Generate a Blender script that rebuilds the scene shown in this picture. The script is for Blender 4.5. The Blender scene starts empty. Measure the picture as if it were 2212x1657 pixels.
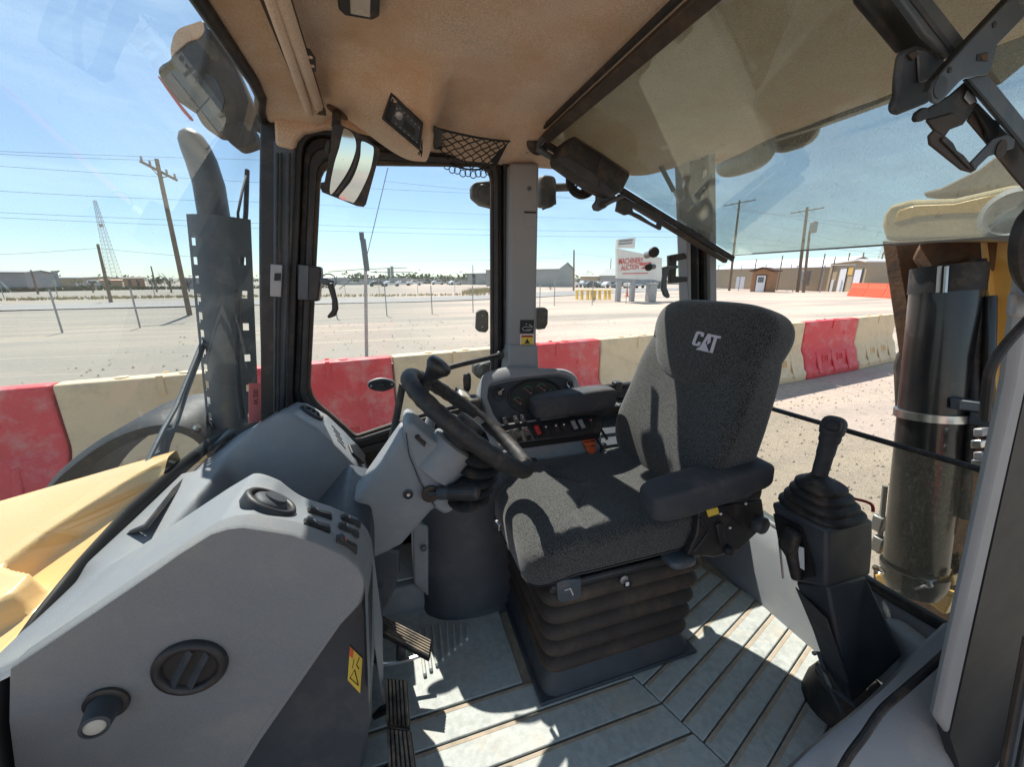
import bpy, bmesh, math, random
from mathutils import Vector, Matrix, Euler, noise
rad = math.radians
random.seed(7)
sc = bpy.context.scene
# ------------------------------------------------------------------ camera (X to the rear of the machine, Y across it, Z up; cab floor at z = 0)
CAM_Z, FOC, PITCH, YAW = 1.2, 831.0, rad(15.3), rad(17.5)
cd = bpy.data.cameras.new('camera'); cam = bpy.data.objects.new('camera', cd)
sc.collection.objects.link(cam); sc.camera = cam
cd.sensor_width = 36; cd.lens = 36 * FOC / 2212; cd.clip_start = 0.01; cd.clip_end = 4000
cam.location = (0, 0, CAM_Z); cam.rotation_euler = (rad(90) - PITCH, 0, -YAW)
# ------------------------------------------------------------------ world and sun
SUN_AZ, SUN_EL = rad(-11.5), rad(54)
w = bpy.data.worlds.new('World'); sc.world = w; w.use_nodes = True
wn, wl = w.node_tree.nodes, w.node_tree.links
bgn = wn['Background']; sky = wn.new('ShaderNodeTexSky'); sky.sky_type = 'NISHITA'; sky.sun_disc = False
sky.sun_elevation = SUN_EL; sky.sun_rotation = SUN_AZ; sky.air_density = 1.0; sky.dust_density = 0.05; sky.ozone_density = 1.6
sky.altitude = 100
tc = wn.new('ShaderNodeTexCoord'); mp = wn.new('ShaderNodeMapping'); mp.inputs['Scale'].default_value = (1.2, 1.2, 7)
nz = wn.new('ShaderNodeTexNoise'); nz.inputs['Scale'].default_value = 2.2; nz.inputs['Detail'].default_value = 8; nz.inputs['Roughness'].default_value = .62
cr = wn.new('ShaderNodeValToRGB'); cr.color_ramp.elements[0].position = .46; cr.color_ramp.elements[1].position = .80
mx = wn.new('ShaderNodeMixRGB'); mx.inputs[2].default_value = (9.5, 10.6, 10.8, 1)
mulc = wn.new('ShaderNodeMath'); mulc.operation = 'MULTIPLY_ADD'; mulc.inputs[1].default_value = .30; mulc.inputs[2].default_value = .18
wl.new(tc.outputs['Generated'], mp.inputs['Vector']); wl.new(mp.outputs['Vector'], nz.inputs['Vector'])
wl.new(nz.outputs['Fac'], cr.inputs['Fac']); wl.new(cr.outputs['Color'], mulc.inputs[0]); wl.new(mulc.outputs[0], mx.inputs[0])
wl.new(sky.outputs['Color'], mx.inputs[1]); hue = wn.new('ShaderNodeMixRGB'); hue.blend_type = 'MULTIPLY'; hue.inputs[0].default_value = 1; hue.inputs[2].default_value = (.87, 1.0, 1.1, 1)
wl.new(mx.outputs[0], hue.inputs[1]); wl.new(hue.outputs[0], bgn.inputs['Color'])
bgn.inputs['Strength'].default_value = 0.078
sl = bpy.data.lights.new('sun', 'SUN'); sl.energy = 5.0; sl.angle = rad(.53); sl.color = (1, .95, .87)
so = bpy.data.objects.new('sun', sl); sc.collection.objects.link(so)
sd = Vector((math.sin(SUN_AZ) * math.cos(SUN_EL), math.cos(SUN_AZ) * math.cos(SUN_EL), math.sin(SUN_EL)))
so.rotation_euler = sd.to_track_quat('Z', 'Y').to_euler()
sc.view_settings.view_transform = 'Standard'; sc.view_settings.look = 'None'
sc.view_settings.exposure = 0.66; sc.view_settings.gamma = 1; sc.view_settings.use_curve_mapping = False
cy = sc.cycles
cy.use_denoising = True; cy.max_bounces = 10; cy.diffuse_bounces = 5; cy.glossy_bounces = 4; cy.transparent_max_bounces = 24
cy.transmission_bounces = 6; cy.caustics_reflective = False; cy.caustics_refractive = False; cy.sample_clamp_indirect = 8

# ------------------------------------------------------------------ helpers
def ray(u, v):
    x, dy = u - 1106, v - 828.5
    f = FOC * math.cos(PITCH) - dy * math.sin(PITCH); z = -FOC * math.sin(PITCH) - dy * math.cos(PITCH)
    return Vector((x * math.cos(YAW) + f * math.sin(YAW), f * math.cos(YAW) - x * math.sin(YAW), z))
CP = Vector((0, 0, CAM_Z))
def at(u, v, X=None, Y=None, Z=None, D=None):
    """the point seen at photo position (u, v) on the plane X, Y or Z = a measured value (D: at a distance)"""
    d = ray(u, v)
    if D is not None: return CP + d.normalized() * D
    t = X / d.x if X is not None else Y / d.y if Y is not None else (Z - CAM_Z) / d.z
    return CP + d * t
def on(u, v, p, n):
    d = ray(u, v); n = Vector(n); p = Vector(p)
    return CP + d * ((p - CP).dot(n) / d.dot(n))
V = Vector

class MB:
    def __init__(s): s.v = []; s.f = []; s.m = []
    def add(s, vs, fs, mi=0):
        k = len(s.v); s.v += [tuple(p) for p in vs]; s.f += [[k + i for i in f] for f in fs]; s.m += [mi] * len(fs); return s
    def box(s, c, size, rot=None, mi=0):
        hx, hy, hz = size[0] / 2, size[1] / 2, size[2] / 2
        R = rot.to_matrix() if hasattr(rot, 'to_matrix') else (Euler(rot).to_matrix() if rot is not None and not isinstance(rot, Matrix) else (rot or Matrix.Identity(3)))
        vs = [V(c) + R @ V((x * hx, y * hy, z * hz)) for x in (-1, 1) for y in (-1, 1) for z in (-1, 1)]
        return s.add(vs, [(0, 1, 3, 2), (4, 6, 7, 5), (0, 4, 5, 1), (2, 3, 7, 6), (0, 2, 6, 4), (1, 5, 7, 3)], mi)
    def bar(s, a, b, w, h, up=(0, 0, 1), mi=0):
        a, b = V(a), V(b); d = (b - a); L = d.length; d.normalize(); x = d.cross(V(up))
        if x.length < 1e-4: x = d.cross(V((1, 0, 0)))
        x.normalize(); z = x.cross(d)
        return s.box((a + b) / 2, (L, w, h), Matrix((d, x, z)).transposed(), mi)
    def prism(s, poly, ext, mi=0):
        """polygon (3D points) pushed along ext"""
        n = len(poly); e = V(ext); P = [V(p) for p in poly]
        return s.add(P + [p + e for p in P], [list(range(n))[::-1], list(range(n, 2 * n))] + [(i, (i + 1) % n, n + (i + 1) % n, n + i) for i in range(n)], mi)
    def plate(s, poly, t, mi=0):
        P = [V(p) for p in poly]; n = (P[1] - P[0]).cross(P[2] - P[1])
        for i in range(len(P)):
            q = (P[(i + 1) % len(P)] - P[i]).cross(P[(i + 2) % len(P)] - P[(i + 1) % len(P)])
            if q.length > n.length: n = q
        n.normalize(); return s.prism([p - n * t / 2 for p in P], n * t, mi)
    def ring(s, outer, inner, ext, mi=0):
        n = len(outer); e = V(ext); vs = [V(p) for p in outer] + [V(p) for p in inner]; vs += [p + e for p in vs]
        fs = []
        for i in range(n):
            j = (i + 1) % n
            fs += [(i, j, n + j, n + i), (2 * n + i, 3 * n + i, 3 * n + j, 2 * n + j), (i, 2 * n + i, 2 * n + j, j), (n + i, n + j, 3 * n + j, 3 * n + i)]
        return s.add(vs, fs, mi)
    def tube(s, pts, r, n=10, caps=True, mi=0, flat=1.0, closed=False):
        P = [V(p) for p in pts]; m = len(P); rr = r if isinstance(r, (list, tuple)) else [r] * m
        prev = None; vs = []
        for i, p in enumerate(P):
            if closed: t = P[(i + 1) % m] - P[i - 1]
            else: t = (P[min(i + 1, m - 1)] - P[max(i - 1, 0)])
            t.normalize()
            if prev is None:
                a = V((0, 0, 1)) if abs(t.z) < .9 else V((1, 0, 0)); x = t.cross(a).normalized()
            else:
                x = (prev - t * prev.dot(t)).normalized()
            prev = x; y = t.cross(x)
            for k in range(n):
                a = 2 * math.pi * k / n; vs.append(p + x * math.cos(a) * rr[i] + y * math.sin(a) * rr[i] * flat)
        fs = []
        for i in range(m if closed else m - 1):
            j = (i + 1) % m
            for k in range(n): fs.append((i * n + k, i * n + (k + 1) % n, j * n + (k + 1) % n, j * n + k))
        if caps and not closed: fs += [list(range(n))[::-1], list(range((m - 1) * n, m * n))]
        return s.add(vs, fs, mi)
    def lathe(s, prof, c, axis=(0, 0, 1), n=24, mi=0, xd=None, caps=True):
        """prof: (radius, height along axis)"""
        ax = V(axis).normalized(); x = V(xd).normalized() if xd else (ax.cross(V((0, 0, 1))) if abs(ax.z) < .95 else V((1, 0, 0))); x.normalize(); y = ax.cross(x); c = V(c)
        vs = [c + ax * h + (x * math.cos(2 * math.pi * k / n) + y * math.sin(2 * math.pi * k / n)) * r for r, h in prof for k in range(n)]
        m = len(prof); fs = [(i * n + k, i * n + (k + 1) % n, (i + 1) * n + (k + 1) % n, (i + 1) * n + k) for i in range(m - 1) for k in range(n)]
        if caps: fs += [list(range(n))[::-1], list(range((m - 1) * n, m * n))]
        return s.add(vs, fs, mi)
    def loft(s, rings, closed=True, caps=True, mi=0):
        n = len(rings[0]); vs = [p for r in rings for p in r]; m = len(rings)
        fs = [(i * n + k, i * n + (k + 1) % n, (i + 1) * n + (k + 1) % n, (i + 1) * n + k) for i in range(m - 1) for k in range(n if closed else n - 1)]
        if caps and closed: fs += [list(range(n))[::-1], list(range((m - 1) * n, m * n))]
        return s.add(vs, fs, mi)
    def sbox(s, c, size, e=.35, rot=None, fn=None, nu=32, nv=20, mi=0):
        """soft rounded box (superellipsoid), fn deforms the local point"""
        R = Euler(rot).to_matrix() if rot is not None else Matrix.Identity(3)
        sg = lambda a, p: math.copysign(abs(a) ** p, a)
        rings = []
        for j in range(nv + 1):
            ph = -math.pi / 2 + math.pi * j / nv
            ph = max(-math.pi / 2 + 1e-3, min(math.pi / 2 - 1e-3, ph)); r = []
            for i in range(nu):
                th = 2 * math.pi * i / nu
                p = V((sg(math.cos(ph), e) * sg(math.cos(th), e) * size[0] / 2, sg(math.cos(ph), e) * sg(math.sin(th), e) * size[1] / 2, sg(math.sin(ph), e) * size[2] / 2))
                if fn: p = V(fn(p))
                r.append(V(c) + R @ p)
            rings.append(r)
        return s.loft(rings, mi=mi)
    def grid(s, fn, xs, ys, mi=0):
        vs = [fn(x, y) for y in ys for x in xs]; n = len(xs)
        return s.add(vs, [(j * n + i, j * n + i + 1, (j + 1) * n + i + 1, (j + 1) * n + i) for j in range(len(ys) - 1) for i in range(n - 1)], mi)
    def mesh(s, name, mats):
        me = bpy.data.meshes.new(name); me.from_pydata(s.v, [], s.f); me.validate()
        for m in (mats if isinstance(mats, (list, tuple)) else [mats]): me.materials.append(m)
        if max(s.m or [0]):
            for p, mi in zip(me.polygons, s.m): p.material_index = mi
        bm = bmesh.new(); bm.from_mesh(me); bmesh.ops.recalc_face_normals(bm, faces=bm.faces); bm.to_mesh(me); bm.free()
        return me
    def obj(s, name, mats, parent=None, bevel=0, smooth=35, sub=0, seg=2, kind=None):
        me = s.mesh(name, mats); o = bpy.data.objects.new(name, me); sc.collection.objects.link(o)
        if parent is not None:
            o.parent = parent
            root = parent
            o.matrix_parent_inverse = Matrix.Translation(-wloc(parent))
        if bevel:
            b = o.modifiers.new('bevel', 'BEVEL'); b.width = bevel; b.segments = seg; b.limit_method = 'ANGLE'; b.angle_limit = rad(32); b.harden_normals = False
        if sub:
            m = o.modifiers.new('sub', 'SUBSURF'); m.levels = sub; m.render_levels = sub
        if smooth:
            me.polygons.foreach_set('use_smooth', [True] * len(me.polygons))
            if not sub: me.set_sharp_from_angle(angle=rad(smooth if not bevel else 60))
        if kind: o['kind'] = kind
        return o
def wloc(o):
    return V(o['_w']) if '_w' in o else V((0, 0, 0))
def thing(name, label, cat, loc=(0, 0, 0), group=None):
    o = bpy.data.objects.new(name, None); sc.collection.objects.link(o); o.location = loc; o['_w'] = tuple(loc); o.empty_display_size = .1
    o['label'] = label; o['category'] = cat
    if group: o['group'] = group
    return o
def tag(o, label, cat, group=None):
    o['label'] = label; o['category'] = cat
    if group: o['group'] = group
    return o
def dup(root, loc=None, label=None, rotz=0, group=None, scale=None):
    r = root.copy(); sc.collection.objects.link(r)
    if loc is not None: r.location = loc
    r.rotation_euler[2] += rotz
    if scale: r.scale = scale
    if label: r['label'] = label
    if group: r['group'] = group
    for ch in list(root.children):
        c = ch.copy(); sc.collection.objects.link(c); c.parent = r
        for g in ch.children:
            d = g.copy(); sc.collection.objects.link(d); d.parent = c
    return r
def sm(a, b, x):
    t = max(0, min(1, (x - a) / (b - a))); return t * t * (3 - 2 * t)
def lin(a, b, n): return [a + (b - a) * i / (n - 1) for i in range(n)]
def rnd_poly(P, r, n=4):
    """round the corners of a closed 3D polygon"""
    out = []; P = [V(p) for p in P]; m = len(P)
    for i in range(m):
        a, b, c = P[i - 1], P[i], P[(i + 1) % m]; d1, d2 = (a - b), (c - b); q = min(r if not isinstance(r, list) else r[i], d1.length * .48, d2.length * .48)
        p1, p2 = b + d1.normalized() * q, b + d2.normalized() * q
        for k in range(n + 1):
            t = k / n; out.append(p1 * (1 - t) ** 2 + b * 2 * t * (1 - t) + p2 * t * t)
    return out
def spline(P, n=6, closed=False):
    P = [V(p) for p in P]; m = len(P); out = []
    for i in range(m if closed else m - 1):
        p0 = P[i - 1] if (i or closed) else P[0]; p1 = P[i]; p2 = P[(i + 1) % m]; p3 = P[(i + 2) % m] if (closed or i + 2 < m) else P[-1]
        for k in range(n):
            t = k / n; out.append(.5 * ((2 * p1) + (p2 - p0) * t + (2 * p0 - 5 * p1 + 4 * p2 - p3) * t * t + (3 * p1 - p0 - 3 * p2 + p3) * t ** 3))
    if not closed: out.append(P[-1])
    return out
def circ(c, r, ax, n=24, sx=1, xd=None):
    ax = V(ax).normalized(); x = V(xd).normalized() if xd else (ax.cross(V((0, 0, 1))) if abs(ax.z) < .95 else V((1, 0, 0))); x.normalize(); y = ax.cross(x)
    return [V(c) + (x * math.cos(2 * math.pi * k / n) * sx + y * math.sin(2 * math.pi * k / n)) * r for k in range(n)]

# ------------------------------------------------------------------ materials
def mat(name, col, rough=.5, metal=0, var=.1, vs=6, bump=0, bs=150, dirt=None, da=.4, ds=9, coat=0, spec=.5, sheen=0, fine=0, fs=300, emit=0, edge=.5):
    m = bpy.data.materials.new(name); m.use_nodes = True; n, l = m.node_tree.nodes, m.node_tree.links; b = n['Principled BSDF']
    b.inputs['Roughness'].default_value = rough; b.inputs['Metallic'].default_value = metal; b.inputs['Coat Weight'].default_value = coat
    b.inputs['Specular IOR Level'].default_value = spec; b.inputs['Sheen Weight'].default_value = sheen
    t = n.new('ShaderNodeTexCoord')
    def noi(s, d=5, r=.6):
        q = n.new('ShaderNodeTexNoise'); q.inputs['Scale'].default_value = s; q.inputs['Detail'].default_value = d; q.inputs['Roughness'].default_value = r
        l.new(t.outputs['Object'], q.inputs['Vector']); return q.outputs['Fac']
    def mixc(f, a, c):
        q = n.new('ShaderNodeMixRGB')
        for k, x in ((0, f), (1, a), (2, c)):
            if hasattr(x, 'links'): l.new(x, q.inputs[k])
            else: q.inputs[k].default_value = x if k == 0 else (*x, 1)
        return q.outputs[0]
    def ramp(f, a, c):
        q = n.new('ShaderNodeMapRange'); q.inputs['From Min'].default_value = a; q.inputs['From Max'].default_value = c; l.new(f, q.inputs['Value']); return q.outputs['Result']
    lo = tuple(c * (1 - var) for c in col); hi = tuple(min(1, c * (1 + var)) for c in col)
    c = mixc(ramp(noi(vs), .3, .7), lo, hi)
    if fine:
        c = mixc(ramp(noi(fs, 2, .5), .35, .65), c, tuple(min(1, x * (1 + fine)) for x in col))
    if dirt:
        f = ramp(noi(ds, 8, .7), edge, edge + .22); mm = n.new('ShaderNodeMath'); mm.operation = 'MULTIPLY'; mm.inputs[1].default_value = da; l.new(f, mm.inputs[0]); c = mixc(mm.outputs[0], c, dirt)
    l.new(c, b.inputs['Base Color'])
    rr = n.new('ShaderNodeMapRange'); rr.inputs['To Min'].default_value = max(0, rough - .08); rr.inputs['To Max'].default_value = min(1, rough + .1); l.new(noi(vs * 3), rr.inputs['Value']); l.new(rr.outputs[0], b.inputs['Roughness'])
    if bump:
        bp = n.new('ShaderNodeBump'); bp.inputs['Strength'].default_value = bump; bp.inputs['Distance'].default_value = .002; l.new(noi(bs, 3), bp.inputs['Height']); l.new(bp.outputs[0], b.inputs['Normal'])
    if emit: b.inputs['Emission Color'].default_value = (*col, 1); b.inputs['Emission Strength'].default_value = emit
    return m
def glass(name, tint=(.9, .95, .93), refl=1.0, dust=.0, dcol=(.6, .56, .48), ds=260, dl=.55, haze=0.0):
    m = bpy.data.materials.new(name); m.use_nodes = True; n, l = m.node_tree.nodes, m.node_tree.links; n.remove(n['Principled BSDF']); out = n['Material Output']
    tr = n.new('ShaderNodeBsdfTransparent'); tr.inputs[0].default_value = (*tint, 1); gl = n.new('ShaderNodeBsdfGlossy'); gl.inputs['Roughness'].default_value = .01; gl.inputs['Color'].default_value = (.9, 1, .97, 1)
    fr = n.new('ShaderNodeLayerWeight'); fr.inputs['Blend'].default_value = .5; pw = n.new('ShaderNodeMath'); pw.operation = 'POWER'; pw.inputs[1].default_value = 4.2; l.new(fr.outputs['Facing'], pw.inputs[0])
    mu = n.new('ShaderNodeMath'); mu.operation = 'MULTIPLY_ADD'; mu.inputs[1].default_value = .8 * refl; mu.inputs[2].default_value = .05 * refl; l.new(pw.outputs[0], mu.inputs[0])
    m1 = n.new('ShaderNodeMixShader'); l.new(mu.outputs[0], m1.inputs[0]); l.new(tr.outputs[0], m1.inputs[1]); l.new(gl.outputs[0], m1.inputs[2])
    last = m1.outputs[0]
    if dust or haze:
        t = n.new('ShaderNodeTexCoord'); q = n.new('ShaderNodeTexNoise'); q.inputs['Scale'].default_value = ds; q.inputs['Detail'].default_value = 2; l.new(t.outputs['Object'], q.inputs['Vector'])
        q2 = n.new('ShaderNodeTexNoise'); q2.inputs['Scale'].default_value = 4; q2.inputs['Detail'].default_value = 5; l.new(t.outputs['Object'], q2.inputs['Vector'])
        r = n.new('ShaderNodeMapRange'); r.inputs['From Min'].default_value = dl; r.inputs['From Max'].default_value = dl + .1; r.inputs['To Max'].default_value = dust; l.new(q.outputs['Fac'], r.inputs['Value'])
        r2 = n.new('ShaderNodeMapRange'); r2.inputs['From Min'].default_value = .3; r2.inputs['From Max'].default_value = .7; r2.inputs['To Min'].default_value = haze * .6; r2.inputs['To Max'].default_value = haze * 1.4; l.new(q2.outputs['Fac'], r2.inputs['Value'])
        ad = n.new('ShaderNodeMath'); ad.operation = 'ADD'; ad.use_clamp = True; l.new(r.outputs[0], ad.inputs[0]); l.new(r2.outputs[0], ad.inputs[1])
        d1 = n.new('ShaderNodeBsdfDiffuse'); d1.inputs[0].default_value = (*dcol, 1); d2 = n.new('ShaderNodeBsdfTranslucent'); d2.inputs[0].default_value = (*dcol, 1)
        md = n.new('ShaderNodeMixShader'); md.inputs[0].default_value = .5; l.new(d1.outputs[0], md.inputs[1]); l.new(d2.outputs[0], md.inputs[2])
        m2 = n.new('ShaderNodeMixShader'); l.new(ad.outputs[0], m2.inputs[0]); l.new(last, m2.inputs[1]); l.new(md.outputs[0], m2.inputs[2]); last = m2.outputs[0]
    l.new(last, out.inputs['Surface']); return m
def fabric_mat(name, col, hi, scale=420, amt=.8, bump=.6):
    m = mat(name, col, .95, sheen=.3); n, l = m.node_tree.nodes, m.node_tree.links; b = n['Principled BSDF']
    t = n.new('ShaderNodeTexCoord'); mp = n.new('ShaderNodeMapping'); l.new(t.outputs['Object'], mp.inputs['Vector'])
    mp.inputs['Rotation'].default_value = (rad(18), rad(12), rad(25))
    v = n.new('ShaderNodeTexVoronoi'); v.inputs['Scale'].default_value = scale; v.inputs['Randomness'].default_value = .85; l.new(mp.outputs[0], v.inputs['Vector'])
    r = n.new('ShaderNodeMapRange'); r.inputs['From Min'].default_value = .25; r.inputs['From Max'].default_value = .6; r.inputs['To Min'].default_value = amt; r.inputs['To Max'].default_value = 0; l.new(v.outputs['Distance'], r.inputs['Value'])
    old = b.inputs['Base Color'].links[0].from_socket
    q = n.new('ShaderNodeMixRGB'); l.new(r.outputs[0], q.inputs[0]); l.new(old, q.inputs[1]); q.inputs[2].default_value = (*hi, 1); l.new(q.outputs[0], b.inputs['Base Color'])
    bp = n.new('ShaderNodeBump'); bp.inputs['Strength'].default_value = bump; bp.inputs['Distance'].default_value = .0012; bp.invert = True; l.new(v.outputs['Distance'], bp.inputs['Height']); l.new(bp.outputs[0], b.inputs['Normal'])
    return m
K = dict(
    black=mat('black_plastic', (.02, .02, .022), .45, var=.2, dirt=(.2, .15, .1), da=.25, ds=14, bump=.25, bs=400),
    rubber=mat('black_rubber', (.017, .017, .018), .6, var=.2, dirt=(.22, .15, .09), da=.35, ds=20),
    gray=mat('grey_moulded_plastic', (.25, .265, .28), .5, var=.08, dirt=(.40, .375, .32), da=.5, ds=8, bump=.7, bs=800, fine=.1, fs=500),
    grayl=mat('light_grey_trim', (.28, .285, .29), .55, var=.05, dirt=(.36, .34, .3), da=.25, ds=7, bump=.3, bs=700),
    dgray=mat('charcoal_plastic', (.045, .052, .062), .5, var=.12, dirt=(.2, .18, .15), da=.25, ds=8, bump=.4, bs=600),
    dash=mat('slate_grey_dash_plastic', (.215, .222, .228), .55, var=.08, dirt=(.33, .305, .26), da=.5, ds=9, bump=.8, bs=900, fine=.12, fs=500),
    liner=mat('tan_headliner_cloth', (.52, .39, .285), .95, var=.13, vs=3.5, dirt=(.52, .27, .11), da=.75, ds=3.2, bump=1, bs=300, sheen=.3, fine=.45, fs=330, edge=.46),
    linerg=mat('grey_tan_headliner_cloth', (.4, .34, .26), .95, var=.1, vs=4, bump=.6, bs=350, sheen=.3),
    mat_=mat('grey_rubber_floor_mat', (.40, .42, .395), .7, var=.12, vs=5, dirt=(.58, .50, .39), da=.7, ds=6, bump=.6, bs=260, fine=.22, fs=60),
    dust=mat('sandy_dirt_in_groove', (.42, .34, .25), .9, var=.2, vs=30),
    dark=mat('dark_underfloor_rubber', (.03, .032, .035), .8),  # one even dark tone for front wall and engine block
    bellow=mat('dusty_brown_rubber_bellows', (.045, .034, .026), .7, var=.25, vs=8, dirt=(.17, .11, .07), da=.6, ds=7, bump=.3, bs=200),
    seat=fabric_mat('charcoal_woven_fabric', (.010, .011, .013), (.16, .16, .14), 400, .68),
    arm=mat('dark_armrest_foam', (.04, .043, .05), .7, var=.15, dirt=(.2, .16, .13), da=.35, ds=9, bump=.3, bs=300),
    worn=mat('worn_pedal_rubber', (.06, .052, .045), .7, var=.3, vs=20, dirt=(.36, .29, .21), da=.8, ds=14, edge=.4), steel=mat('brushed_steel', (.55, .55, .53), .3, 1, var=.1),
    dsteel=mat('painted_dark_steel', (.07, .085, .1), .42, var=.2, dirt=(.25, .2, .15), da=.3, ds=16, bump=.2, bs=120),
    chrome=mat('mirror_glass', (.62, .66, .67), .02, 1, var=0),
    yellow=mat('machine_yellow_paint', (.72, .44, .11), .32, var=.06, dirt=(.6, .5, .33), da=.6, ds=5, coat=.4, bump=.1, bs=60),
    dyellow=mat('dusty_yellow_casting', (.46, .36, .20), .7, var=.15, vs=8, dirt=(.4, .34, .25), da=.6, ds=9),
    yellowp=mat('sun_bleached_yellow_hood', (.74, .49, .2), .35, var=.04, dirt=(.72, .6, .4), da=.3, ds=2.5, coat=.3, edge=.45, bump=.15, bs=90),
    oily=mat('oily_black_cylinder_paint', (.014, .014, .015), .3, var=.4, dirt=(.05, .04, .035), da=.4, ds=6, coat=.3),
    rust=mat('rusty_brown_grease', (.11, .055, .025), .75, var=.4, vs=12, dirt=(.02, .02, .02), da=.8, ds=11, bump=.8, bs=50),
    white=mat('white_print', (.75, .75, .75), .6, var=.03), logo=mat('pale_logo_print', (.62, .6, .66), .7, var=.03),
    red=mat('red_switch_cap', (.5, .03, .03), .4, emit=0), redl=mat('pale_red_legend', (.75, .2, .2), .5), orange=mat('orange_hang_tag', (.75, .13, .04), .6, var=.1),
    decal=mat('yellow_warning_decal', (.8, .58, .08), .5, var=.05), ink=mat('black_ink', (.015, .015, .015), .6),
    green=mat('gauge_green_print', (.05, .3, .15), .5), gauge=mat('gauge_face', (.03, .033, .033), .35, var=.1), lcd=mat('display_window', (.04, .055, .04), .2),
    dcast=mat('dusty_brown_casting', (.22, .18, .14), .8, var=.2, vs=8), lens=mat('clear_lamp_lens', (.5, .47, .40), .25, var=.05), rope=mat('black_elastic_cord', (.012, .012, .012), .8),
    redp=mat('red_barrier_plastic', (.70, .055, .06), .55, var=.09, vs=2, dirt=(.62, .34, .3), da=.6, ds=4.5, bump=.2, bs=20),
    cream=mat('cream_barrier_plastic', (.74, .56, .34), .6, var=.06, vs=2, dirt=(.5, .38, .25), da=.7, ds=4.5, bump=.2, bs=20),
    pocket_red=mat('sun_glow_red_pocket', (.55, .01, .015), .6), pocket_cream=mat('sun_glow_amber_pocket', (.6, .36, .14), .6),
    orangep=mat('orange_barrier_plastic', (.75, .14, .07), .6, var=.08, vs=2),
    wood=mat('weathered_pole_wood', (.19, .14, .1), .85, var=.2, vs=3, bump=.5, bs=20), galv=mat('galvanised_post', (.33, .33, .34), .45, .6, var=.15, vs=4),
    wire=mat('overhead_wire', (.06, .065, .07), .6), lattice=mat('tower_steel', (.45, .42, .4), .6, var=.1, vs=.3),
    asphalt=mat('sun_faded_asphalt', (.26, .25, .235), .9, var=.12, vs=.3, fine=.2, fs=4), paint=mat('white_line_paint', (.7, .7, .68), .7),
    tan_wall=mat('beige_metal_siding', (.42, .32, .21), .7, var=.06, vs=.2), roofw=mat('white_metal_roof', (.72, .72, .72), .5, var=.05, vs=.2),
    greyw=mat('grey_metal_siding', (.3, .31, .31), .6, var=.08, vs=.2), brownw=mat('brown_plank_siding', (.4, .22, .12), .75, var=.1, vs=1.5), trim=mat('dark_brown_trim', (.1, .06, .04), .7),
    doorw=mat('white_door_paint', (.75, .75, .78), .5), win=mat('dark_window_pane', (.05, .06, .07), .1), leaf=mat('dusty_desert_leaf', (.09, .1, .045), .9, var=.35, vs=4),
    bark=mat('dry_branch', (.14, .11, .08), .9), grassm=mat('dry_yellow_grass', (.4, .33, .15), .95, var=.3, vs=2),
    carw=mat('white_car_paint', (.7, .7, .7), .3, coat=.5), card=mat('dark_car_paint', (.06, .07, .09), .3, coat=.5), tyre=mat('dusty_tyre_rubber', (.035, .033, .03), .8, dirt=(.25, .2, .15), da=.5, ds=6, var=.2),
    signw=mat('sign_white_face', (.72, .71, .66), .5, var=.05, vs=.5), signr=mat('sign_red_letters', (.6, .06, .05), .5), signg=mat('sign_grey_letters', (.25, .27, .3), .5),
    stone=mat('pale_gravel_stone', (.42, .36, .3), .95, var=.25, vs=5),
    g_wind=glass('dusty_windscreen_glass', (.93, .975, .975), .9, .10, (.6, .6, .55), 300, .6, .035),
    g_side=glass('clean_side_glass', (.985, .995, .995), .35, .0, haze=.012),
    g_rear=glass('tinted_dusty_rear_glass', (.90, .95, .925), 1.0, .22, (.68, .68, .58), 420, .56, .15),
    g_low=glass('dusty_lower_glass', (.95, .96, .92), .8, .22, (.6, .52, .38), 260, .56, .035),
    g_tint=glass('dark_quarter_glass', (.035, .04, .035), .5), g_mirror=None,
)
def text_mb(txt, o, right, up, size, ext=.002, font_w=1.0):
    """flat letters as mesh at origin o, along 3D directions right / up"""
    cu = bpy.data.curves.new('letters', 'FONT'); cu.body = txt; cu.size = size; cu.offset = .012 * size * font_w; cu.resolution_u = 3
    ob = bpy.data.objects.new('letters', cu); sc.collection.objects.link(ob)
    dg = bpy.context.evaluated_depsgraph_get(); me = bpy.data.meshes.new_from_object(ob.evaluated_get(dg))
    R, U = V(right).normalized(), V(up).normalized(); o = V(o); b = MB()
    vs = [o + R * p.co.x * 1 + U * p.co.y for p in me.vertices]; fs = [list(p.vertices) for p in me.polygons]
    w = max([p.co.x for p in me.vertices] or [1]); b.add(vs, fs); b.width = w
    sc.collection.objects.unlink(ob); bpy.data.objects.remove(ob); bpy.data.curves.remove(cu); bpy.data.meshes.remove(me)
    return b
def hit(u, v, zf, down=True, t0=.3, t1=2.5, lift=0.0):
    """where the ray through (u, v) meets the height field z = zf(x, y)"""
    d = ray(u, v).normalized(); s = 1 if down else -1; t = t0
    while t < t1:
        p = CP + d * t
        if (zf(p.x, p.y) - p.z) * s > 0: break
        t += .002
    p = CP + d * t; e = .012; n = V((-(zf(p.x + e, p.y) - zf(p.x - e, p.y)) / (2 * e), -(zf(p.x, p.y + e) - zf(p.x, p.y - e)) / (2 * e), 1)).normalized() * s
    return p + n * lift, n
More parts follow.
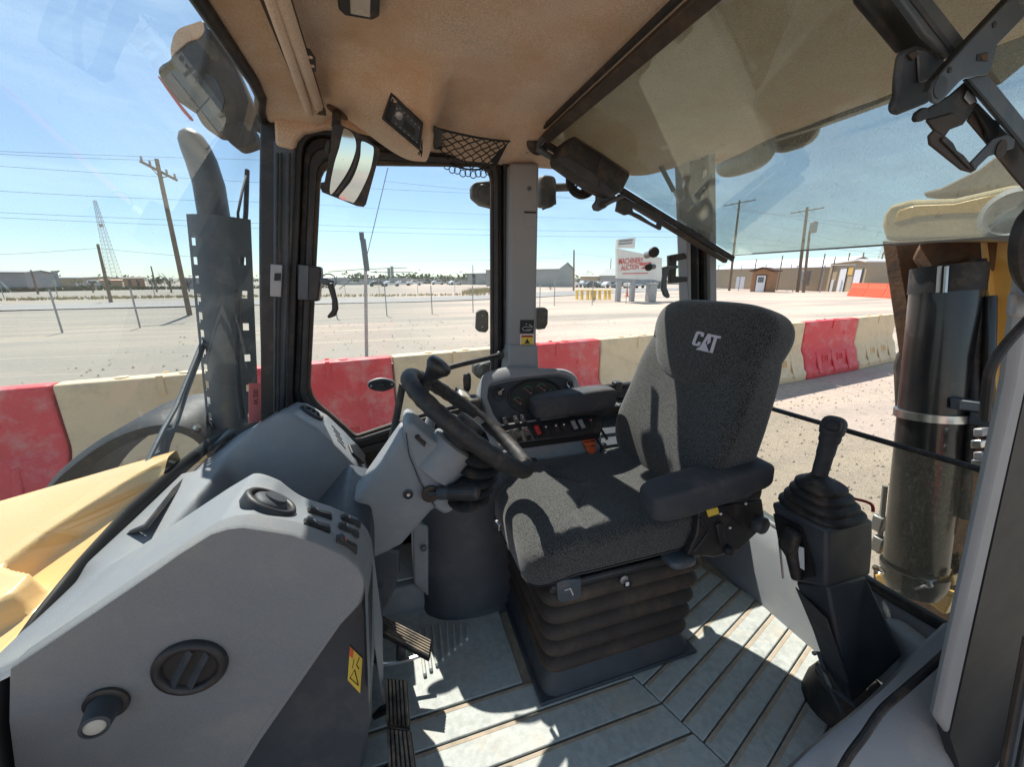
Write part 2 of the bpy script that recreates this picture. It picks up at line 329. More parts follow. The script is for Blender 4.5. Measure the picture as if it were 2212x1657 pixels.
def fit_text(txt, corners, off=.0):
    """letters stretched into a quad of four 3D corners: bottom-left, bottom-right, top-right, top-left"""
    b = text_mb(txt, (0, 0, 0), (1, 0, 0), (0, 1, 0), 1.0); xs = [p[0] for p in b.v]; ys = [p[1] for p in b.v]
    x0, x1, y0, y1 = min(xs), max(xs), min(ys), max(ys); c = [V(q) for q in corners]; n = (c[1] - c[0]).cross(c[3] - c[0]).normalized() * off
    vs = []
    for p in b.v:
        s, t = (p[0] - x0) / (x1 - x0), (p[1] - y0) / (y1 - y0)
        vs.append((c[0] * (1 - s) + c[1] * s) * (1 - t) + (c[3] * (1 - s) + c[2] * s) * t + n)
    b.v = [tuple(q) for q in vs]; return b
# ================================================================== THE YARD AND WHAT STANDS BEYOND IT
G = -1.05
def ground_mat():
    m = mat('sandy_yard_ground', (.31, .275, .22), .95, var=.08, vs=.15); n, l = m.node_tree.nodes, m.node_tree.links; b = n['Principled BSDF']
    t = n.new('ShaderNodeTexCoord')
    def noi(s, d=6, r=.65, sc_=(1, 1, 1)):
        mp = n.new('ShaderNodeMapping'); mp.inputs['Scale'].default_value = sc_; l.new(t.outputs['Object'], mp.inputs[0]); mp.inputs['Rotation'].default_value = (0, 0, rad(-6))
        q = n.new('ShaderNodeTexNoise'); q.inputs['Scale'].default_value = s; q.inputs['Detail'].default_value = d; q.inputs['Roughness'].default_value = r; l.new(mp.outputs[0], q.inputs['Vector']); return q.outputs['Fac']
    def mr(f, a, c, lo=0, hi=1):
        q = n.new('ShaderNodeMapRange'); q.inputs[1].default_value = a; q.inputs[2].default_value = c; q.inputs[3].default_value = lo; q.inputs[4].default_value = hi; l.new(f, q.inputs[0]); return q.outputs[0]
    def mixc(f, a, c, k='MIX'):
        q = n.new('ShaderNodeMixRGB'); q.blend_type = k; l.new(f, q.inputs[0]); l.new(a, q.inputs[1]); q.inputs[2].default_value = (*c, 1); return q.outputs[0]
    c = b.inputs['Base Color'].links[0].from_socket
    sx = n.new('ShaderNodeSeparateXYZ'); l.new(t.outputs['Object'], sx.inputs[0])
    c = mixc(mr(sx.outputs['X'], 0, 7, 0, .85), c, (.60, .46, .37))                        # pinker earth behind the machine
    c = mixc(mr(noi(.16, 5, .6, (.25, 1.6, 1)), .42, .62, 0, .9), c, (.27, .245, .21))           # wheel-packed bands
    c = mixc(mr(noi(.5, 6, .7, (.12, 2.2, 1)), .52, .64, 0, .75), c, (.48, .40, .30))             # pale loose sand tracks
    c = mixc(mr(noi(5, 8, .75), .5, .72, 0, .55), c, (.22, .19, .16))
    c = mixc(mr(noi(38, 3, .6), .6, .7, 0, .6), c, (.6, .54, .46))
    c = mixc(mr(noi(60, 2, .6), .63, .7, 0, .7), c, (.13, .11, .1))
    l.new(c, b.inputs['Base Color'])
    bp = n.new('ShaderNodeBump'); bp.inputs['Strength'].default_value = .9; bp.inputs['Distance'].default_value = .03; l.new(noi(9, 10, .8), bp.inputs['Height']); l.new(bp.outputs[0], b.inputs['Normal'])
    return m
g = MB()
xs = sorted(set([-900, -400, -200, -100, -60] + lin(-40, 70, 45) + [100, 160, 300, 600, 1200])); ys = sorted(set([-60, -30, -10] + lin(-4, 50, 45) + [60, 80, 120, 200, 400, 900, 1800]))
g.grid(lambda x, y: V((x, y, G + .05 * (noise.noise(V((x * .15, y * .15, 0)))) * sm(8.5, 14, abs(y)) - .0)), xs, ys)
o = g.obj('ground', ground_mat()); o['kind'] = 'structure'
# road with kerbside sand and its worn edge lines
near = [(-160, 16), (-60, 33.5), (-26.4, 37.2), (-14.8, 38.6), (2.5, 39.2), (14, 43), (30, 52), (60, 66), (110, 82), (260, 120)]
far_ = [(-165, 27), (-62, 42.5), (-30, 45.6), (-16.8, 46.2), (3.1, 47.5), (12, 51.5), (26, 62), (56, 78), (106, 95), (255, 134)]
r = MB(); r.add([V((x, y, G + .065)) for x, y in near] + [V((x, y, G + .065)) for x, y in far_], [(i, i + 1, 11 + i, 10 + i) for i in range(9)])
o = r.obj('road', K['asphalt']); o['kind'] = 'structure'
r = MB()
for a, b_ in ((near, far_), (far_, near)):
    P = [V((x, y, G + .072)) for x, y in a]; Q = [V((x, y, G + .072)) for x, y in b_]
    A_ = [p.lerp(q, .055) for p, q in zip(P, Q)]; B_ = [p.lerp(q, .075) for p, q in zip(P, Q)]
    r.add(A_ + B_, [(i, i + 1, 11 + i, 10 + i) for i in range(9)])
o = r.obj('road_edge_line', K['paint'], bpy.data.objects['road'])
# loose stones on the near yard
st = MB()
for k in range(2600):
    if k < 1500: x, y = random.uniform(1.5, 13), random.uniform(1.8, 6.0)
    else: x, y = random.uniform(-8, 30), random.uniform(6.8, 22)
    s = random.uniform(.008, .028) * (1 + (y > 6.8) * .8); c = V((x, y, G + s * .2)); q = [c + V((random.uniform(-1, 1), random.uniform(-1, 1), 0)).normalized() * s * random.uniform(.7, 1.3) for _ in range(1)]
    a0 = random.random() * 6; ring = [c + V((math.cos(a0 + i * 1.57), math.sin(a0 + i * 1.57) * .7, 0)) * s * random.uniform(.8, 1.2) for i in range(4)]
    st.add(ring + [c + V((s * .2, 0, s * .7))], [(0, 1, 4), (1, 2, 4), (2, 3, 4), (3, 0, 4)])
o = st.obj('gravel', K['stone'], kind='stuff', smooth=0); tag(o, 'loose pale gravel strewn over the sandy yard around the barriers', 'gravel')
o['kind'] = 'stuff'
# ---- water-filled barriers
def barrier(color, L=1.6, H=1.29, seg='red'):
    t = thing('water_barrier', 'x', 'barrier'); m = K['redp'] if color == 'red' else K['cream']
    prof = [(-.34, 0), (-.34, .16), (-.27, .24), (-.2, .5), (-.13, .62), (-.11, .68), (-.1, H - .03), (-.08, H), (.08, H), (.1, H - .03), (.11, .68), (.13, .62), (.2, .5), (.27, .24), (.34, .16), (.34, 0)]
    b = MB(); n = len(prof); xs_ = [0.012, .05, L - .05, L - .012]
    b.loft([[V((x, p[0] * (1 if 0 < i < 3 else .93), p[1])) for p in prof] for i, x in enumerate(xs_)])
    for s in (-1, 1):
        for k in range(3):                      # buttress ribs on the flared foot
            x = L * (.22 + .28 * k); b.prism([(x - .05, s * .345, .1), (x + .05, s * .345, .1), (x + .03, s * .15, .56), (x - .03, s * .15, .56)], (0, s * .035, 0))
    bo = b.obj('body', m, t, bevel=.018)
    for s in (-1, 1):
        for k in (.36, .64):
            pp = lambda x, z, o_: V((x, s * (.27 - .07 * (z - .24) / .26 + o_), z)); x0 = L * k
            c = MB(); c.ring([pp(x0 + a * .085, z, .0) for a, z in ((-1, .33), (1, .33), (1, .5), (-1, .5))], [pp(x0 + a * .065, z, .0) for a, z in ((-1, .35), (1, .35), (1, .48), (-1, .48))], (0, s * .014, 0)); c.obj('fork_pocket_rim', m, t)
            q = MB(); q.prism([pp(x0 + a * .065, z, .002) for a, z in ((-1, .35), (1, .35), (1, .48), (-1, .48))], (0, s * .003, 0)); q.obj('fork_pocket', K['pocket_' + color], t)  # pocket colour holds the sunlight glowing through the barrier plastic
    f = MB()
    for k in (.3, .62): f.lathe([(.055, 0), (.055, .012), (.03, .016)], (L * k, 0, H), n=14)
    f.obj('fill_cap', m, t)
    h = MB()
    for s in (-1, 1):
        h.box((L * .5, s * .107, H - .09), (.05, .02, .2)); h.lathe([(.028, -.006), (.028, .01)], (L * .74, s * .105, H - .33), (0, s, 0), n=12)
    h.obj('drain_plug', K['cream'] if color == 'cream' else K['redp'], t)
    l = MB(); l.tube([(L + .0, 0, .1), (L + .0, 0, H - .1)], .03, 8); l.obj('hinge_pin', K['galv'], t)
    return t
bdefs = []
bx = [-9.3, -7.75, -6.2, -4.65, -3.07, -1.5, -.02, 1.58, 3.24, 4.85, 6.75, 8.98, 11.28, 13.6, 15.9]
bl = ['cream', 'red', 'cream', 'red', 'cream', 'red', 'cream', 'red', 'cream', 'red', 'cream', 'red', 'cream', 'red']
lab = ['cream water barrier outside far beyond the hood, leftmost of the row', 'faded red water barrier outside left of the windscreen wiper, far end of the row', 'cream water barrier outside the windscreen ahead of the hood',
       'big red water barrier seen through the windscreen beside the front tyre', 'long cream water barrier seen through the windscreen behind the exhaust stack', 'red water barrier behind the oval window catch, seen through the door window',
       'cream water barrier behind the steering wheel knob and spinner', 'red water barrier behind the instrument console and grey pillar', 'cream water barrier between the red one and the seat headrest',
       'red water barrier mostly hidden behind the seat backrest', 'cream water barrier just right of the seat headrest', 'red water barrier with two square fork pockets beyond the rear window', 'cream water barrier left of the black boom cylinder', 'red water barrier hidden behind the boom of the backhoe']
protos = {}
def by(x): return 5.11 + .149 * (x + .02) if x < 11.3 else 5.11 + .149 * 11.3 + .2 * (x - 11.3)
for i in range(len(bl)):
    x0, x1 = bx[i], bx[i + 1]
    if i in (0, 1, 13): continue
    first = bl[i] not in protos
    if first: protos[bl[i]] = barrier(bl[i])
    p = protos[bl[i]]; L = x1 - x0
    t = p if first else dup(p)
    t.location = (x0, by(x0), G); t.rotation_euler = (0, 0, math.atan2(by(x1) - by(x0), L)); t.scale = (math.hypot(L, by(x1) - by(x0)) / 1.6, 1, 1)
    t['label'] = lab[i]; t['group'] = 'red and cream water barriers in a row'
for i, (c_, x0) in enumerate((('red', -5.2), ('cream', -3.4), ('red', -1.6))):
    t = dup(protos[c_]); t.location = (x0, -6.5 - .35 * x0, G); t.rotation_euler = (0, 0, -.34); t.scale = (1.15, 1, 1); t['label'] = 'water barrier of the near row behind the open door, place %s from the front' % ('first', 'second', 'third', 'fourth', 'fifth')[i]; t['group'] = 'water barriers on the near side'
# ---- orange barriers far off
def obar():
    t = thing('orange_barrier', 'x', 'barrier'); b = MB(); L = 4.4
    prof = [(-.5, 0), (-.5, .15), (-.2, .9), (-.2, 1.45), (.2, 1.45), (.2, .9), (.5, .15), (.5, 0)]
    b.loft([[V((x, *p)) for p in prof] for x in (0, L - .1)])
    for k in range(11): b.prism([(.25 + k * .38, -.56, .1), (.42 + k * .38, -.56, .1), (.42 + k * .38, -.24, .92), (.25 + k * .38, -.24, .92)], (0, .1, 0))
    b.obj('body', K['orangep'], t); return t
ob = obar(); P0, P1 = at(1838, 639, Z=G), at(1962, 647, Z=G); P0.z = P1.z = G; dd = (P1 - P0); ang = math.atan2(dd.y, dd.x)
for i, lb in enumerate(['orange barrier far across the yard, nearest the brown shed', 'orange barrier far across the yard, middle of three', 'orange barrier far across the yard, next to the boom']):
    t = ob if i == 0 else dup(ob); t.location = P0 + dd.normalized() * (dd.length / 3) * i; t.rotation_euler = (0, 0, ang); t.scale = (dd.length / 3 / 4.4, 1, 1.15); t['label'] = lb; t['group'] = 'orange barriers across the yard'

# ---- chain link fences: posts are parts of the fence with the mesh and rails
wiremesh = bpy.data.materials.new('chain_link_mesh'); wiremesh.use_nodes = True
n, l = wiremesh.node_tree.nodes, wiremesh.node_tree.links; pb = n['Principled BSDF']; pb.inputs['Base Color'].default_value = (.4, .4, .4, 1); pb.inputs['Metallic'].default_value = .6; pb.inputs['Alpha'].default_value = .10
def fence(label, pts, h, step, rail=True, mesh=True, r=.035, every=None, name='chain_link_fence'):
    t = thing(name, label, 'fence', tuple(pts[0])); P = [V(p) for p in pts]; rb = MB(); mb = MB(); me = None
    for a, b in zip(P, P[1:]):
        k = max(1, round((b - a).length / step)); up = V((0, 0, h))
        for i in range(k + (b is P[-1])):
            q = a.lerp(b, i / k); m = MB(); m.tube([q - V((0, 0, .05)), q + up + V((0, 0, .06))], r, 6); m.obj('post', K['galv'], t)
        if rail: rb.tube([a + up, b + up], r * .6, 5)
        mb.add([a + V((0, 0, .05)), b + V((0, 0, .05)), b + up, a + up], [(0, 1, 2, 3)])
    if rail: rb.obj('top_rail', K['galv'], t)
    if mesh: mb.obj('wire_mesh', wiremesh, t)
    return t
def gz(u, v): p = at(u, v, Z=G); return p
fence('near chain link fence with bare posts running along the yard beyond the barriers', [gz(-160, 726), gz(135, 719), gz(303, 709), gz(836, 683), gz(1022, 675), gz(1166, 667)], 1.75, 2.75, rail=False)
fence('chain link fence around the auction billboard and picnic tables', [gz(1197, 661), gz(1279, 659), gz(1352, 655)], 2.1, 4.2)
fence('far chain link fence along the other side of the road', [gz(-300, 665), gz(10, 647), gz(430, 641), gz(820, 638), gz(1060, 636)], 2.2, 4.6)
fence('pipe rail fence behind the small brown shed on the right', [gz(1546, 627), gz(1700, 629)], 4.6, 3.6, r=.07)
fence('pipe gate and rail fence between the meter pole and the orange barriers', [gz(1712, 630), gz(1835, 633), gz(2010, 634)], 4.3, 5.2, r=.09, name='pipe_fence')
# ---- utility poles
def pole(label, base, top, r=.16, arm=None, name='utility_pole', cat='pole', extra=None):
    t = thing(name, label, cat, tuple(base)); b = MB(); b.tube([base, V(base).lerp(V(top), .5), top], [r * 1.15, r, r * .8], 9); b.obj('shaft', K['wood'], t)
    if arm:
        c, hx, z0 = arm; q = V(base).lerp(V(top), z0); d = V(hx); m = MB(); m.bar(q - d, q + d, .12, .14); 
        m.bar(q - d * .5, q - V((0, 0, d.length * .45)), .04, .04); m.bar(q + d * .5, q - V((0, 0, d.length * .45)), .04, .04); m.obj('crossarm', K['wood'], t)
        for s in (-.9, -.45, .45, .9):
            i = MB(); i.lathe([(.04, 0), (.07, .05), (.05, .12), (.07, .16), (.03, .24)], q + d * s + V((0, 0, .07)), n=8); i.obj('insulator', K['galv'], t)
    if extra: extra(t, V(base), V(top))
    return t
b0 = gz(410, 681); pole('tall wooden utility pole with double crossarm seen through the windscreen', b0, at(338, 343, Y=b0.y), .125, (0, (.75, .1, -.42), .93))
b0 = gz(240, 653); pole('bare dark wooden pole without crossarm beyond the road', b0, at(211, 527, Y=b0.y), .13)
b0 = gz(1160 + 79, 628); pole('bare dark pole beside the grey metal building', b0, at(1240, 540, Y=b0.y), .16)
b0 = gz(1575, 628)
pole('power pole with crossarm seen through the raised rear glass', b0, at(1598, 432, Y=b0.y), .2, (0, (1.9, -1.6, .35), .97))
b0 = gz(1722, 631)
def extra(t, b, p):
    m = MB(); q = b.lerp(p, .77) + V((.9, -.7, 0)); m.lathe([(.1, -.9), (.55, -.8), (.55, .7), (.45, .8), (.1, .95)], q, n=12); m.obj('transformer', K['galv'], t)
pole('power pole with grey transformer can near the meter box', b0, at(1744, 447, Y=b0.y), .24, (0, (1.7, -1.4, .3), .96), extra=extra)
b0 = gz(1735, 632); pole('shorter wooden pole standing right against the transformer pole', b0, at(1749, 500, Y=b0.y), .2)
for i, (u, v0, v1, lb) in enumerate([(1852, 608, 545, 'slim pole in front of the long beige warehouse door'), (1790, 625, 555, 'slim pole beside the warehouse left of its doors'), (1822, 610, 546, 'slim pole between the warehouse doors and gate'), (1627, 605, 560, 'slim pole left of the brown shed roof'),
                                       (1677 + 10, 575, 552, 'small distant pole above the warehouse roof'), (1895, 600, 545, 'distant pole beside the faint lattice mast'), (1778, 570, 548, 'small distant pole over the warehouse ridge'),
                                       (1317, 607, 558, 'thin distant pole left of the billboard'), (1022, 604, 572, 'thin distant pole over the town rooftops'), (77, 617, 583, 'distant leaning pole by the left sheds'), (332, 600, 575, 'short distant pole behind the red brick house')]):
    D = 90 if u > 1600 or u < 400 else 160
    a, b = at(u, v0, D=D), at(u + (u - 1106) * .006 * (v0 - v1) / 20, v1, Y=at(u, v0, D=D).y); a.z = max(G, a.z - .6) if False else a.z
    a = V((a.x, a.y, G)); b.x, b.y = a.x, a.y
    pole(lb, a, b, .11 if D < 100 else .16, name='distant_pole')
# antenna mast right behind the barrier
b0 = gz(792, 771)
t = thing('weather_mast', 'slim grey mast with whip antennas standing behind the red barrier', 'mast', tuple(b0))
tp = at(789, 545, Y=b0.y); m = MB(); m.tube([b0, tp], [.05, .045], 10); m.obj('shaft', K['galv'], t)
m = MB(); m.tube([tp - V((0, 0, .5)), tp + V((-.03, 0, .35))], .075, 8); m.box(tp + V((-.05, 0, .42)), (.12, .1, .2)); m.obj('head_unit', K['dsteel'], t)
for (u1, v1, u2, v2) in ((709, 587, 788, 581), (709 + 90, 581, 879, 578), (800, 588, 892, 588), (733, 624, 778, 590), (788, 572, 838, 362)):
    m = MB(); m.tube([at(u1, v1, Y=b0.y), at(u2, v2, Y=b0.y)], .009, 4); m.obj('whip_antenna', K['wire'], t)
# ---- overhead wires (each hangs between poles out of the picture)
wires = [(-40, 325, 1300, 352, 30, 'top pair of overhead wires, upper strand'), (-40, 330, 345, 346, 30, 'top overhead wire ending at the leaning pole'), (-40, 356, 1500, 432, 30, 'overhead wire crossing just under the pole top'),
         (-40, 410, 560, 436, 30, 'single faint overhead wire across the windscreen'), (-40, 457, 1490, 500, 30, 'upper of the two strong middle wires'), (-40, 468, 1490, 512, 30, 'lower of the two strong middle wires'),
         (690, 442, 1500, 478, 42, 'faint thin wire over the town skyline'), (830, 391, 1500, 446, 30, 'wire passing beside the beacon lamp'),
         (-30, 551, 211, 536, 48, 'service drop wire on the left of the bare pole'), (211, 536, 440, 556, 48, 'service drop wire on the right of the bare pole'), (690, 562, 1240, 556, 60, 'distant low wire over the mast'),
         (1165, 556, 1240, 548, 70, 'service wire up to the pole by the grey building'), (1240, 548, 1500, 566, 70, 'service wire from that pole toward the billboard'),
         (1530, 447, 1760, 470, 55, 'upper wire through the raised rear glass'), (1598, 450, 2220, 545, 50, 'long wire running down to the right behind the boom'), (1745, 470, 2220, 520, 50, 'wire from the transformer pole to the right'), (1598, 470, 2200, 600, 50, 'lower wire running down to the right'), (1540, 500, 2000, 560, 60, 'low slack wire behind the rear glass'), (1540, 522, 1990, 545, 60, 'second low wire behind the rear glass'), (1600, 560, 1900, 553, 80, 'distant wire above the warehouse')]
for u1, v1, u2, v2, Y, lb in wires:
    a, b = at(u1, v1, Y=Y), at(u2, v2, Y=Y if u2 < 1600 else Y * .8); m = MB()
    pts = [a.lerp(b, i / 12) - V((0, 0, 4 * (i / 12) * (1 - i / 12) * (a - b).length * .006)) for i in range(13)]
    m.tube(pts, .008 if Y < 45 else .012, 4, caps=False); o = m.obj('overhead_wire', K['wire']); tag(o, lb, 'wire', 'overhead wires')
# ---- lattice towers
def lattice(label, base, H, w0, w1, n=14):
    t = thing('lattice_tower', label, 'tower', tuple(base)); B = V(base); c = lambda k, s: B + V((s[0] * (w0 + (w1 - w0) * k) / 2, s[1] * (w0 + (w1 - w0) * k) / 2, H * k)); cs = [(-1, -1), (1, -1), (1, 1), (-1, 1)]
    m = MB(); r_ = w0 * .015
    for s in cs: m.tube([c(0, s), c(1, s)], r_, 4)
    m.obj('leg_frame', K['lattice'], t); m = MB()
    for i in range(n):
        for a, b in zip(cs, cs[1:] + cs[:1]):
            m.tube([c(i / n, a), c((i + 1) / n, b)], r_ * .6, 3); m.tube([c(i / n, b), c((i + 1) / n, a)], r_ * .6, 3); m.tube([c((i + 1) / n, a), c((i + 1) / n, b)], r_ * .6, 3)
    m.obj('bracing', K['lattice'], t, kind='stuff'); m = MB(); m.box(B + V((w0 * .1, -w0 * .2, H * .72)), (w1 * 1.5, w1, w1 * 1.6)); m.obj('antenna_drum', K['lattice'], t)
b0 = at(250, 606, D=150); b0.z = G; tp = at(213, 433, Y=b0.y); lattice('tall steel lattice radio tower far off behind the windscreen', b0, tp.z - G, 2.4, .45, 22)
b0 = at(1906, 575, D=260); b0.z = G; tp = at(1920, 530, Y=b0.y); lattice('faint lattice mast on the horizon beside the boom', b0, max(20, tp.z - G + 3), 5, 2, 10)
# ---- far buildings
def building(label, pxs, D, depth, eave, wall, roof, name='metal_building', cat='building', ridge=None, doors=(), wins=()):
    """pxs: left and right photo columns of the front wall at distances D; eave: photo row of its top"""
    (u0, D0), (u1, D1) = (pxs[0], D[0]), (pxs[1], D[1]); A = at(u0, 608, D=D0); B = at(u1, 608, D=D1); A.z = B.z = G
    h = [at(u, e, Y=p.y).z - G for u, e, p in ((u0, eave[0], A), (u1, eave[1], B))]; hh = max(1.5, sum(h) / 2)
    t = thing(name, label, cat, tuple(A)); d = (B - A); L = d.length; ex = d.normalized(); ey = V((-ex.y, ex.x, 0)); ey = ey if ey.dot(A) > 0 else -ey; up = V((0, 0, 1))
    rh = ridge if ridge is not None else hh * .12
    wb = MB(); wb.prism([A, A + ey * depth, A + ey * depth + up * hh, A + ey * depth / 2 + up * (hh + rh), A + up * hh], d); wb.obj('wall', wall, t)
    rb = MB()
    for s in (0, 1):
        p = A + (ey * depth if s else V()) + up * (hh + .02) - ex * .3 + (ey if s else -ey) * .3; q = A + ey * depth / 2 + up * (hh + rh + .08) - ex * .3
        rb.prism([p, q, q + up * .12, p + up * .12], d + ex * .6)
    rb.obj('roof', roof, t)
    for f, w_, z0, z1, mm, nm in doors:
        p = A + d * f - ey * .06; m = MB(); m.prism([p + up * z0, p + d * w_ + up * z0, p + d * w_ + up * z1, p + up * z1], ey * .05); m.obj(nm, mm, t)
    return t
building('pale grey industrial shed at the far left edge', (-60, 57), (120, 118), 14, (588, 590), K['greyw'], K['greyw'], doors=[(.3, .08, 0, 3.2, K['win'], 'door')])
building('long beige farm shed behind the left pole', (64, 178), (150, 146), 20, (600, 602), K['tan_wall'], K['greyw'], doors=[(.45, .12, 0, 4, K['greyw'], 'door')])
building('low tan house beside the leaning bare pole', (218, 262), (130, 130), 9, (607, 607), K['tan_wall'], K['brownw'], name='house', doors=[(.3, .15, .8, 2, K['win'], 'window')])
building('red brick house right of the lattice tower', (267, 312), (120, 120), 9, (602, 603), K['brownw'], K['trim'], name='house', doors=[(.2, .14, .8, 2, K['win'], 'window'), (.6, .14, .8, 2, K['win'], 'window')])
building('flat roofed green hut seen past the exhaust stack', (392, 440), (110, 110), 6, (601, 602), K['greyw'], K['greyw'], name='hut')
building('long low grey plant building on the horizon', (690, 850), (420, 400), 40, (600.5, 600), K['greyw'], K['roofw'], ridge=1)
building('greenish metal workshop right of the town trees', (1010, 1066), (150, 140), 16, (592, 590), K['greyw'], K['greyw'], doors=[(.2, .12, 0, 4, K['win'], 'door')])
building('grey metal warehouse next to the bare pole', (1050, 1206), (118, 106), 10, (583, 583), K['greyw'], K['greyw'], ridge=1.8, doors=[(.3, .14, 0, 3.5, K['greyw'], 'door')])
building('long low office with white roof behind the parked cars', (1253, 1330), (150, 150), 12, (597, 597), K['tan_wall'], K['roofw'], name='office_building')
building('small gabled green building left of the billboard', (1296, 1338), (135, 132), 10, (596, 596), K['greyw'], K['greyw'], ridge=2.2)
building('long beige warehouse wing with low white roof behind the pole and shed', (1536, 1790), (104, 92), 20, (585, 575), K['tan_wall'], K['roofw'], name='warehouse', ridge=2.0, doors=[(.26, .08, 0, 2.6, K['doorw'], 'door')])
A = at(1789, 600, D=91); B = at(1868, 600, D=86); A.z = B.z = G; d = B - A; ey = V((-d.y, d.x, 0)).normalized(); ey = ey if ey.dot(A) > 0 else -ey; up = V((0, 0, 1))
t = thing('warehouse', 'beige gable end of the warehouse with white bay doors and yellow wall sign', 'building', tuple(A)); z0_, z1_, z2_ = [at(u, v, Y=p.y).z - G for u, v, p in ((1791, 571, A), (1850, 561, B), (1868, 566, B))]
m = MB(); m.prism([A, B, B + up * z2_, A + d * .78 + up * z1_, A + up * z0_], ey * 25); m.obj('wall', K['tan_wall'], t)
m = MB(); m.prism([A + up * z0_ - ey * .4, A + d * .78 + up * z1_ - ey * .4, A + d * .78 + up * (z1_ + .2) - ey * .4, A + up * (z0_ + .2) - ey * .4], ey * 26); m.prism([B + up * z2_ - ey * .4, A + d * .78 + up * z1_ - ey * .4, A + d * .78 + up * (z1_ + .2) - ey * .4, B + up * (z2_ + .2) - ey * .4], ey * 26); m.obj('roof', K['roofw'], t)
for f0, f1, za, zb, mm, nm in ((.12, .2, 0, 2.0, 'doorw', 'door'), (.33, .5, 0, 3.9, 'doorw', 'door'), (.54, .67, 2.8, 4.1, 'yellow', 'wall_sign'), (.7, .9, .4, 3.6, 'doorw', 'door'), (.5, .53, 0, 4, 'win', 'downpipe'), (.9, .94, 0, 3.8, 'win', 'downpipe')):
    m = MB(); p = A + d * f0 - ey * .08; q = A + d * f1 - ey * .08; m.prism([p + up * za, q + up * za, q + up * zb, p + up * zb], ey * .06); m.obj(nm, K[mm], t)
building('pale green warehouse extension at the far right', (1872, 1990), (100, 96), 20, (574, 573), K['greyw'], K['roofw'], name='warehouse', doors=[(.3, .35, 0, 4, K['tan_wall'], 'door')])
# grain elevator
b0 = at(845, 604, D=380); t = thing('grain_elevator', 'tall concrete grain elevator towers on the town skyline', 'silo', tuple(b0)); s = 380 / 800
for du, w_, h_ in ((-3, 5.5, 24), (3, 5.5, 27), (8, 10, 8)):
    m = MB(); c = b0 + V((du * s, 0, 0)); c.z = G
    m.lathe([(w_ * s / 2, 0), (w_ * s / 2, h_ * s)], c, n=12); m.obj('silo', K['greyw'], t)
# ---- billboard
b0 = gz(1380, 646); yb = 34.0
def bp(u, v, dy=0): return at(u, v, Y=yb + dy)
t = thing('billboard', 'white machinery auction billboard with red lettering on steel posts', 'sign', tuple(bp(1360, 640)))
for (c, nm) in (([(1333, 601), (1430, 606), (1430, 557), (1333, 536)], 'main_panel'), ([(1333, 557 - 22), (1371, 536), (1373, 513), (1334, 517)], 'top_panel'), ([(1333, 607), (1413, 617), (1413, 604), (1333, 603)], 'lower_panel')):
    m = MB(); P = [bp(*q) for q in c]; m.prism(P, (0, .3, 0)); m.obj(nm, K['signw'] if nm != 'lower_panel' else K['signg'], t)
fit_text('MACHINERY', [bp(*q, -.06) for q in ((1337, 572), (1390, 568), (1390, 556), (1337, 558))], 0).obj('lettering', K['signr'], t)
fit_text('AUCTION', [bp(*q, -.06) for q in ((1342, 585), (1380, 581), (1380, 570), (1342, 573))], 0).obj('lettering', K['signr'], t)
fit_text('HEAVY MACHINERY', [bp(*q, -.06) for q in ((1336, 527), (1369, 523), (1369, 518), (1336, 521))], 0).obj('lettering', K['signg'], t) if False else None
fit_text('AUCTION SITE', [bp(*q, -.06) for q in ((1336, 526), (1367, 524), (1367, 518), (1336, 521))], 0).obj('lettering', K['signg'], t) if False else None
for c in (((1337, 529), (1366, 526), (1366, 523), (1337, 525)), ((1338, 523), (1367, 520), (1367, 516), (1338, 519)), ((1345, 592), (1400, 591), (1400, 589), (1345, 590)), ((1380, 568), (1408, 566), (1406, 572), (1384, 574)), ((1384, 580), (1402, 581), (1409, 570), (1402, 569))):
    m = MB(); m.prism([bp(*q, -.05) for q in c], (0, .03, 0)); m.obj('printed_line', K['signg'] if c[0][1] < 540 else K['signr'], t)
for u, vb in ((1337, 644), (1367, 646), (1402, 647)):
    m = MB(); p, q = bp(u, vb), bp(u, 604); p.z = G; q.x = p.x; m.box(((p.x), p.y + .2, (p.z + q.z) / 2), (.42, .42, q.z - p.z)); m.obj('post', K['galv'], t, bevel=.02)
# utility cabinet, picnic barriers and cones at its foot
b0 = gz(1405, 651); t = thing('utility_cabinet', 'white utility cabinet at the foot of the billboard', 'cabinet', tuple(b0)); m = MB(); m.box(b0 + V((0, 0, .85)), (.9, .6, 1.7)); m.obj('body', K['galv'], t, bevel=.05)
m = MB(); m.box(b0 + V((0, 0, 1.76)), (1, .7, .1)); m.obj('lid', K['signw'], t)
for u, lb in ((1262, 'yellow pipe table near the fence, left one'), (1300, 'yellow pipe table near the fence beside the bush')):
    b0 = gz(u, 647); t = thing('pipe_table', lb, 'table', tuple(b0)); m = MB(); m.box(b0 + V((0, 0, 1.0)), (2.2, .7, .08)); m.obj('table_top', K['decal'], t)
    for sx in (-.9, -.3, .4, .9): m = MB(); m.box(b0 + V((sx, 0, .48)), (.09, .5, .96)); m.obj('leg', K['decal'], t)
b0 = gz(1344 + 10, 641); t = thing('traffic_cone', 'orange traffic cone between the billboard posts', 'cone', tuple(b0)); m = MB(); m.lathe([(.3, 0), (.3, .06), (.2, .07), (.05, 1.1)], b0, n=12); m.obj('cone', K['orangep'], t)
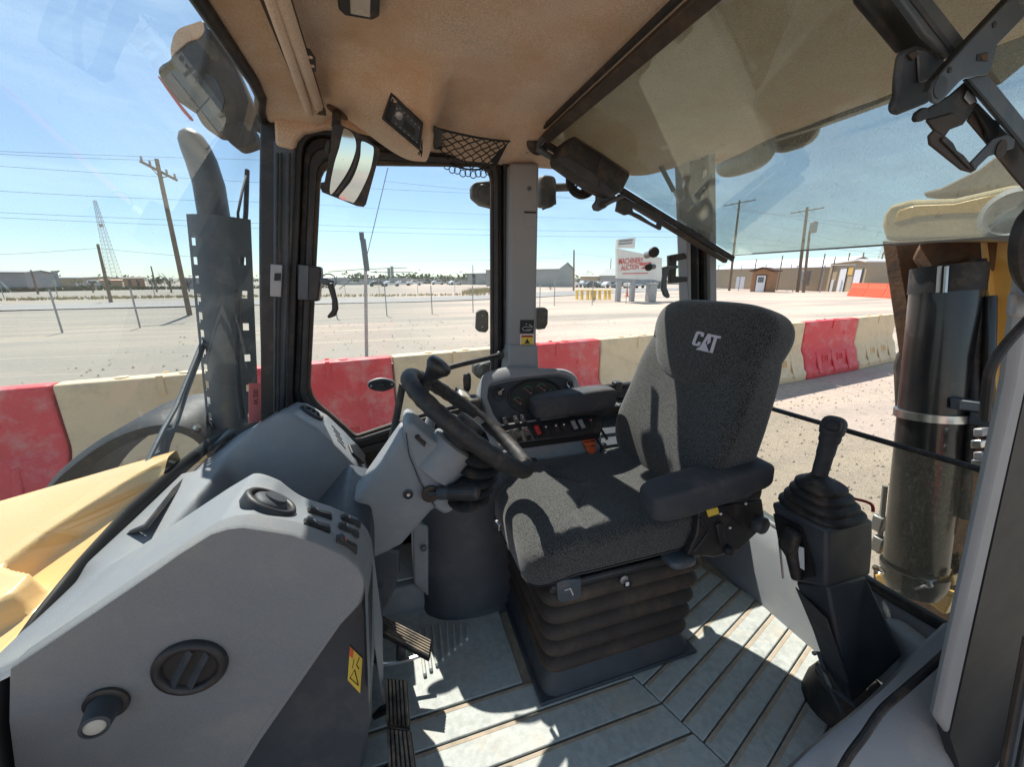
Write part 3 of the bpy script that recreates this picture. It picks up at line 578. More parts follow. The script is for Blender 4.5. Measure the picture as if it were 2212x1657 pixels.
# ---- little shed
b0 = at(1622, 629, Z=G); 
A_ = gz(1620, 630); B_ = gz(1662, 631); ex = (B_ - A_); ex.z = 0; L = ex.length; ex.normalize(); ey = V((-ex.y, ex.x, 0)); up = V((0, 0, 1)); hs = at(1622, 584, Y=A_.y).z - G - .2
ey = ey if ey.y > 0 else -ey
t = thing('garden_shed', 'small brown plank shed with white door and gable roof', 'shed', tuple(A_)); m = MB()
m.prism([A_, B_, B_ + up * hs, (A_ + B_) / 2 + up * hs * 1.14, A_ + up * hs], ey * L * .9); m.obj('wall', K['brownw'], t)
for k in range(9):
    m = MB(); z = hs * (k + .5) / 9; p = A_ + up * (z - hs / 18) - ey * .1
    m.prism([p, p + ex * L, p + ex * L + up * (hs / 9 - .06), p + up * (hs / 9 - .06)], ey * .09); m.obj('plank', K['brownw'], t)
m = MB()
for s in (0, 1):
    p = (A_ if s == 0 else B_) + up * hs - ey * .5 + ex * (-.4 if s == 0 else .4); q = (A_ + B_) / 2 + up * hs * 1.16 - ey * .5; m.prism([p, q, q + up * .2, p + up * .2], ey * (L * .9 + 1))
m.obj('roof', K['trim'], t)
m = MB(); p = A_ + ex * L * .27 - ey * .22; m.prism([p + up * .05, p + ex * L * .46 + up * .05, p + ex * L * .46 + up * hs * .8, p + up * hs * .8], ey * .1); dr = m.obj('door', K['doorw'], t)
m = MB(); m.ring([p + ex * a * L + up * b * hs - ey * .05 for a, b in ((-.03, 0), (.49, 0), (.49, .83), (-.03, .83))], [p + ex * a * L + up * b * hs - ey * .05 for a, b in ((0, .0), (.46, .0), (.46, .8), (0, .8))], ey * .12); m.obj('door_frame', K['trim'], t)
for a in (0, 1, 2):
    for b in (0, 1, 2):
        q = p + ex * L * (.08 + .1 * a) + up * hs * (.47 + .09 * b) - ey * .04; m = MB(); m.prism([q, q + ex * L * .085, q + ex * L * .085 + up * hs * .075, q + up * hs * .075], ey * .03); m.obj('pane', K['win'], dr)
# meter box
b0 = gz(1730, 628); t = thing('meter_box', 'grey electrical meter cabinet on the pole near the pipe gate', 'meter box', tuple(b0)); p = at(1733, 598, Y=b0.y); m = MB(); m.box((p.x, p.y - .6, p.z - .2), (1.9, .5, 2.7)); m.obj('cabinet', K['galv'], t, bevel=.05)
m = MB(); m.tube([(p.x, p.y - .3, G), (p.x, p.y - .3, p.z)], .14, 8); m.tube([(p.x - 1.2, p.y - .3, G), (p.x - 1.2, p.y - .3, p.z + 1.6)], .1, 8); m.obj('conduit', K['galv'], t)
# ---- scrub, trees and dead trees
def shrub(label, b0, w_, h_, name='desert_shrub', cat='shrub', trunk=0, dens=260, leafm='leaf', seed=1):
    rr = random.Random(seed); t = thing(name, label, cat, tuple(b0)); m = MB(); B = V(b0)
    for i in range(dens):
        a, q = rr.random() * 6.28, rr.random() ** .5; z = rr.random(); rad_ = w_ / 2 * q * (1 - .55 * abs(z - .35) ** 1.1) * (.75 + .35 * math.sin(a * 3 + seed))
        c = B + V((math.cos(a) * rad_, math.sin(a) * rad_, trunk + z * (h_ - trunk) * (.8 + .2 * math.sin(a * 2 + seed)))); s = h_ * rr.uniform(.035, .085)
        d1 = V((rr.uniform(-1, 1), rr.uniform(-1, 1), rr.uniform(-1, 1))).normalized() * s; d2 = V((rr.uniform(-1, 1), rr.uniform(-1, 1), rr.uniform(-1, 1))).normalized() * s
        m.add([c, c + d1, c + d2], [(0, 1, 2)])
    m.obj('crown', K[leafm], t, smooth=0); m = MB()
    for i in range(5):
        a = rr.random() * 6.28; m.tube([B, B + V((math.cos(a) * w_ * .12, math.sin(a) * w_ * .12, h_ * .4)), B + V((math.cos(a) * w_ * .3, math.sin(a) * w_ * .3, h_ * .75))], [h_ * .02, h_ * .014, h_ * .006], 5)
    m.obj('trunk', K['bark'], t)
for i, (u, v, wpx, hpx, D, lb) in enumerate([(170, 611, 16, 13, 110, 'olive shrub in front of the beige farm shed'), (860, 606, 20, 9, 300, 'first round tree of the town right of the elevator'), (885, 606, 16, 12, 300, 'second taller town tree'), (905, 606, 18, 11, 290, 'dark town tree near the middle of the window'), (925, 606, 12, 14, 300, 'pointed town tree'), (950, 606, 20, 10, 280, 'wide town tree'), (975, 606, 22, 12, 290, 'bushy town tree before the workshop'), (995, 607, 16, 10, 260, 'low town tree beside the workshop'),
                                           (1273, 602, 24, 18, 170, 'rounded tree above the white office roof'), (1295, 604, 12, 12, 150, 'small tree left of the gabled building'), (1283, 648, 12, 7, 40, 'low green weed clump by the pipe tables'), (820, 608, 22, 8, 280, 'low green hedge beside the mast'), (790, 609, 20, 8, 260, 'hedge under the elevator wall'), (1190, 617, 20, 6, 80, 'dry scrub in front of the grey warehouse')]):
    b0 = at(u, v, D=D); s = D / 861 / math.cos(math.atan((u - 1106) / 861)); b0.z = at(u, v, D=D).z if D > 60 else G
    b0.z = min(b0.z, G + .1) if D < 60 else G; top = at(u, v - hpx, D=D).z
    shrub(lb if len(lb.split()) > 3 else lb + ' on the skyline', b0, wpx * s, top - G, seed=i + 1, name='tree' if D > 120 else 'desert_shrub', cat='tree' if D > 120 else 'shrub')
def dead(label, u, v, hpx, D, seed):
    rr = random.Random(seed); b0 = at(u, v, D=D); b0.z = G; H = at(u, v - hpx, D=D).z - G; t = thing('bare_tree', label, 'tree', tuple(b0)); m = MB(); m2 = MB()
    m.tube([b0, b0 + V((.1, 0, H * .5))], [H * .04, H * .025], 6); m.obj('trunk', K['bark'], t)
    for i in range(16):
        a = rr.random() * 6.28; p = b0 + V((0, 0, H * rr.uniform(.25, .5))); q = p + V((math.cos(a) * H * rr.uniform(.2, .5), math.sin(a) * H * .2, H * rr.uniform(.1, .45)))
        m2.tube([p, (p + q) / 2 + V((0, 0, H * .06)), q, q + V((math.cos(a * 2) * H * .12, 0, H * .1))], [H * .02, H * .013, H * .008, H * .004], 4)
    m2.obj('branches', K['bark'], t, kind='stuff')
dead('leafless tree right of the brick house', 366, 612, 24, 85, 3); dead('leafless tree left of the brick house near white trucks', 196, 612, 16, 95, 4); dead('leafless tree by the exhaust stack base', 405, 612, 18, 90, 5)
# red and yellow grass verge and scrub strip on the far left
def verge(label, P, h, name, m_, n_=900, seed=2):
    rr = random.Random(seed); b = MB()
    for i in range(n_):
        k = rr.random() * (len(P) - 1); a = V(P[int(k)]).lerp(V(P[int(k) + 1]), k % 1); a += V((rr.uniform(-1, 1), rr.uniform(-1.6, 1.6), 0)); s = h * rr.uniform(.5, 1.2)
        for j in range(3):
            d = V((rr.uniform(-.5, .5), rr.uniform(-.3, .3), 1)).normalized() * s; b.add([a + V((-.05, 0, 0)), a + V((.06, 0, 0)), a + d], [(0, 1, 2)])
    o = b.obj(name, m_, smooth=0); tag(o, label, 'grass'); o['kind'] = 'stuff'
verge('dry yellow roadside grass along the far fence', [gz(-260, 657), gz(0, 649), gz(240, 645), gz(430, 642), gz(820, 640), gz(1060, 637)], .35, 'dry_grass', K['grassm'])
verge('dry grass patch behind the brown shed and pipe fence', [gz(1550, 622), gz(1720, 624), gz(1840, 626)], .9, 'dry_grass', K['grassm'], 700, 5)
verge('tall dry weeds on the sandy bank by the greenish workshop', [gz(1010, 634), gz(1045, 632), gz(1062, 631)], .8, 'dry_weeds', K['grassm'], 400, 6)
verge('low olive scrub strip beyond the far fence', [gz(-100, 634), gz(160, 628), gz(420, 624), gz(700, 622)], .9, 'low_scrub', K['leaf'], 1300, 7)
# the town beyond the lot, one mass of trees, sheds and roofs
rr = random.Random(31); b = MB(); bw = MB()
for k in range(520):
    u = rr.uniform(735, 1120) if k < 300 else rr.uniform(1240, 1540) if k < 400 else rr.uniform(20, 560); D = rr.uniform(170, 330); p = at(u, 606, D=D); p.z = G; s = rr.uniform(1.5, 4.5) * (.75 if u < 600 else 1)
    for j in range(14):
        c = p + V((rr.gauss(0, s * .45), rr.gauss(0, s * .4), abs(rr.gauss(s * .45, s * .3)))); q = [c + V((rr.uniform(-1, 1), rr.uniform(-1, 1), rr.uniform(-1, 1))) * s * .33 for _ in range(3)]; b.add(q, [(0, 1, 2)])
for k in range(110):
    u = rr.uniform(700, 1130) if k < 70 else rr.uniform(1250, 1540); D = rr.uniform(150, 260); p = at(u, 606, D=D); h_ = rr.uniform(.8, 2.6); bw.box((p.x, p.y, G + h_ / 2), (rr.uniform(2, 9), rr.uniform(2, 5), h_), (0, 0, rr.uniform(-.3, .3)))
ob_ = b.obj('town_trees', K['leaf'], smooth=0); tag(ob_, 'hazy band of low trees of the town along the horizon', 'trees'); ob_['kind'] = 'stuff'
ob_ = bw.obj('town_sheds', K['galv'], smooth=0); tag(ob_, 'scattered pale sheds, trailers and machinery among the far trees', 'buildings'); ob_['kind'] = 'stuff'
# ---- parked vehicles in the distance
def car(kind, m_):
    t = thing('parked_' + kind, 'x', kind); b = MB()
    if kind == 'truck':
        b.prism([(-2.7, -.95, .5), (2.7, -.95, .5), (2.7, -.95, 1.05), (1.3, -.95, 1.15), (.8, -.95, 1.8), (-.7, -.95, 1.85), (-.9, -.95, 1.2), (-2.7, -.95, 1.2)], (0, 1.9, 0))
    else:
        b.prism([(-2.2, -.9, .4), (2.2, -.9, .4), (2.2, -.9, .85), (1.2, -.9, 1.0), (.6, -.9, 1.45), (-1.2, -.9, 1.5), (-2.1, -.9, 1.0)], (0, 1.8, 0))
    b.obj('body', m_, t, bevel=.08); q = MB()
    z = 1.2 if kind == 'truck' else 1.02
    for s in (-1, 1): q.prism([(-.55, s * .96, z), (1.0, s * .96, z), (.66, s * .96, z + .42), (-.5, s * .96, z + .42)], (0, -s * .03, 0))
    q.obj('side_window', K['win'], t)
    for x in (-1.6, 1.6):
        for s in (-1, 1): q = MB(); q.lathe([(.2, 0), (.38, 0), (.38, .22), (.2, .22)], (x, s * .78 - (.0 if s > 0 else -.0), .38), (0, s, 0), n=14); q.obj('wheel', K['tyre'], t)
    return t
cw, ctk, cdk = car('car', K['carw']), car('truck', K['carw']), car('car', K['card'])
spots = [(ctk, 200, 609, 135, .3, 'white pickup far behind the fence near the beige shed'), (cw, 845, 613, 120, .2, 'white car right of the mast'), (cw, 870, 613, 130, .1, 'white car below the round town tree'), (ctk, 895, 613, 135, .0, 'white pickup in the town lot'), (cdk, 815, 613, 120, .2, 'dark car under the hedge'),
         (cw, 945, 611, 150, .1, 'white car farther along the town lot'), (ctk, 1262, 611, 105, .1, 'white pickup before the long low office'), (cdk, 1280, 612, 100, .0, 'dark car in the lot left of the billboard'), (cw, 1298, 611, 102, .1, 'white car in the lot next to the dark one'), (cw, 1318, 611, 100, .2, 'white car close to the billboard edge'), (cdk, 1345, 612, 98, .2, 'dark car behind the billboard posts'), (ctk, 1372, 611, 96, .2, 'white pickup seen between billboard posts'), (cdk, 1420, 612, 94, .2, 'dark car right of the billboard'), (cw, 983, 612, 140, .3, 'white car before the town trees')]
used = set()
for src, u, v, D, rz, lb in spots:
    p = at(u, v, D=D); p.z = G
    t = src if src.name not in used else dup(src); used.add(src.name); t.location = p; t.rotation_euler = (0, 0, rz); t['label'] = lb
    t.scale = (1, 1, 1)
# ================================================================== THE CAB OF THE BACKHOE LOADER
cab = thing('machine_cab', 'tan lined cab of the backhoe loader with black window frames and grey floor mat', 'cab', (0, 0, 0))
YW = 1.5                                                                   # the far side wall
def W(u, v, Y=YW): return at(u, v, Y=Y)
# ---- floor: a dark base with raised mat panels, grooves between them
m = MB(); m.prism([(-.75, .12, -.03), (1.5, .12, -.03), (1.5, 1.62, -.03), (-.75, 1.62, -.03)], (0, 0, .026)); m.obj('floor_base', K['dust'], cab)
def panel(poly, mm='mat_', h=.008, bev=.003, name='mat_panel'):
    b = MB(); b.prism([V((x, y, .001)) for x, y in poly], (0, 0, h)); return b.obj(name, K[mm], cab, bevel=bev)
def clipy(poly, a, b_, c):  # keep a*x+b*y<=c
    out = []
    for i in range(len(poly)):
        p, q = poly[i], poly[(i + 1) % len(poly)]; fp, fq = a * p[0] + b_ * p[1] - c, a * q[0] + b_ * q[1] - c
        if fp <= 0: out.append(p)
        if fp * fq < 0: t = fp / (fp - fq); out.append((p[0] + (q[0] - p[0]) * t, p[1] + (q[1] - p[1]) * t))
    return out
# straight strips under the pedals, running along the machine; then bent strips that swing forward beside the seat
sw = .088; gp = .0026; sw2 = .062
th = rad(19)                                                               # the bent strips lean toward the rear corner
base_ = [(-.75, .12), (1.45, .12), (1.45, .79), (.985, .79), (-.75, .79)]
def bend_x(y): return .62 + (.79 - y) * .35
for k in range(8):
    y0, y1 = .84 - sw * (k + 1) + gp, .84 - sw * k - gp
    y1 = min(y1, .835)
    P = [(-.72, y0), (bend_x(y0), y0), (bend_x(y1), y1), (-.72, y1)]
    panel(P)
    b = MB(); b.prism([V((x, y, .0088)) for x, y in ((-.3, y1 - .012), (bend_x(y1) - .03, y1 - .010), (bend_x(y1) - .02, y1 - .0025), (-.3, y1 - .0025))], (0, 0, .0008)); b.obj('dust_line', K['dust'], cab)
c_, s_ = math.cos(th), math.sin(th)
for k in range(-5, 15):
    o0 = V((bend_x(.84), .84)); n_ = V((s_, -c_)); d_ = V((c_, s_))
    # direction of bent strips
    a0, a1 = sw2 * k + gp * .7, sw2 * (k + 1) - gp * .7
    f = lambda a: [(o0 + n_ * a - d_ * 2), (o0 + n_ * a + d_ * 2)]
    A_, B_ = f(a0), f(a1); poly = [(A_[0].x, A_[0].y), (B_[0].x, B_[0].y), (B_[1].x, B_[1].y), (A_[1].x, A_[1].y)]
    poly = clipy(poly, -1, -.35, -(.62 + .79 * .35) - .004)                # right of the bend line
    poly = clipy(poly, 0, 1, .785) if False else poly
    poly = clipy(poly, 1, 0, 1.28); poly = clipy(poly, 0, -1, -.14); poly = clipy(poly, 0, 1, 1.1)
    poly = clipy(poly, .93, .37, 1.50)
    if len(poly) > 2:
        ar = abs(sum(poly[i][0] * poly[(i + 1) % len(poly)][1] - poly[(i + 1) % len(poly)][0] * poly[i][1] for i in range(len(poly)))) / 2
        if ar > .002:
            panel(poly)
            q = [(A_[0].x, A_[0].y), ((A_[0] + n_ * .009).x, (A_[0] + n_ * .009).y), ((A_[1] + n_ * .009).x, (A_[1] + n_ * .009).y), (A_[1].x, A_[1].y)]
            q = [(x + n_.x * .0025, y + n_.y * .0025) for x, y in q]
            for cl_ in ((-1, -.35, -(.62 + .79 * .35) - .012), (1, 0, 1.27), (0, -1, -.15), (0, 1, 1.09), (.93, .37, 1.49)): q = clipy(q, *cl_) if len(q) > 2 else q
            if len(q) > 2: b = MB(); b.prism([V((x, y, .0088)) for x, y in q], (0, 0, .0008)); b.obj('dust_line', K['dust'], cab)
panel([(-.72, .842), (.30, .842), (.30, 1.5), (-.72, 1.5)], h=.0085)        # plain field before the pedals
rear = [at(1540, 1207, Z=0), at(1620, 1262, Z=0), at(1703, 1334, Z=0), at(1728, 1336, Z=0), at(1780, 1310, Z=0), (1.33, .95, 0), (1.33, 1.5, 0), (.95, 1.5, 0)]
b = MB(); b.prism([V((p[0], p[1], .0095)) for p in rear], (0, 0, .007)); b.obj('mat_corner_panel', K['mat_'], cab, bevel=.004)
for k in range(8):                                                          # foot rest ribs
    q0, q1 = at(905 + k * 15, 1352 - k * 1 + abs(k - 4) * 3, Z=.012), at(918 + k * 13, 1462 - k * 11, Z=.012)
    b = MB(); b.bar(q0 + V((0, 0, .004)), q1 + V((0, 0, .004)), .0105, .013); b.obj('foot_rest_rib', K['mat_'], cab, bevel=.003)
# ---- front, rear and side lower walls
b = MB(); b.box((-.66, .9, .25), (.05, 1.5, .54)); b.obj('front_wall', K['dark'], cab)
# far side wheel arch, a rounded charcoal casing under the instrument console
P = [(.03, 1.5), (.035, 1.24), (.07, 1.17), (.15, 1.135), (.27, 1.125), (.4, 1.15), (.5, 1.2), (1.36, 1.2), (1.36, 1.5)]
P = [(p.x, p.y) for p in spline([V((x, y, 0)) for x, y in P[:7]], 5)] + P[7:]
b = MB(); b.loft([[V((x, y + oz, z)) for x, y in P] for z, oz in ((0, -.018), (.012, -.014), (.03, 0), (.52, .012), (.56, .03))]); b.obj('wheel_arch_casing', K['dgray'], cab, smooth=50)
b = MB(); b.prism([at(890, 1128, Y=1.18), at(926, 1140, Y=1.17), at(926, 1292, Y=1.17), at(893, 1262, Y=1.18)], (0, .06, 0)); b.obj('arch_side_cover', K['gray'], cab, bevel=.008)
for z in (.27,): b = MB(); b.lathe([(.011, 0), (.011, .004), (.006, .006)], at(915, 1185, Y=1.165), (0, -1, 0), 12); b.obj('trim_screw', K['dsteel'], cab)
b = MB(); b.box((-.02, 1.34, .06), (.3, .26, .12)); b.obj('door_step', K['gray'], cab, bevel=.012)
b = MB(); b.box((-.13, 1.34, .128), (.34, .2, .008)); b.obj('step_tread', K['mat_'], cab, bevel=.003)
# far side lower wall below the window
b = MB(); b.prism([(-.62, YW, 0), (1.4, YW, 0), (1.4, YW, .66), (-.18, YW, .60), (-.36, YW, .68), (-.6, YW, .66)], (0, .05, 0)); b.obj('side_panel', K['rubber'], cab)
# ---- far side door window: nested black seals round the glass
inn = rnd_poly([W(692, 352), W(1062, 357), W(1062, 860), W(935, 888), W(768, 944), W(722, 902), W(667, 858)], [.06, .055, .05, .08, .015, .06, .06], 5)
out = rnd_poly([W(634, 250), W(1100, 335), W(1100, 905), W(935, 940), W(765, 985), W(700, 930), W(612, 890)], [.07, .03, .02, .1, .03, .05, .05], 5)
def between(a, b_, t, y=0): return [p.lerp(q, t) + V((0, y, 0)) for p, q in zip(a, b_)]
b = MB(); b.ring(between(out, inn, .0, -.015), between(out, inn, .36, -.015), (0, .07, 0)); b.obj('door_frame', K['black'], cab, bevel=.004)
b = MB(); b.ring(between(out, inn, .36, .008), between(out, inn, .62, .004), (0, .05, 0)); b.obj('door_seal', K['rubber'], cab, bevel=.006)
b = MB(); b.ring(between(out, inn, .62, -.008), between(out, inn, .86, -.004), (0, .04, 0)); b.obj('window_frame', K['black'], cab, bevel=.005)
b = MB(); b.ring(between(out, inn, .86, .006), between(out, inn, 1.0, .01), (0, .02, 0)); b.obj('glazing_strip', K['bellow'], cab, bevel=.003)
b = MB(); b.prism([p + V((0, .022, 0)) for p in inn], (0, .005, 0)); b.obj('door_glass', K['g_side'], cab, smooth=0)
# ---- far side rear quarter window
inn2 = rnd_poly([W(1163, 352), W(1474, 345), W(1492, 800), W(1270, 838), W(1160, 842)], [.03, .08, .05, .03, .03], 5)
out2 = rnd_poly([W(1150, 338), W(1500, 320), W(1520, 860), W(1270, 862), W(1146, 872)], [.03, .08, .05, .03, .03], 5)
b = MB(); b.ring(between(out2, inn2, 0, 0), between(out2, inn2, .8, 0), (0, .05, 0)); b.obj('window_frame', K['black'], cab, bevel=.004)
b = MB(); b.prism([p + V((0, .03, 0)) for p in inn2], (0, .005, 0)); b.obj('quarter_glass', K['g_side'], cab, smooth=0)
# ---- A pillar between windscreen and far door
b = MB(); q = [W(566, 235), W(626, 300), W(600, 905), W(566, 905)]; b.prism([p + V((0, -.02, 0)) for p in q], (0, .06, 0)); b.obj('front_pillar', K['black'], cab, bevel=.006)
b = MB(); q = [W(590, 300, 1.47), W(638, 316, 1.47), W(612, 895, 1.47), W(590, 895, 1.47)]; b.prism(q, (0, .03, 0)); b.obj('pillar_channel', K['dsteel'], cab, bevel=.005)
for u in (596, 604, 622): b = MB(); b.tube([W(u + 4, 330, 1.455), W(u - 2, 890, 1.455)], .0035, 6); b.obj('pillar_bead', K['rubber'], cab)
# latch striker on that pillar
b = MB(); q = [W(584, 570, 1.45), W(610, 572, 1.45), W(607, 642, 1.45), W(583, 640, 1.45)]; b.prism(q, (0, .012, 0)); b.obj('striker_plate', K['galv'], cab, bevel=.002)
b = MB(); q = [W(593, 590, 1.444), W(606, 590, 1.444), W(605, 606, 1.444), W(592, 606, 1.444)]; b.prism(q, (0, .01, 0)); b.obj('striker_slot', K['rubber'], cab)
# ---- B pillar cover with stickers
bp0 = [W(1103, 350, 1.44), W(1166, 350, 1.44), W(1157, 800, 1.44), W(1098, 800, 1.44)]
b = MB(); b.prism(bp0, (0, .08, 0)); bpil = b.obj('pillar_cover', K['grayl'], cab, bevel=.012)
b = MB(); q = [W(1100, 745, 1.43), W(1162, 745, 1.43), W(1165, 812, 1.40), W(1094, 812, 1.40)]; b.prism(q, (0, .09, 0)); b.obj('pillar_foot_cover', K['grayl'], cab, bevel=.008)
b = MB(); q = [W(1133, 458, 1.437), W(1161, 460, 1.437), W(1160, 492, 1.437), W(1132, 490, 1.437)]; b.prism(q, (0, .01, 0)); b.obj('hook_cover', K['grayl'], cab, bevel=.003)
b = MB(); q = [W(1133, 456, 1.434), W(1158, 457, 1.434), W(1158, 460, 1.434), W(1134, 460, 1.434)]; b.prism(q, (0, .005, 0)); b.obj('hook_slot', K['ink'], cab)
b = MB(); b.lathe([(.008, 0), (.008, .003), (.004, .004)], W(1143, 407, 1.438), (0, -1, 0), 12); b.obj('trim_screw', K['dsteel'], cab)
def sticker(nm, c, mm, y, parent=cab, t=.0015):
    b = MB(); b.prism([W(u, v, y) for u, v in c], (0, t, 0)); return b.obj(nm, K[mm], parent, smooth=0)
s1 = sticker('switch_sticker', [(1124, 691), (1154, 691), (1152, 720), (1123, 720)], 'ink', 1.4375)
b = MB(); b.tube([W(u, v, 1.4365) for u, v in ((1146, 714), (1132, 714), (1128, 710), (1132, 706), (1149, 706), (1149, 712), (1138, 712))], .0009, 4); b.obj('sticker_symbol', K['white'], s1)
for q in (((1138, 699), (1136, 701)), ((1143, 701), (1147, 703)), ((1148, 704), (1150, 706))): b = MB(); b.tube([W(*q[0], 1.4365), W(*q[1], 1.4365)], .0012, 4); b.obj('sticker_symbol', K['white'], s1)
s2 = sticker('warning_sticker', [(1124, 722), (1154, 722), (1152, 766), (1123, 766)], 'white', 1.4375)
sticker('sticker_field', [(1126, 729), (1152, 729), (1151, 764), (1125, 764)], 'decal', 1.4368, s2, .0004)
sticker('sticker_header', [(1126, 724), (1152, 724), (1152, 729), (1126, 729)], 'orange', 1.4368, s2, .0004)
for P in (((1139, 731), (1145, 742), (1133, 742)), ((1126, 743.3), (1151, 743.3), (1151, 744), (1126, 744)), ((1138, 747), (1141, 747), (1144, 758), (1134, 758)), ((1138, 744.5), (1141, 744.5), (1141, 747), (1138, 747)), ((1133, 757), (1136, 757), (1134, 762), (1132, 762)), ((1143, 757), (1146, 757), (1148, 762), (1145, 762)), ((1128, 725.5), (1149, 725.5), (1149, 727.5), (1128, 727.5))):
    sticker('sticker_print', P, 'ink', 1.4362, s2, .0004)
# ---- C pillar at the far rear corner
b = MB(); q = [W(1474, 330), W(1500, 330), W(1508, 700), W(1484, 700)]; b.prism([p + V((0, -.01, 0)) for p in q], (0, .06, 0)); b.obj('rear_pillar', K['dsteel'], cab, bevel=.004)
Yc = 1.42
for (u0, u1, mm, y) in ((1478, 1491, 'grayl', 1.45), (1491, 1499, 'black', 1.47), (1499, 1508, 'rubber', 1.44), (1508, 1517, 'black', 1.46), (1517, 1530, 'rubber', 1.43), (1530, 1546, 'grayl', 1.41)):
    b = MB(); b.prism([W(u0, 322, y), W(u1, 322, y), W(u1 + 4, 800, y), W(u0 + 14 - (u0 - 1478) * .12, 800, y)], (0, .06, 0)); b.obj('rear_pillar_section', K[mm], cab, bevel=.004)
def L5(x, y, Y=1.40): return W((1560 + x * .1448) * .9175, (320 + y * .1448) * .9175, Y)
b = MB(); b.prism([L5(*p) for p in [(285, 1090), (340, 1040), (400, 1030), (530, 930), (600, 800), (700, 660), (812, 600), (812, 700), (740, 760), (660, 850), (640, 960), (720, 1000), (790, 1050), (815, 1100), (820, 1560), (640, 1540), (430, 1440), (290, 1330)]], (0, .008, 0)); lt = b.obj('window_lock_bracket', K['dsteel'], cab, bevel=.001)
for c_s in ([(530, 1270), (690, 1120), (730, 1130), (770, 1200), (610, 1360)], [(400, 1230), (470, 1120), (515, 1135), (430, 1220)], [(540, 1040), (570, 1015), (610, 1050), (575, 1085)]):
    b = MB(); b.prism([L5(*p, Y=1.398) for p in c_s], (0, .002, 0)); b.obj('bracket_slot', K['linerg'], lt)
b = MB(); b.box(W(1521, 388, 1.41), (.012, .01, .07)); b.obj('pillar_tab', K['white'], cab, bevel=.003)
# ---- roof lining, a moulded cloth skin with a radio bulge over the far front
def roof_z(x, y):
    z = 1.69 + .02 * sm(.9, 1.4, x)
    z -= (.012 + .078 * sm(.14, .30, x) * (1 - .85 * sm(1.0, 1.38, x))) * sm(1.22, 1.5, y)      # drops to the far window header
    z -= .03 * (1 - sm(-.165, -.12, x))
    dpt = .02 + .125 * sm(-.16, .12, x)
    z -= dpt * (1 - sm(.14, .20, x)) * sm(1.02, 1.30, y) * (1 - sm(1.325, 1.40, y))
    z -= .06 * (1 - sm(.1, .3, y))
    return z
xs = sorted(set(lin(-.165, 1.42, 110) + lin(.13, .25, 24))); ys = sorted(set(lin(.0, 1.5, 90) + lin(1.25, 1.45, 40)))
rb = MB(); rb.grid(lambda x, y: V((x, y, roof_z(x, y) + .0025 * noise.noise(V((x * 9, y * 9, 1))))), xs, ys)
rb.obj('roof_lining', K['liner'], cab, smooth=70)
b = MB(); b.prism([(-.255, -.15, 1.83), (1.5, -.15, 1.83), (1.5, 1.62, 1.83), (-.255, 1.62, 1.83)], (0, 0, .03)); b.obj('roof_panel', K['yellow'], cab)
# front header between the shade tubes and the windscreen
hp = [(-.160, 1.665), (-.19, 1.665), (-.225, 1.668), (-.25, 1.662), (-.262, 1.668), (-.262, 1.70)]
b = MB(); b.loft([[V((x - .045 * sm(1.2, 1.5, y) * (x < -.2), y, z - .01 * sm(1.25, 1.5, y))) for x, z in hp] for y in lin(-.1, 1.5, 24)], closed=False, caps=False); b.obj('front_header_lining', K['liner'], cab, smooth=70)
# cloth corner cover above the far door, and strip above the windows
P = [at(520, 110, Y=1.30), at(560, 195, Y=1.42), at(588, 225, Y=1.46), at(592, 312, Y=1.455), at(632, 322, Y=1.455), at(642, 300, Y=1.455), at(660, 285, Y=1.455), at(700, 272, Y=1.45), at(720, 235, Y=1.45), at(690, 150, Y=1.42), at(610, 110, Y=1.38)]
b = MB(); b.prism([W(557, 150, 1.46), W(575, 225, 1.46), W(590, 232, 1.46), W(594, 312, 1.46), W(633, 322, 1.46), W(640, 300, 1.46), W(655, 285, 1.46), W(700, 275, 1.46), W(740, 275, 1.46), W(740, 180, 1.46)], (0, .04, 0)); b.obj('corner_lining', K['liner'], cab, bevel=.014)
P = [W(640, 300), W(700, 272), W(900, 322), W(1100, 352), W(1172, 352), W(1210, 347), W(1440, 343), W(1476, 352), W(1550, 356), W(1550, 290), W(640, 190)]
b = MB(); b.prism([p + V((0, -.035, 0)) for p in P], (0, .07, 0)); b.obj('side_header_lining', K['liner'], cab, bevel=.012)
b = MB(); b.prism([at(1484, 331, X=1.42), at(1577, 316, X=1.42), at(1629, 297, X=1.42), at(1700, 279, X=1.42), at(1937, 183, X=1.42), at(2190, 45, X=1.42), at(2190, 0, X=1.42), at(1540, 290, X=1.42)], (.05, 0, 0)); b.obj('rear_header_lining', K['linerg'], cab, bevel=.012)
# ---- windscreen: glass, black base seal, top seal
wx = lambda z: -.60 + (.34) * sm(.66, 1.66, z) ** 1.0 * 1.0
def wpt(y, t):                                        # t 0 base .. 1 top, slightly bowed
    x0 = -.605 + .155 * sm(1.3, 1.53, y); x1 = -.268 - .05 * sm(1.25, 1.5, y)
    x = x0 + (x1 - x0) * t ** 1.3 - .04 * math.sin(t * 3.14) * max(0, 1 - ((y - .7) / .82) ** 2) * .6; z = .655 + t * 1.0
    return V((x, y, z))
b = MB(); b.grid(lambda y, t: wpt(y, t), lin(.12, 1.52, 20), lin(0, 1, 16)); b.obj('windscreen', K['g_wind'], cab, smooth=80)
b = MB(); b.tube([at(u, v, X=-.6) + V((0, 0, 0)) for u, v in ((10, 1700), (5, 1560), (22, 1440), (90, 1340), (180, 1225), (280, 1112), (380, 1020), (450, 962), (492, 934))], [.02, .02, .022, .021, .021, .022, .022, .021, .018], 12, flat=.45); b.obj('windscreen_base_seal', K['ink'], cab, smooth=60)
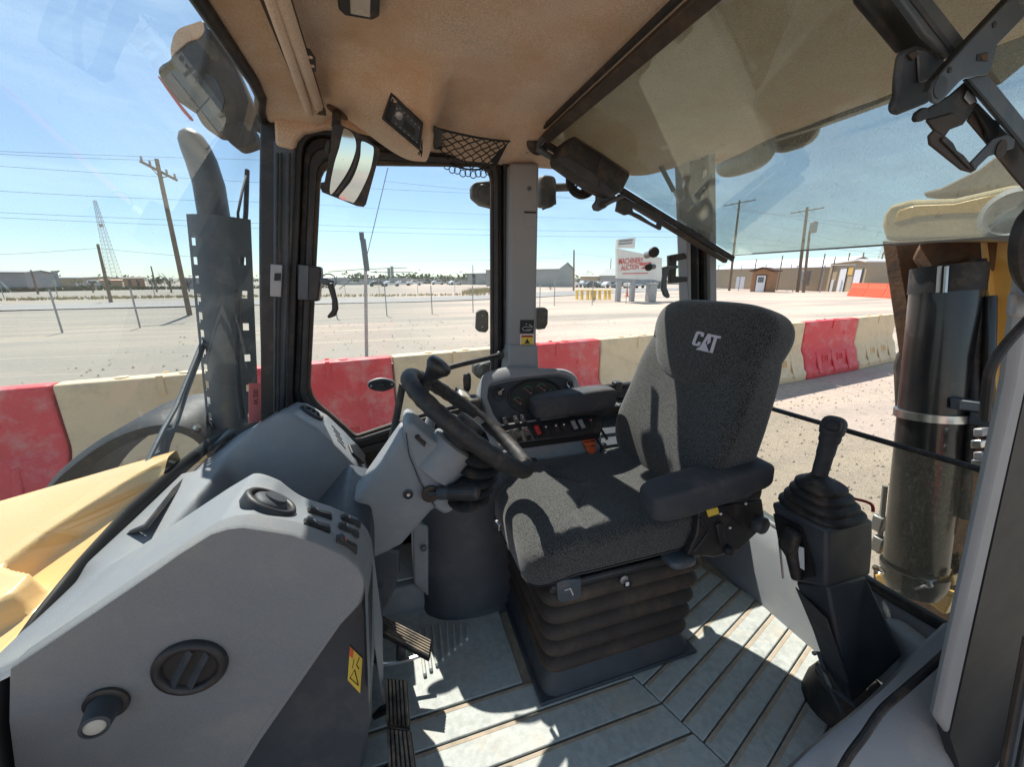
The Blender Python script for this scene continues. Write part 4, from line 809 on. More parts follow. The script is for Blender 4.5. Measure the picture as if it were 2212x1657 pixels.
b = MB(); b.tube([wpt(y, 1.0) + V((.0, 0, .004)) for y in lin(.12, 1.5, 16)], .014, 8); b.obj('windscreen_top_seal', K['rubber'], cab, smooth=60)
b = MB(); b.tube([wpt(1.53, t) for t in lin(.1, 1, 12)], .016, 8); b.obj('windscreen_side_seal', K['rubber'], cab, smooth=60)
b = MB(); b.prism([at(537, 828, X=-.42), at(562, 828, X=-.42), at(562, 910, X=-.42), at(537, 915, X=-.42)], (.001, 0, 0)); tg = b.obj('red_tag', K['redl'], cab)
b = fit_text('W 200', [at(*q, X=-.4185) for q in ((547, 875), (547, 842), (558, 842), (558, 875))]); b.obj('tag_writing', K['ink'], tg)
# ---- rear lower window with its top bar, base seal and sill
XR = 1.35
def RX(u, v, X=XR): return at(u, v, X=X)
b = MB(); b.tube([RX(1560, 852), RX(2150, 1024)], .0085, 8); b.obj('rear_glass_top_seal', K['rubber'], cab)
gl = [(XR, y, z) for y, z in ((.14, .745), (1.3, .73), (1.3, .30), (.14, .30))]
b = MB(); b.prism([V(p) for p in gl], (.006, 0, 0)); b.obj('rear_lower_glass', K['g_low'], cab, smooth=0)
b = MB(); b.bar(RX(1560, 1075), RX(2060, 1366), .03, .03); b.obj('rear_glass_base_seal', K['rubber'], cab, bevel=.008)
b = MB(); b.loft([[V((XR - .0, y, .29)), V((XR - .02, y, .275)), V((XR - .05, y, .2)), V((XR - .08, y, .1)), V((XR - .1, y, -.01)), V((XR + .04, y, -.01)), V((XR + .04, y, .29))] for y in lin(.12, 1.5, 8)]); b.obj('rear_sill', K['gray'], cab, bevel=.004)
b = MB(); q = at(1985, 1410, X=1.27); b.sbox(q + V((-.01, .02, -.04)), (.08, .14, .16), .4, rot=(0, .1, -.2)); b.obj('sill_lamp_cover', K['gray'], cab, smooth=60)
b = MB(); b.sbox(at(1915, 1420, X=1.24), (.16, .12, .06), .5); b.obj('sill_step', K['gray'], cab, smooth=60)
# ---- near side: rear pillar, fender trim with cable, dark quarter glass
NP = .25
pf = [at(2240, 470, Y=NP), at(2188, 828, Y=NP), at(2110, 1180, Y=NP), at(2026, 1554, Y=NP), at(2052, 1592, Y=NP), at(2130, 1240, Y=NP), at(2230, 800, Y=NP), at(2300, 470, Y=NP)]
xr_ = pf[1].x; yb_ = at(2147, 828, X=xr_).y
b = MB(); b.prism(pf, (0, yb_ - NP, 0)); b.obj('near_pillar_cover', K['grayl'], cab, bevel=.01)
b = MB(); q = [at(2196, 632, Y=NP - .004), at(2260, 626, Y=NP - .004), at(2260, 690, Y=NP - .004), at(2190, 684, Y=NP - .004)]; b.prism(q, (0, .008, 0)); b.obj('pillar_clip_cover', K['grayl'], cab, bevel=.005)
b = MB(); b.tube(spline([at(2250, 660, Y=.232), at(2212, 701, Y=.23), at(2170, 748, Y=.23), at(2141, 795, Y=.232), at(2132, 850, Y=.235), at(2128, 905, Y=.245)], 5), .0048, 10); b.obj('pillar_cable', K['rubber'], cab)
b = MB(); b.tube(spline([at(2250, 440, Y=.232), at(2214, 480, Y=.23), at(2200, 540, Y=.23), at(2212, 600, Y=.232), at(2260, 650, Y=.235)], 5), .007, 10); b.obj('belt_webbing', K['rubber'], cab)
q = [at(2052, 1592, Y=.262), at(2235, 760, Y=.262), at(2400, 760, Y=.262), at(2400, 1900, Y=.262), at(2150, 1900, Y=.262)]
b = MB(); b.prism(q, (0, .02, 0)); b.obj('near_lower_panel', K['ink'], cab)
for u0, u1, mm in ((2160, 2218, 'bellow'), (2176, 2234, 'dsteel'), (2192, 2250, 'rubber')):
    b = MB(); b.tube([at(u0, 1690, Y=.2), at(u1, 1380, Y=.2)], .0045, 6); b.obj('near_door_seal', K[mm], cab)
# fender trim: a sweeping grey shell with a lip
def F(u, v, Y): return at(u, v, Y=Y)
top = [F(1690, 1680, .36), F(1760, 1612, .37), F(1850, 1540, .38), F(1930, 1468, .385), F(2000, 1395, .39), F(2050, 1345, .39)]
mid = [F(1760, 1720, .33), F(1835, 1640, .335), F(1905, 1570, .345), F(1970, 1500, .35), F(2030, 1440, .35), F(2090, 1390, .35)]
low = [F(1900, 1760, .29), F(1985, 1700, .285), F(2040, 1640, .28), F(2070, 1590, .28), F(2100, 1540, .28), F(2130, 1500, .28)]
end = [F(1990, 1800, .262), F(2090, 1760, .262), F(2100, 1690, .262), F(2086, 1612, .262), F(2120, 1590, .262), F(2150, 1560, .262)]
bot = [p + V((0, .03, -.10)) for p in top]
rows = [spline(r_, 5) for r_ in (bot, [p + V((0, .008, -.012)) for p in top], top, [p + V((0, -.006, -.001)) for p in top], mid, low, end)]
b = MB(); b.loft(rows, closed=False, caps=False); b.obj('fender_trim', K['gray'], cab, smooth=60)
b = MB(); b.tube(spline([F(1800, 1700, .318), F(1830, 1640, .322), F(1868, 1588, .322), F(1905, 1535, .328), F(1955, 1490, .335), F(2012, 1440, .335), F(2060, 1395, .335)], 5), .0075, 10); b.obj('fender_cable', K['rubber'], cab)
# grid lines of the sticker-free black frame over the near side, out of view but closing the cab
b = MB(); b.box((-.42, .1, .9), (.06, .05, 1.6)); b.obj('near_front_pillar', K['black'], cab, bevel=.01) if False else None
# ================================================================== DASHBOARD
dash = thing('dashboard', 'grey moulded front dashboard with two raised lobes, round vents and rocker switches', 'dashboard', (-.35, 1.0, 0))
NL = [(-.60, .655), (-.541, .678), (-.401, .763), (-.32, .812), (-.275, .836), (-.234, .842), (-.199, .826), (-.15, .795), (-.102, .757), (-.082, .72), (-.077, .69)]
FL = [(-.60, .64), (-.487, .70), (-.396, .75), (-.338, .776), (-.306, .768), (-.246, .716), (-.195, .645), (-.15, .575), (-.128, .5), (-.12, .44)]
def prof(P, x):
    if x <= P[0][0]: return P[0][1]
    for a, b_ in zip(P, P[1:]):
        if x <= b_[0]: t = (x - a[0]) / (b_[0] - a[0]); return a[1] + (b_[1] - a[1]) * t
    return P[-1][1]
def dash_z(x, y):
    n = prof(NL, x); f = prof(FL, x) + .03 * (1 - sm(1.25, 1.45, y)) * sm(-.5, -.4, x)
    n -= .058 * sm(.6, .8, y) * sm(-.28, -.19, x)                      # the near lobe leans toward the column
    shelf = .672 + .0 * x
    pocket = shelf - .26 * sm(-.50, -.42, x) - .05 * sm(-.3, -.2, x)
    kn = 1 - sm(.795, .845, y); kf = sm(1.20, 1.262, y)
    z = pocket * (1 - kn) * (1 - kf) + n * kn + f * kf
    edge = sm(.600, .618, y); return z - .012 * (1 - edge)
xs = sorted(set([round(q, 4) for q in lin(-.6, -.078, 88)])); ys = sorted(set([round(q, 4) for q in lin(.6, 1.47, 120)]))
m = MB(); m.grid(lambda x, y: V((x, y, dash_z(x, y))), xs, ys)
k = len(m.v)                                                          # skirts
nx = len(xs)
rearedge = [V((xs[-1], y, dash_z(xs[-1], y))) for y in ys]
m.add(rearedge + [p + V((-.02 - .05 * sm(.8, 1.2, p.y), 0, -.3)) for p in rearedge], [(i, i + 1, len(ys) + i + 1, len(ys) + i) for i in range(len(ys) - 1)])
faredge = [V((x, 1.47, dash_z(x, 1.47))) for x in xs]; m.add(faredge + [V((p.x, 1.47, .3)) for p in faredge], [(i, i + 1, nx + i + 1, nx + i) for i in range(nx - 1)])
m.obj('dash_top', K['gray'], dash, smooth=55)
# near cheek panel with a chamfer toward the lower trim
cheek = [(20, 1445), (257, 1284), (332, 1233), (387, 1194), (457, 1150), (492, 1139), (526, 1135), (587, 1144), (633, 1152), (690, 1172), (744, 1197), (776, 1224), (788, 1250), (788, 1276), (778, 1300), (730, 1348), (640, 1472), (550, 1602), (440, 1780), (60, 1780), (30, 1657), (18, 1560)]
P = [at(u, v, Y=.6) for u, v in cheek]; c0 = sum(P, V()) / len(P)
m = MB(); m.loft([[V((c0.x + (p.x - c0.x) * s, .6 + dy, c0.z + (p.z - c0.z) * s)) for p in P] for s, dy in ((1.0, .03), (1.0, .004), (.993, -.001), (.985, -.003))]); m.obj('cheek_panel', K['dash'], dash, smooth=50)
P = [at(u, v, Y=.612) for u, v in ((790, 1278), (782, 1303), (736, 1352), (560, 1606), (430, 1820), (330, 1820), (500, 1600), (700, 1300))]
m = MB(); m.prism(P, (0, .02, 0)); m.obj('cheek_lower_lip', K['gray'], dash, bevel=.004)
# dark lower console with warning decal
P = [at(u, v, Y=.66) for u, v in ((700, 1260), (790, 1270), (800, 1330), (802, 1560), (788, 1640), (740, 1900), (300, 1900), (420, 1600))]
m = MB(); m.prism(P, (0, .5, 0)); lo = m.obj('lower_console', K['dgray'], dash, bevel=.012)
d = V((0, .658, 0))
def LC(u, v, y=.6585): return at(u, v, Y=y)
m = MB(); m.prism([LC(756, 1396), LC(783, 1423), LC(778, 1498), LC(751, 1469)], (0, -.001, 0)); dc = m.obj('warning_decal', K['decal'], dash, smooth=0)
for q in (((756, 1398), (764, 1406), (762, 1424), (754, 1416)),): m = MB(); m.prism([LC(*p, .657) for p in q], (0, -.0004, 0)); m.obj('decal_header', K['orange'], dc)
m = MB(); m.tube([LC(*p, .6565) for p in ((766, 1448), (774, 1482), (756, 1466))], .0009, 4, closed=True); m.tube([LC(*p, .6565) for p in ((776, 1422), (770, 1438), (775, 1446))], .0008, 4); m.tube([LC(*p, .6565) for p in ((765, 1425), (761, 1445))], .0006, 4); m.obj('decal_symbol', K['ink'], dc)
# round air vents
def vent(c, n, r, xd, label=None, slats=3, deep=.02):
    """a round vent: bezel ring > painted dark recess, barrel, slats"""
    c, n = V(c), V(n).normalized(); x = V(xd); x = (x - n * x.dot(n)).normalized(); y = n.cross(x)
    m = MB(); m.lathe([(r, -.004), (r * 1.0, .004), (r * .93, .009), (r * .8, .010), (r * .72, .006), (r * .70, -.012)], c, n, 40, caps=False); bz = m.obj('air_vent', K['black'], dash, smooth=60)
    m = MB(); m.lathe([(r * .73, .0), (r * .73, .0012)], c, n, 30); m.obj('duct_dark_disc', K['ink'], bz)  # flat black disc paints the dark of the recess
    for i in range(slats):
        o = (i - (slats - 1) / 2) * r * .46; h = math.sqrt(max(.0001, (r * .70) ** 2 - o * o)); m = MB(); m.bar(c + y * o - x * h + n * .004, c + y * o + x * h + n * .004, r * .26, .003, up=n + y * .9); m.obj('slat', K['dgray'], bz)
    return bz
vc = at(415, 1435, Y=.6); vent(vc + V((0, -.004, 0)), (0, -1, 0), .050, (.6, 0, 1), slats=2)
# vent on the near lobe, with its barrel turned shut
c, nn = hit(582, 1090, dash_z, lift=.002)
m = MB(); m.lathe([(.044, -.012), (.044, .004), (.041, .008), (.036, .008), (.033, .003), (.033, -.006)], c, nn, 40, caps=False); bz = m.obj('air_vent', K['black'], dash, smooth=60)
m = MB(); m.lathe([(.034, .000), (.034, .001)], c, nn, 28); m.obj('duct_dark_disc', K['ink'], bz)  # black disc painted in for the dark behind the barrel
m = MB(); m.sbox(c + nn * .002, (.056, .056, .022), .85, rot=nn.to_track_quat('Z', 'Y').to_euler()); m.obj('barrel', K['dgray'], bz, smooth=70)
xx = nn.cross(V((0, 1, 0))).normalized(); m = MB(); m.lathe([(.019, .010), (.018, .015), (.001, .016)], c - xx * .003, nn, 24, caps=False); m.obj('vane_disc', K['arm'], bz, smooth=60)
# vent and grille on the far lobe
c, nn = hit(673, 894, dash_z, lift=.001); vent(c, nn, .042, (0, 1, 0), slats=2)
for i in range(4):
    u0, v0 = 716 + i * 4, 920 + i * 10; m = MB(); m.bar(hit(u0, v0, dash_z, lift=.001)[0], hit(u0 - 12 + 30, v0 + 20, dash_z, lift=.001)[0], .004, .003, up=(.7, 0, .7)); m.obj('grille_slot', K['ink'], dash)
q = [at(*p, Y=y) for p, y in (((752, 962), 1.37), ((768, 960), 1.41), ((788, 985), 1.41), ((786, 1003), 1.34), ((760, 980), 1.32))]
m = MB(); m.plate(q, .01); m.obj('far_switch_bezel', K['black'], dash, bevel=.002)
# rocker switches on the near lobe
def rocker(c, n, x, w_, h_, name='rocker_switch', legend=None, parent=None, mm='black', tilt=.35, lm='white'):
    c, n = V(c), V(n).normalized(); x = V(x); x = (x - n * x.dot(n)).normalized(); y = n.cross(x); R = Matrix((x, y, n)).transposed()
    pr = [(-.5, 0), (-.5, .30), (-.42, .36), (.0, .18), (.42, .27), (.5, .22), (.5, 0)]
    m = MB(); m.box(c, (h_ * 1.12, w_ * 1.14, .004), R); b = m.obj('switch_bezel', K['black'], parent, bevel=.0012)
    m = MB(); m.prism([c + x * (a * h_) + n * (z * w_ * 1.1 + .001) - y * w_ * .43 for a, z in pr], y * w_ * .86); k_ = m.obj(name, K[mm], b, bevel=w_ * .06)
    if legend:
        m = MB(); m.box(c + x * h_ * -.2 + n * (w_ * .34), (h_ * .14, w_ * .3, .0015), Euler((0, .42, 0)).to_matrix() if False else R @ Euler((0, .42, 0)).to_matrix()); m.obj('switch_symbol', K[lm], b)
    return b
nl = V((.42, -.12, .9))
for i, (u, v) in enumerate(((690, 1112), (684, 1138))): q_, n_ = hit(u, v, dash_z, lift=.002); rocker(q_, n_, (.9, .1, -.42), .020, .042, parent=dash, legend=True)
for i, (u, v) in enumerate(((757, 1128), (752, 1148), (747, 1178))): q_, n_ = hit(u, v, dash_z, lift=.002); rocker(q_, n_, (.85, .1, -.5), .018, .040, parent=dash, legend=True, lm='redl' if i == 2 else 'white')
# lamp / power socket on the cheek and the slim defrost tray
c = at(232, 1518, Y=.596); m = MB(); m.lathe([(.028, 0), (.028, .004), (.024, .006), (.021, .006)], c, (0, -1, 0), 28); pl = m.obj('power_socket', K['black'], dash, smooth=60)
m = MB(); ax = (at(212, 1560, Y=.565) - c).normalized(); m.lathe([(.0205, 0), (.0195, .012), (.0178, .026), (.0172, .034), (.013, .0355), (.013, .033)], c + V((0, -.006, 0)), ax, 28, caps=False); m.obj('socket_body', K['dgray'], pl, smooth=60)
m = MB(); m.lathe([(.0128, .033), (.009, .0352), (.002, .0355)], c + V((0, -.006, 0)), ax, 24); m.obj('socket_cap', K['lens'], pl, smooth=60)
q = [(278, 1168), (301, 1152), (398, 1036), (400, 1033), (388, 1034), (357, 1070)]
tz = lambda u, v: on(u, v, (-.45, .85, .733), (-.5, 0, .866))
tr = [tz(u, v) for u, v in ((274, 1163), (322, 1142), (403, 1036), (368, 1044))]
m = MB(); nn = V((-.5, 0, .866)); R4 = [p + nn * .001 for p in tr]; I4 = [p.lerp(sum(tr, V()) / 4, t) + nn * .001 for p, t in zip(tr, (.12, .12, .12, .12))]
cc = sum(tr, V()) / 4
def inset(P, k0, k1):
    a, b_, c_, d_ = P; l = lambda s, t: a.lerp(b_, s).lerp(d_.lerp(c_, s), t); return [l(k0, k1), l(1 - k0, k1), l(1 - k0, 1 - k1), l(k0, 1 - k1)]
m.ring([p + nn * .001 for p in tr], [p + nn * .001 for p in inset(tr, .16, .05)], nn * .008); ft = m.obj('defrost_grille', K['black'], dash)
m = MB(); m.prism([p + nn * .0015 for p in inset(tr, .17, .06)], nn * .001); m.obj('grille_plate', K['grayl'], ft)
m = MB(); m.bar(tz(309, 1145) + nn * .003, tz(381, 1050) + nn * .003, .002, .002); m.obj('grille_slit', K['ink'], ft)
for q in (((424, 990), (456, 968), (500, 932), (492, 930), (450, 958)),):
    m = MB(); P = [on(u, v, (-.5, 1.3, .71), (-.45, 0, .89)) for u, v in ((420, 992), (470, 962), (508, 930), (497, 930))]; nn2 = V((-.45, 0, .89)); m.prism(P, nn2 * .008); m.obj('defrost_grille', K['black'], dash)

# ================================================================== STEERING COLUMN AND WHEEL
col = thing('steering_column', 'slate grey tilting steering column with indicator stalk and bellows', 'steering column', (.0, .9, 0))
wc = V((.19, 1.0, .813)); wn_ = V((math.sin(rad(41)), 0, math.cos(rad(41)))); wx_ = V((0, 1, 0)); wy_ = wn_.cross(wx_)
def S(u, v, y): return at(u, v, Y=y)
# lower shroud: extruded across, outline in the XZ plane seen from the side
def slab(name, pts, y0, y1, m_, bev=.02, parent=col, seg=3):
    m = MB(); yc = (y0 + y1) / 2; P = [S(u, v, y0) for u, v in pts]; m.prism(P, (0, y1 - y0, 0)); return m.obj(name, m_, parent, bevel=bev, seg=seg)
m = MB()
out = [(700, 1175), (806, 1025), (872, 930), (904, 975), (962, 1098), (937, 1102), (868, 1180), (850, 1189), (838, 1196), (790, 1218)]
slab('column_shroud', out, .95, 1.05, K['gray'], .016)
out2 = [(870, 930), (880, 912), (896, 916), (932, 950), (1002, 990), (1006, 1035), (1008, 1058), (976, 1108), (960, 1114), (938, 1100), (905, 1040), (882, 978)]
slab('column_head', out2, .937, 1.06, K['gray'], .012)
m = MB(); m.tube([S(877, 935, .9365), S(884, 985, .9365), S(908, 1042, .9365), S(940, 1094, .9365)], .0011, 5); m.obj('shroud_seam', K['ink'], col)
m = MB(); c = S(882, 1068, .948); m.lathe([(.013, 0), (.013, .003), (.010, .004), (.009, -.004)], c, (0, -1, 0), 16); m.obj('screw_recess', K['dgray'], col, smooth=50); m = MB(); m.lathe([(.005, 0), (.005, .004)], c + V((0, -.001, 0)), (0, -1, 0), 6); m.obj('screw', K['steel'], col)
slab('column_boot', [(788, 1158), (850, 1190), (864, 1188), (864, 1240), (848, 1292), (816, 1346), (790, 1346)], .96, 1.04, K['dgray'], .015)
# collar below the wheel
c0 = wc - wn_ * .150 + V((0, -.02, 0)); m = MB(); m.lathe([(.072, -.03), (.070, .02), (.064, .062), (.055, .066)], c0 + wn_ * .02, wn_, 30); m.obj('wheel_collar', K['gray'], col, smooth=50)
m = MB(); m.lathe([(.05, .06), (.047, .075), (.05, .085), (.045, .1), (.042, .14)], c0 + wn_ * .02, wn_, 24); m.obj('hub_boot', K['rubber'], col, smooth=50)
for (u, v) in ((905, 960), ): 
    b = rocker(S(u, v, .933) + V((.004, 0, .01)), (.75, -.25, .6), (.5, 0, -.86), .014, .032, parent=col, legend=True, lm='redl')
m = MB(); q = [S(975, 1022, .934), S(1000, 1042, .934), S(1010, 1052, .934), S(984, 1032, .934)]; m.prism(q, (0, -.002, 0)); m.obj('small_badge', K['dgray'], col)
# stalk with ribbed knob
a, b_ = S(942, 1066, .92), S(1034, 1063, .87)
m = MB(); m.lathe([(.024, 0), (.024, .006), (.02, .008)], S(930, 1066, .936), (0, -1, 0), 24); st_ = m.obj('stalk_base', K['bellow'], col, smooth=50)
d = (b_ - a); L = d.length; d.normalize()
m = MB(); m.lathe([(.006, -.02), (.006, .0), (.0165, .006), (.018, .02), (.017, .026), (.0185, .034), (.0185, L - .004), (.016, L), (.012, L)], a, d, 24); m.obj('stalk_grip', K['dgray'], col, smooth=50)
for k in range(18):
    an = 2 * math.pi * k / 18; x = d.cross(V((0, 0, 1))).normalized(); y = d.cross(x); p = a + (x * math.cos(an) + y * math.sin(an)) * .0185
    m = MB(); m.bar(p + d * .036, p + d * (L - .006), .003, .004, up=(p - a)); m.obj('grip_rib', K['black'], col)
m = MB(); m.lathe([(.0125, L), (.0125, L + .0015)], a, d, 20); m.obj('grip_cap', K['bellow'], col)
# second stalk behind, its silvery light put into pale grey, and small lever
m = MB(); q0, q1 = at(936, 896, Y=1.13), at(921, 938, Y=1.11); m.tube([q0, q1], [.017, .017], 16); m.obj('far_stalk_grip', K['grayl'], col, smooth=50)
m = MB(); m.tube([at(870, 830, Y=1.12), at(852, 925, Y=1.12), at(838, 985, Y=1.08)], .0105, 8); m.obj('column_strut', K['rubber'], col)
# dark gaiter under the wheel hub
m = MB()
for k in range(5): m.lathe([(.045, 0), (.058, .012), (.045, .024)], V((.165 + .012 * k, .93, .60 + .03 * k)), (.3, 0, 1), 20)
m.obj('tilt_gaiter', K['rubber'], col, smooth=50)
# wheel
whl = thing('steering_wheel', 'black steering wheel with finger grips and spinner knob', 'steering wheel', tuple(wc))
R0 = .205; N = 96
m = MB(); pts = []; rr = []
for i in range(N):
    t = 2 * math.pi * i / N; pts.append(wc + (wx_ * math.cos(t) + wy_ * math.sin(t)) * R0 - wn_ * (.0012 * math.cos(i * 2 * math.pi / 3)) ); rr.append(.0215)
m.tube(pts, rr, 14, closed=True); m.obj('rim', K['rubber'], whl, smooth=70)
m = MB(); m.lathe([(.0, -.02), (.055, -.02), (.062, -.01), (.062, .006), (.05, .016), (0.001, .02)], wc - wn_ * .028, wn_, 28, caps=False); m.obj('hub', K['black'], whl, smooth=60)
m = MB(); m.lathe([(.04, 0), (.038, .003), (.001, .0045)], wc - wn_ * .012, wn_, 24, caps=False); m.obj('horn_pad', K['dgray'], whl, smooth=60)
for an in (90, 210, 330):
    t = rad(an); d = wx_ * math.cos(t) + wy_ * math.sin(t); m = MB(); s = wn_.cross(d)
    m.loft([[wc + d * r - wn_ * h + s * w_ * a + wn_ * b * .007 for a, b in ((-1, -1), (1, -1), (1, 1), (-1, 1))] for r, h, w_ in ((.045, .03, .026), (.1, .022, .019), (.16, .008, .016), (.20, .0, .018))]); m.obj('spoke', K['black'], whl, bevel=.003)
kb = wc + (at(905, 812, Y=wc.y + .0) - wc).normalized() * R0
m = MB(); kc = at(917, 829, Y=1.0); ka = (at(938, 786, Y=.915) - kc).normalized()
ka = (wn_ * .8 + V((.05, -.15, .1))).normalized()
m.lathe([(.016, -.015), (.017, .0), (.0155, .012), (.0175, .026), (.026, .044), (.034, .056), (.0345, .066), (.030, .074), (.01, .077)], kc, ka, 28); m.obj('spinner_knob', K['black'], whl, smooth=60)
m = MB(); m.lathe([(.018, -.006), (.018, .004), (.015, .008)], kc + V((0, 0, -.006)), ka, 20); m.obj('spinner_clamp', K['rubber'], whl, smooth=60)

# ================================================================== INSTRUMENT CONSOLE
con = thing('instrument_console', 'side console with grey bezel, oval gauge cluster and rows of rocker switches', 'instrument console', (.5, 1.3, .4))
CO = V((.5, 1.31, .77)); cn = V((-.02, -.80, .60)).normalized()
def C(u, v, off=0.0): return on(u, v, CO + cn * off, cn)
bez_o = rnd_poly([C(1033, 862), C(1040, 808), C(1092, 792), C(1222, 797), C(1246, 812), C(1262, 880), C(1258, 900), C(1068, 925), C(1052, 915)], [.02, .03, .03, .03, .03, .01, .01, .01, .02], 5)
bez_i = rnd_poly([C(1053, 862), C(1056, 834), C(1100, 822), C(1208, 810), C(1232, 818), C(1244, 880), C(1240, 897), C(1082, 918), C(1068, 900)], [.01, .012, .02, .02, .012, .01, .01, .01, .02], 5)
m = MB(); n = len(bez_o)
b0_ = [p - cn * .10 for p in bez_o]; vs = b0_ + bez_o + [p.lerp(q, .35) + cn * .012 for p, q in zip(bez_o, bez_i)] + [p.lerp(q, .9) + cn * .010 for p, q in zip(bez_o, bez_i)] + [p - cn * .012 for p in bez_i]
m.add(vs, [(k * n + i, k * n + (i + 1) % n, (k + 1) * n + (i + 1) % n, (k + 1) * n + i) for k in range(4) for i in range(n)]); m.obj('bezel', K['grayl'], con, smooth=50)
m = MB(); m.prism([p - cn * .010 for p in bez_i], -cn * .004); m.obj('face_plate', K['dgray'], con, smooth=0)
# oval cluster
oc = C(1158, 855, -.002); ox = (C(1214, 852, -.002) - C(1102, 858, -.002)) / 2; oy = (C(1158, 820, -.002) - C(1158, 892, -.002)) / 2
el = lambda s, k, off=0: [oc + ox * math.cos(2 * math.pi * i / k) * s + oy * math.sin(2 * math.pi * i / k) * s + cn * off for i in range(k)]
m = MB(); m.loft([el(1.06, 40, -.006), el(1.06, 40, .002), el(1.0, 40, .003), el(.96, 40, -.003)], caps=False); m.obj('cluster_rim', K['black'], con, smooth=50)
m = MB(); m.prism(el(.965, 40, -.005), cn * .001); cl = m.obj('gauge_cluster', K['gauge'], con, smooth=0)
def O(s, t, off=-.003): return oc + ox * s + oy * t + cn * off
for s, t, r in ((-.72, -.28, .2), (-.33, .3, .24), (.2, .42, .24), (.66, .15, .2)):
    m = MB(); m.tube([O(s + r * math.cos(a) * .8, t + r * math.sin(a) * 1.3) for a in lin(rad(40), rad(160), 8)], .0012, 4); m.obj('gauge_arc', K['green'], cl)
    m = MB(); m.tube([O(s + r * math.cos(a) * .8, t + r * math.sin(a) * 1.3) for a in lin(rad(5), rad(36), 4)], .0012, 4); m.obj('gauge_arc', K['red'], cl)
    m = MB(); m.tube([O(s + .1, t - .1), O(s - .1, t + .2)], .0009, 4); m.obj('gauge_needle', K['redl'], cl)
    m = MB(); m.lathe([(.0035, 0), (.0035, .002)], O(s + .14, t - .12), cn, 10); m.obj('gauge_symbol', K['galv'], cl)
m = MB(); m.prism([O(-.42, -.55), O(.35, -.5), O(.35, -.12), O(-.42, -.17)], cn * .0006); m.obj('display_window', K['lcd'], cl)
m = MB(); m.prism([O(.0, .05), O(.42, .08), O(.42, .14), O(.0, .11)], cn * .0006); m.obj('display_bar', K['green'], cl)
# ignition switch and 12 V socket
m = MB(); m.lathe([(.026, 0), (.026, .003), (.022, .005), (.012, .005)], C(1079, 851, -.008), cn, 26); ig = m.obj('ignition_switch', K['black'], con, smooth=50)
m = MB(); m.lathe([(.008, .004), (.008, .010)], C(1079, 851, -.008), cn, 16); m.obj('key_barrel', K['steel'], ig)
m = MB(); m.tube([C(1080, 847, .004), C(1088, 840, .006)], .0015, 6); m.obj('switch_marker', K['white'], ig)
m = MB(); m.lathe([(.017, -.002), (.017, .006), (.013, .008), (.013, .001)], C(1232, 831, -.006), cn, 22, caps=False); so_ = m.obj('power_outlet', K['steel'], con, smooth=50)
m = MB(); m.sbox(C(1232, 832, -.002), (.014, .02, .03), .7); m.obj('outlet_cover', K['black'], so_)
# switch shelf with two rows of rockers
sn = V((-.04, -.62, .78)).normalized(); SO = C(1165, 898, .004)
def Sh(u, v, off=0.0): return on(u, v, SO + sn * off, sn)
m = MB(); m.prism([Sh(1046, 905), Sh(1066, 902), Sh(1100, 952), Sh(1078, 968), Sh(1064, 945)], -sn * .06); m.obj('shelf_cheek', K['grayl'], con, bevel=.006)
P = [Sh(1066, 906), Sh(1288, 890), Sh(1300, 902), Sh(1304, 915), Sh(1296, 935), Sh(1112, 958), Sh(1096, 950)]
m = MB(); m.prism(P, -sn * .02); m.obj('switch_shelf', K['black'], con, bevel=.004)
P = [Sh(1094, 945), Sh(1112, 958), Sh(1296, 936), Sh(1306, 916)]
m = MB(); P2 = [Sh(1098, 948), Sh(1296, 934), Sh(1298, 934)]; m.prism([Sh(1100, 950), Sh(1300, 928), Sh(1300, 928) + V((0, .01, -.04)), Sh(1104, 951) + V((0, .01, -.045))], (0, .05, 0)); m.obj('shelf_front', K['ink'], con, bevel=.004)
m = MB(); m.prism([at(1108, 972, Y=1.215), at(1300, 940, Y=1.215), at(1300, 1010, Y=1.215), at(1112, 1040, Y=1.215)], (0, .04, 0)); m.obj('console_skirt', K['gray'], con, bevel=.006)
xr = (Sh(1160, 905) - Sh(1150, 945)); xr.normalize(); xr = -xr
for u, v, k in ((1091, 912, 0), (1115, 908, 1), (1130, 906, 1), (1160, 901, 1)): rocker(Sh(u, v, .003), sn, V((.1, -.8, -.6)), .017, .032, parent=con, legend=bool(k))
for u, v, mm, lg in ((1102, 941, 'black', None), (1118, 938, 'black', None), (1138, 934, 'black', 'redl'), (1161, 930, 'red', None), (1180, 928, 'black', 'white'), (1202, 925, 'black', 'white'), (1219, 923, 'black', 'white'), (1240, 919, 'grayl', None), (1256, 917, 'grayl', None), (1277, 913, 'black', 'redl')):
    rocker(Sh(u, v, .003), sn, V((.1, -.8, -.6)), .019, .036, parent=con, legend=lg, mm=mm, lm=lg or 'white')
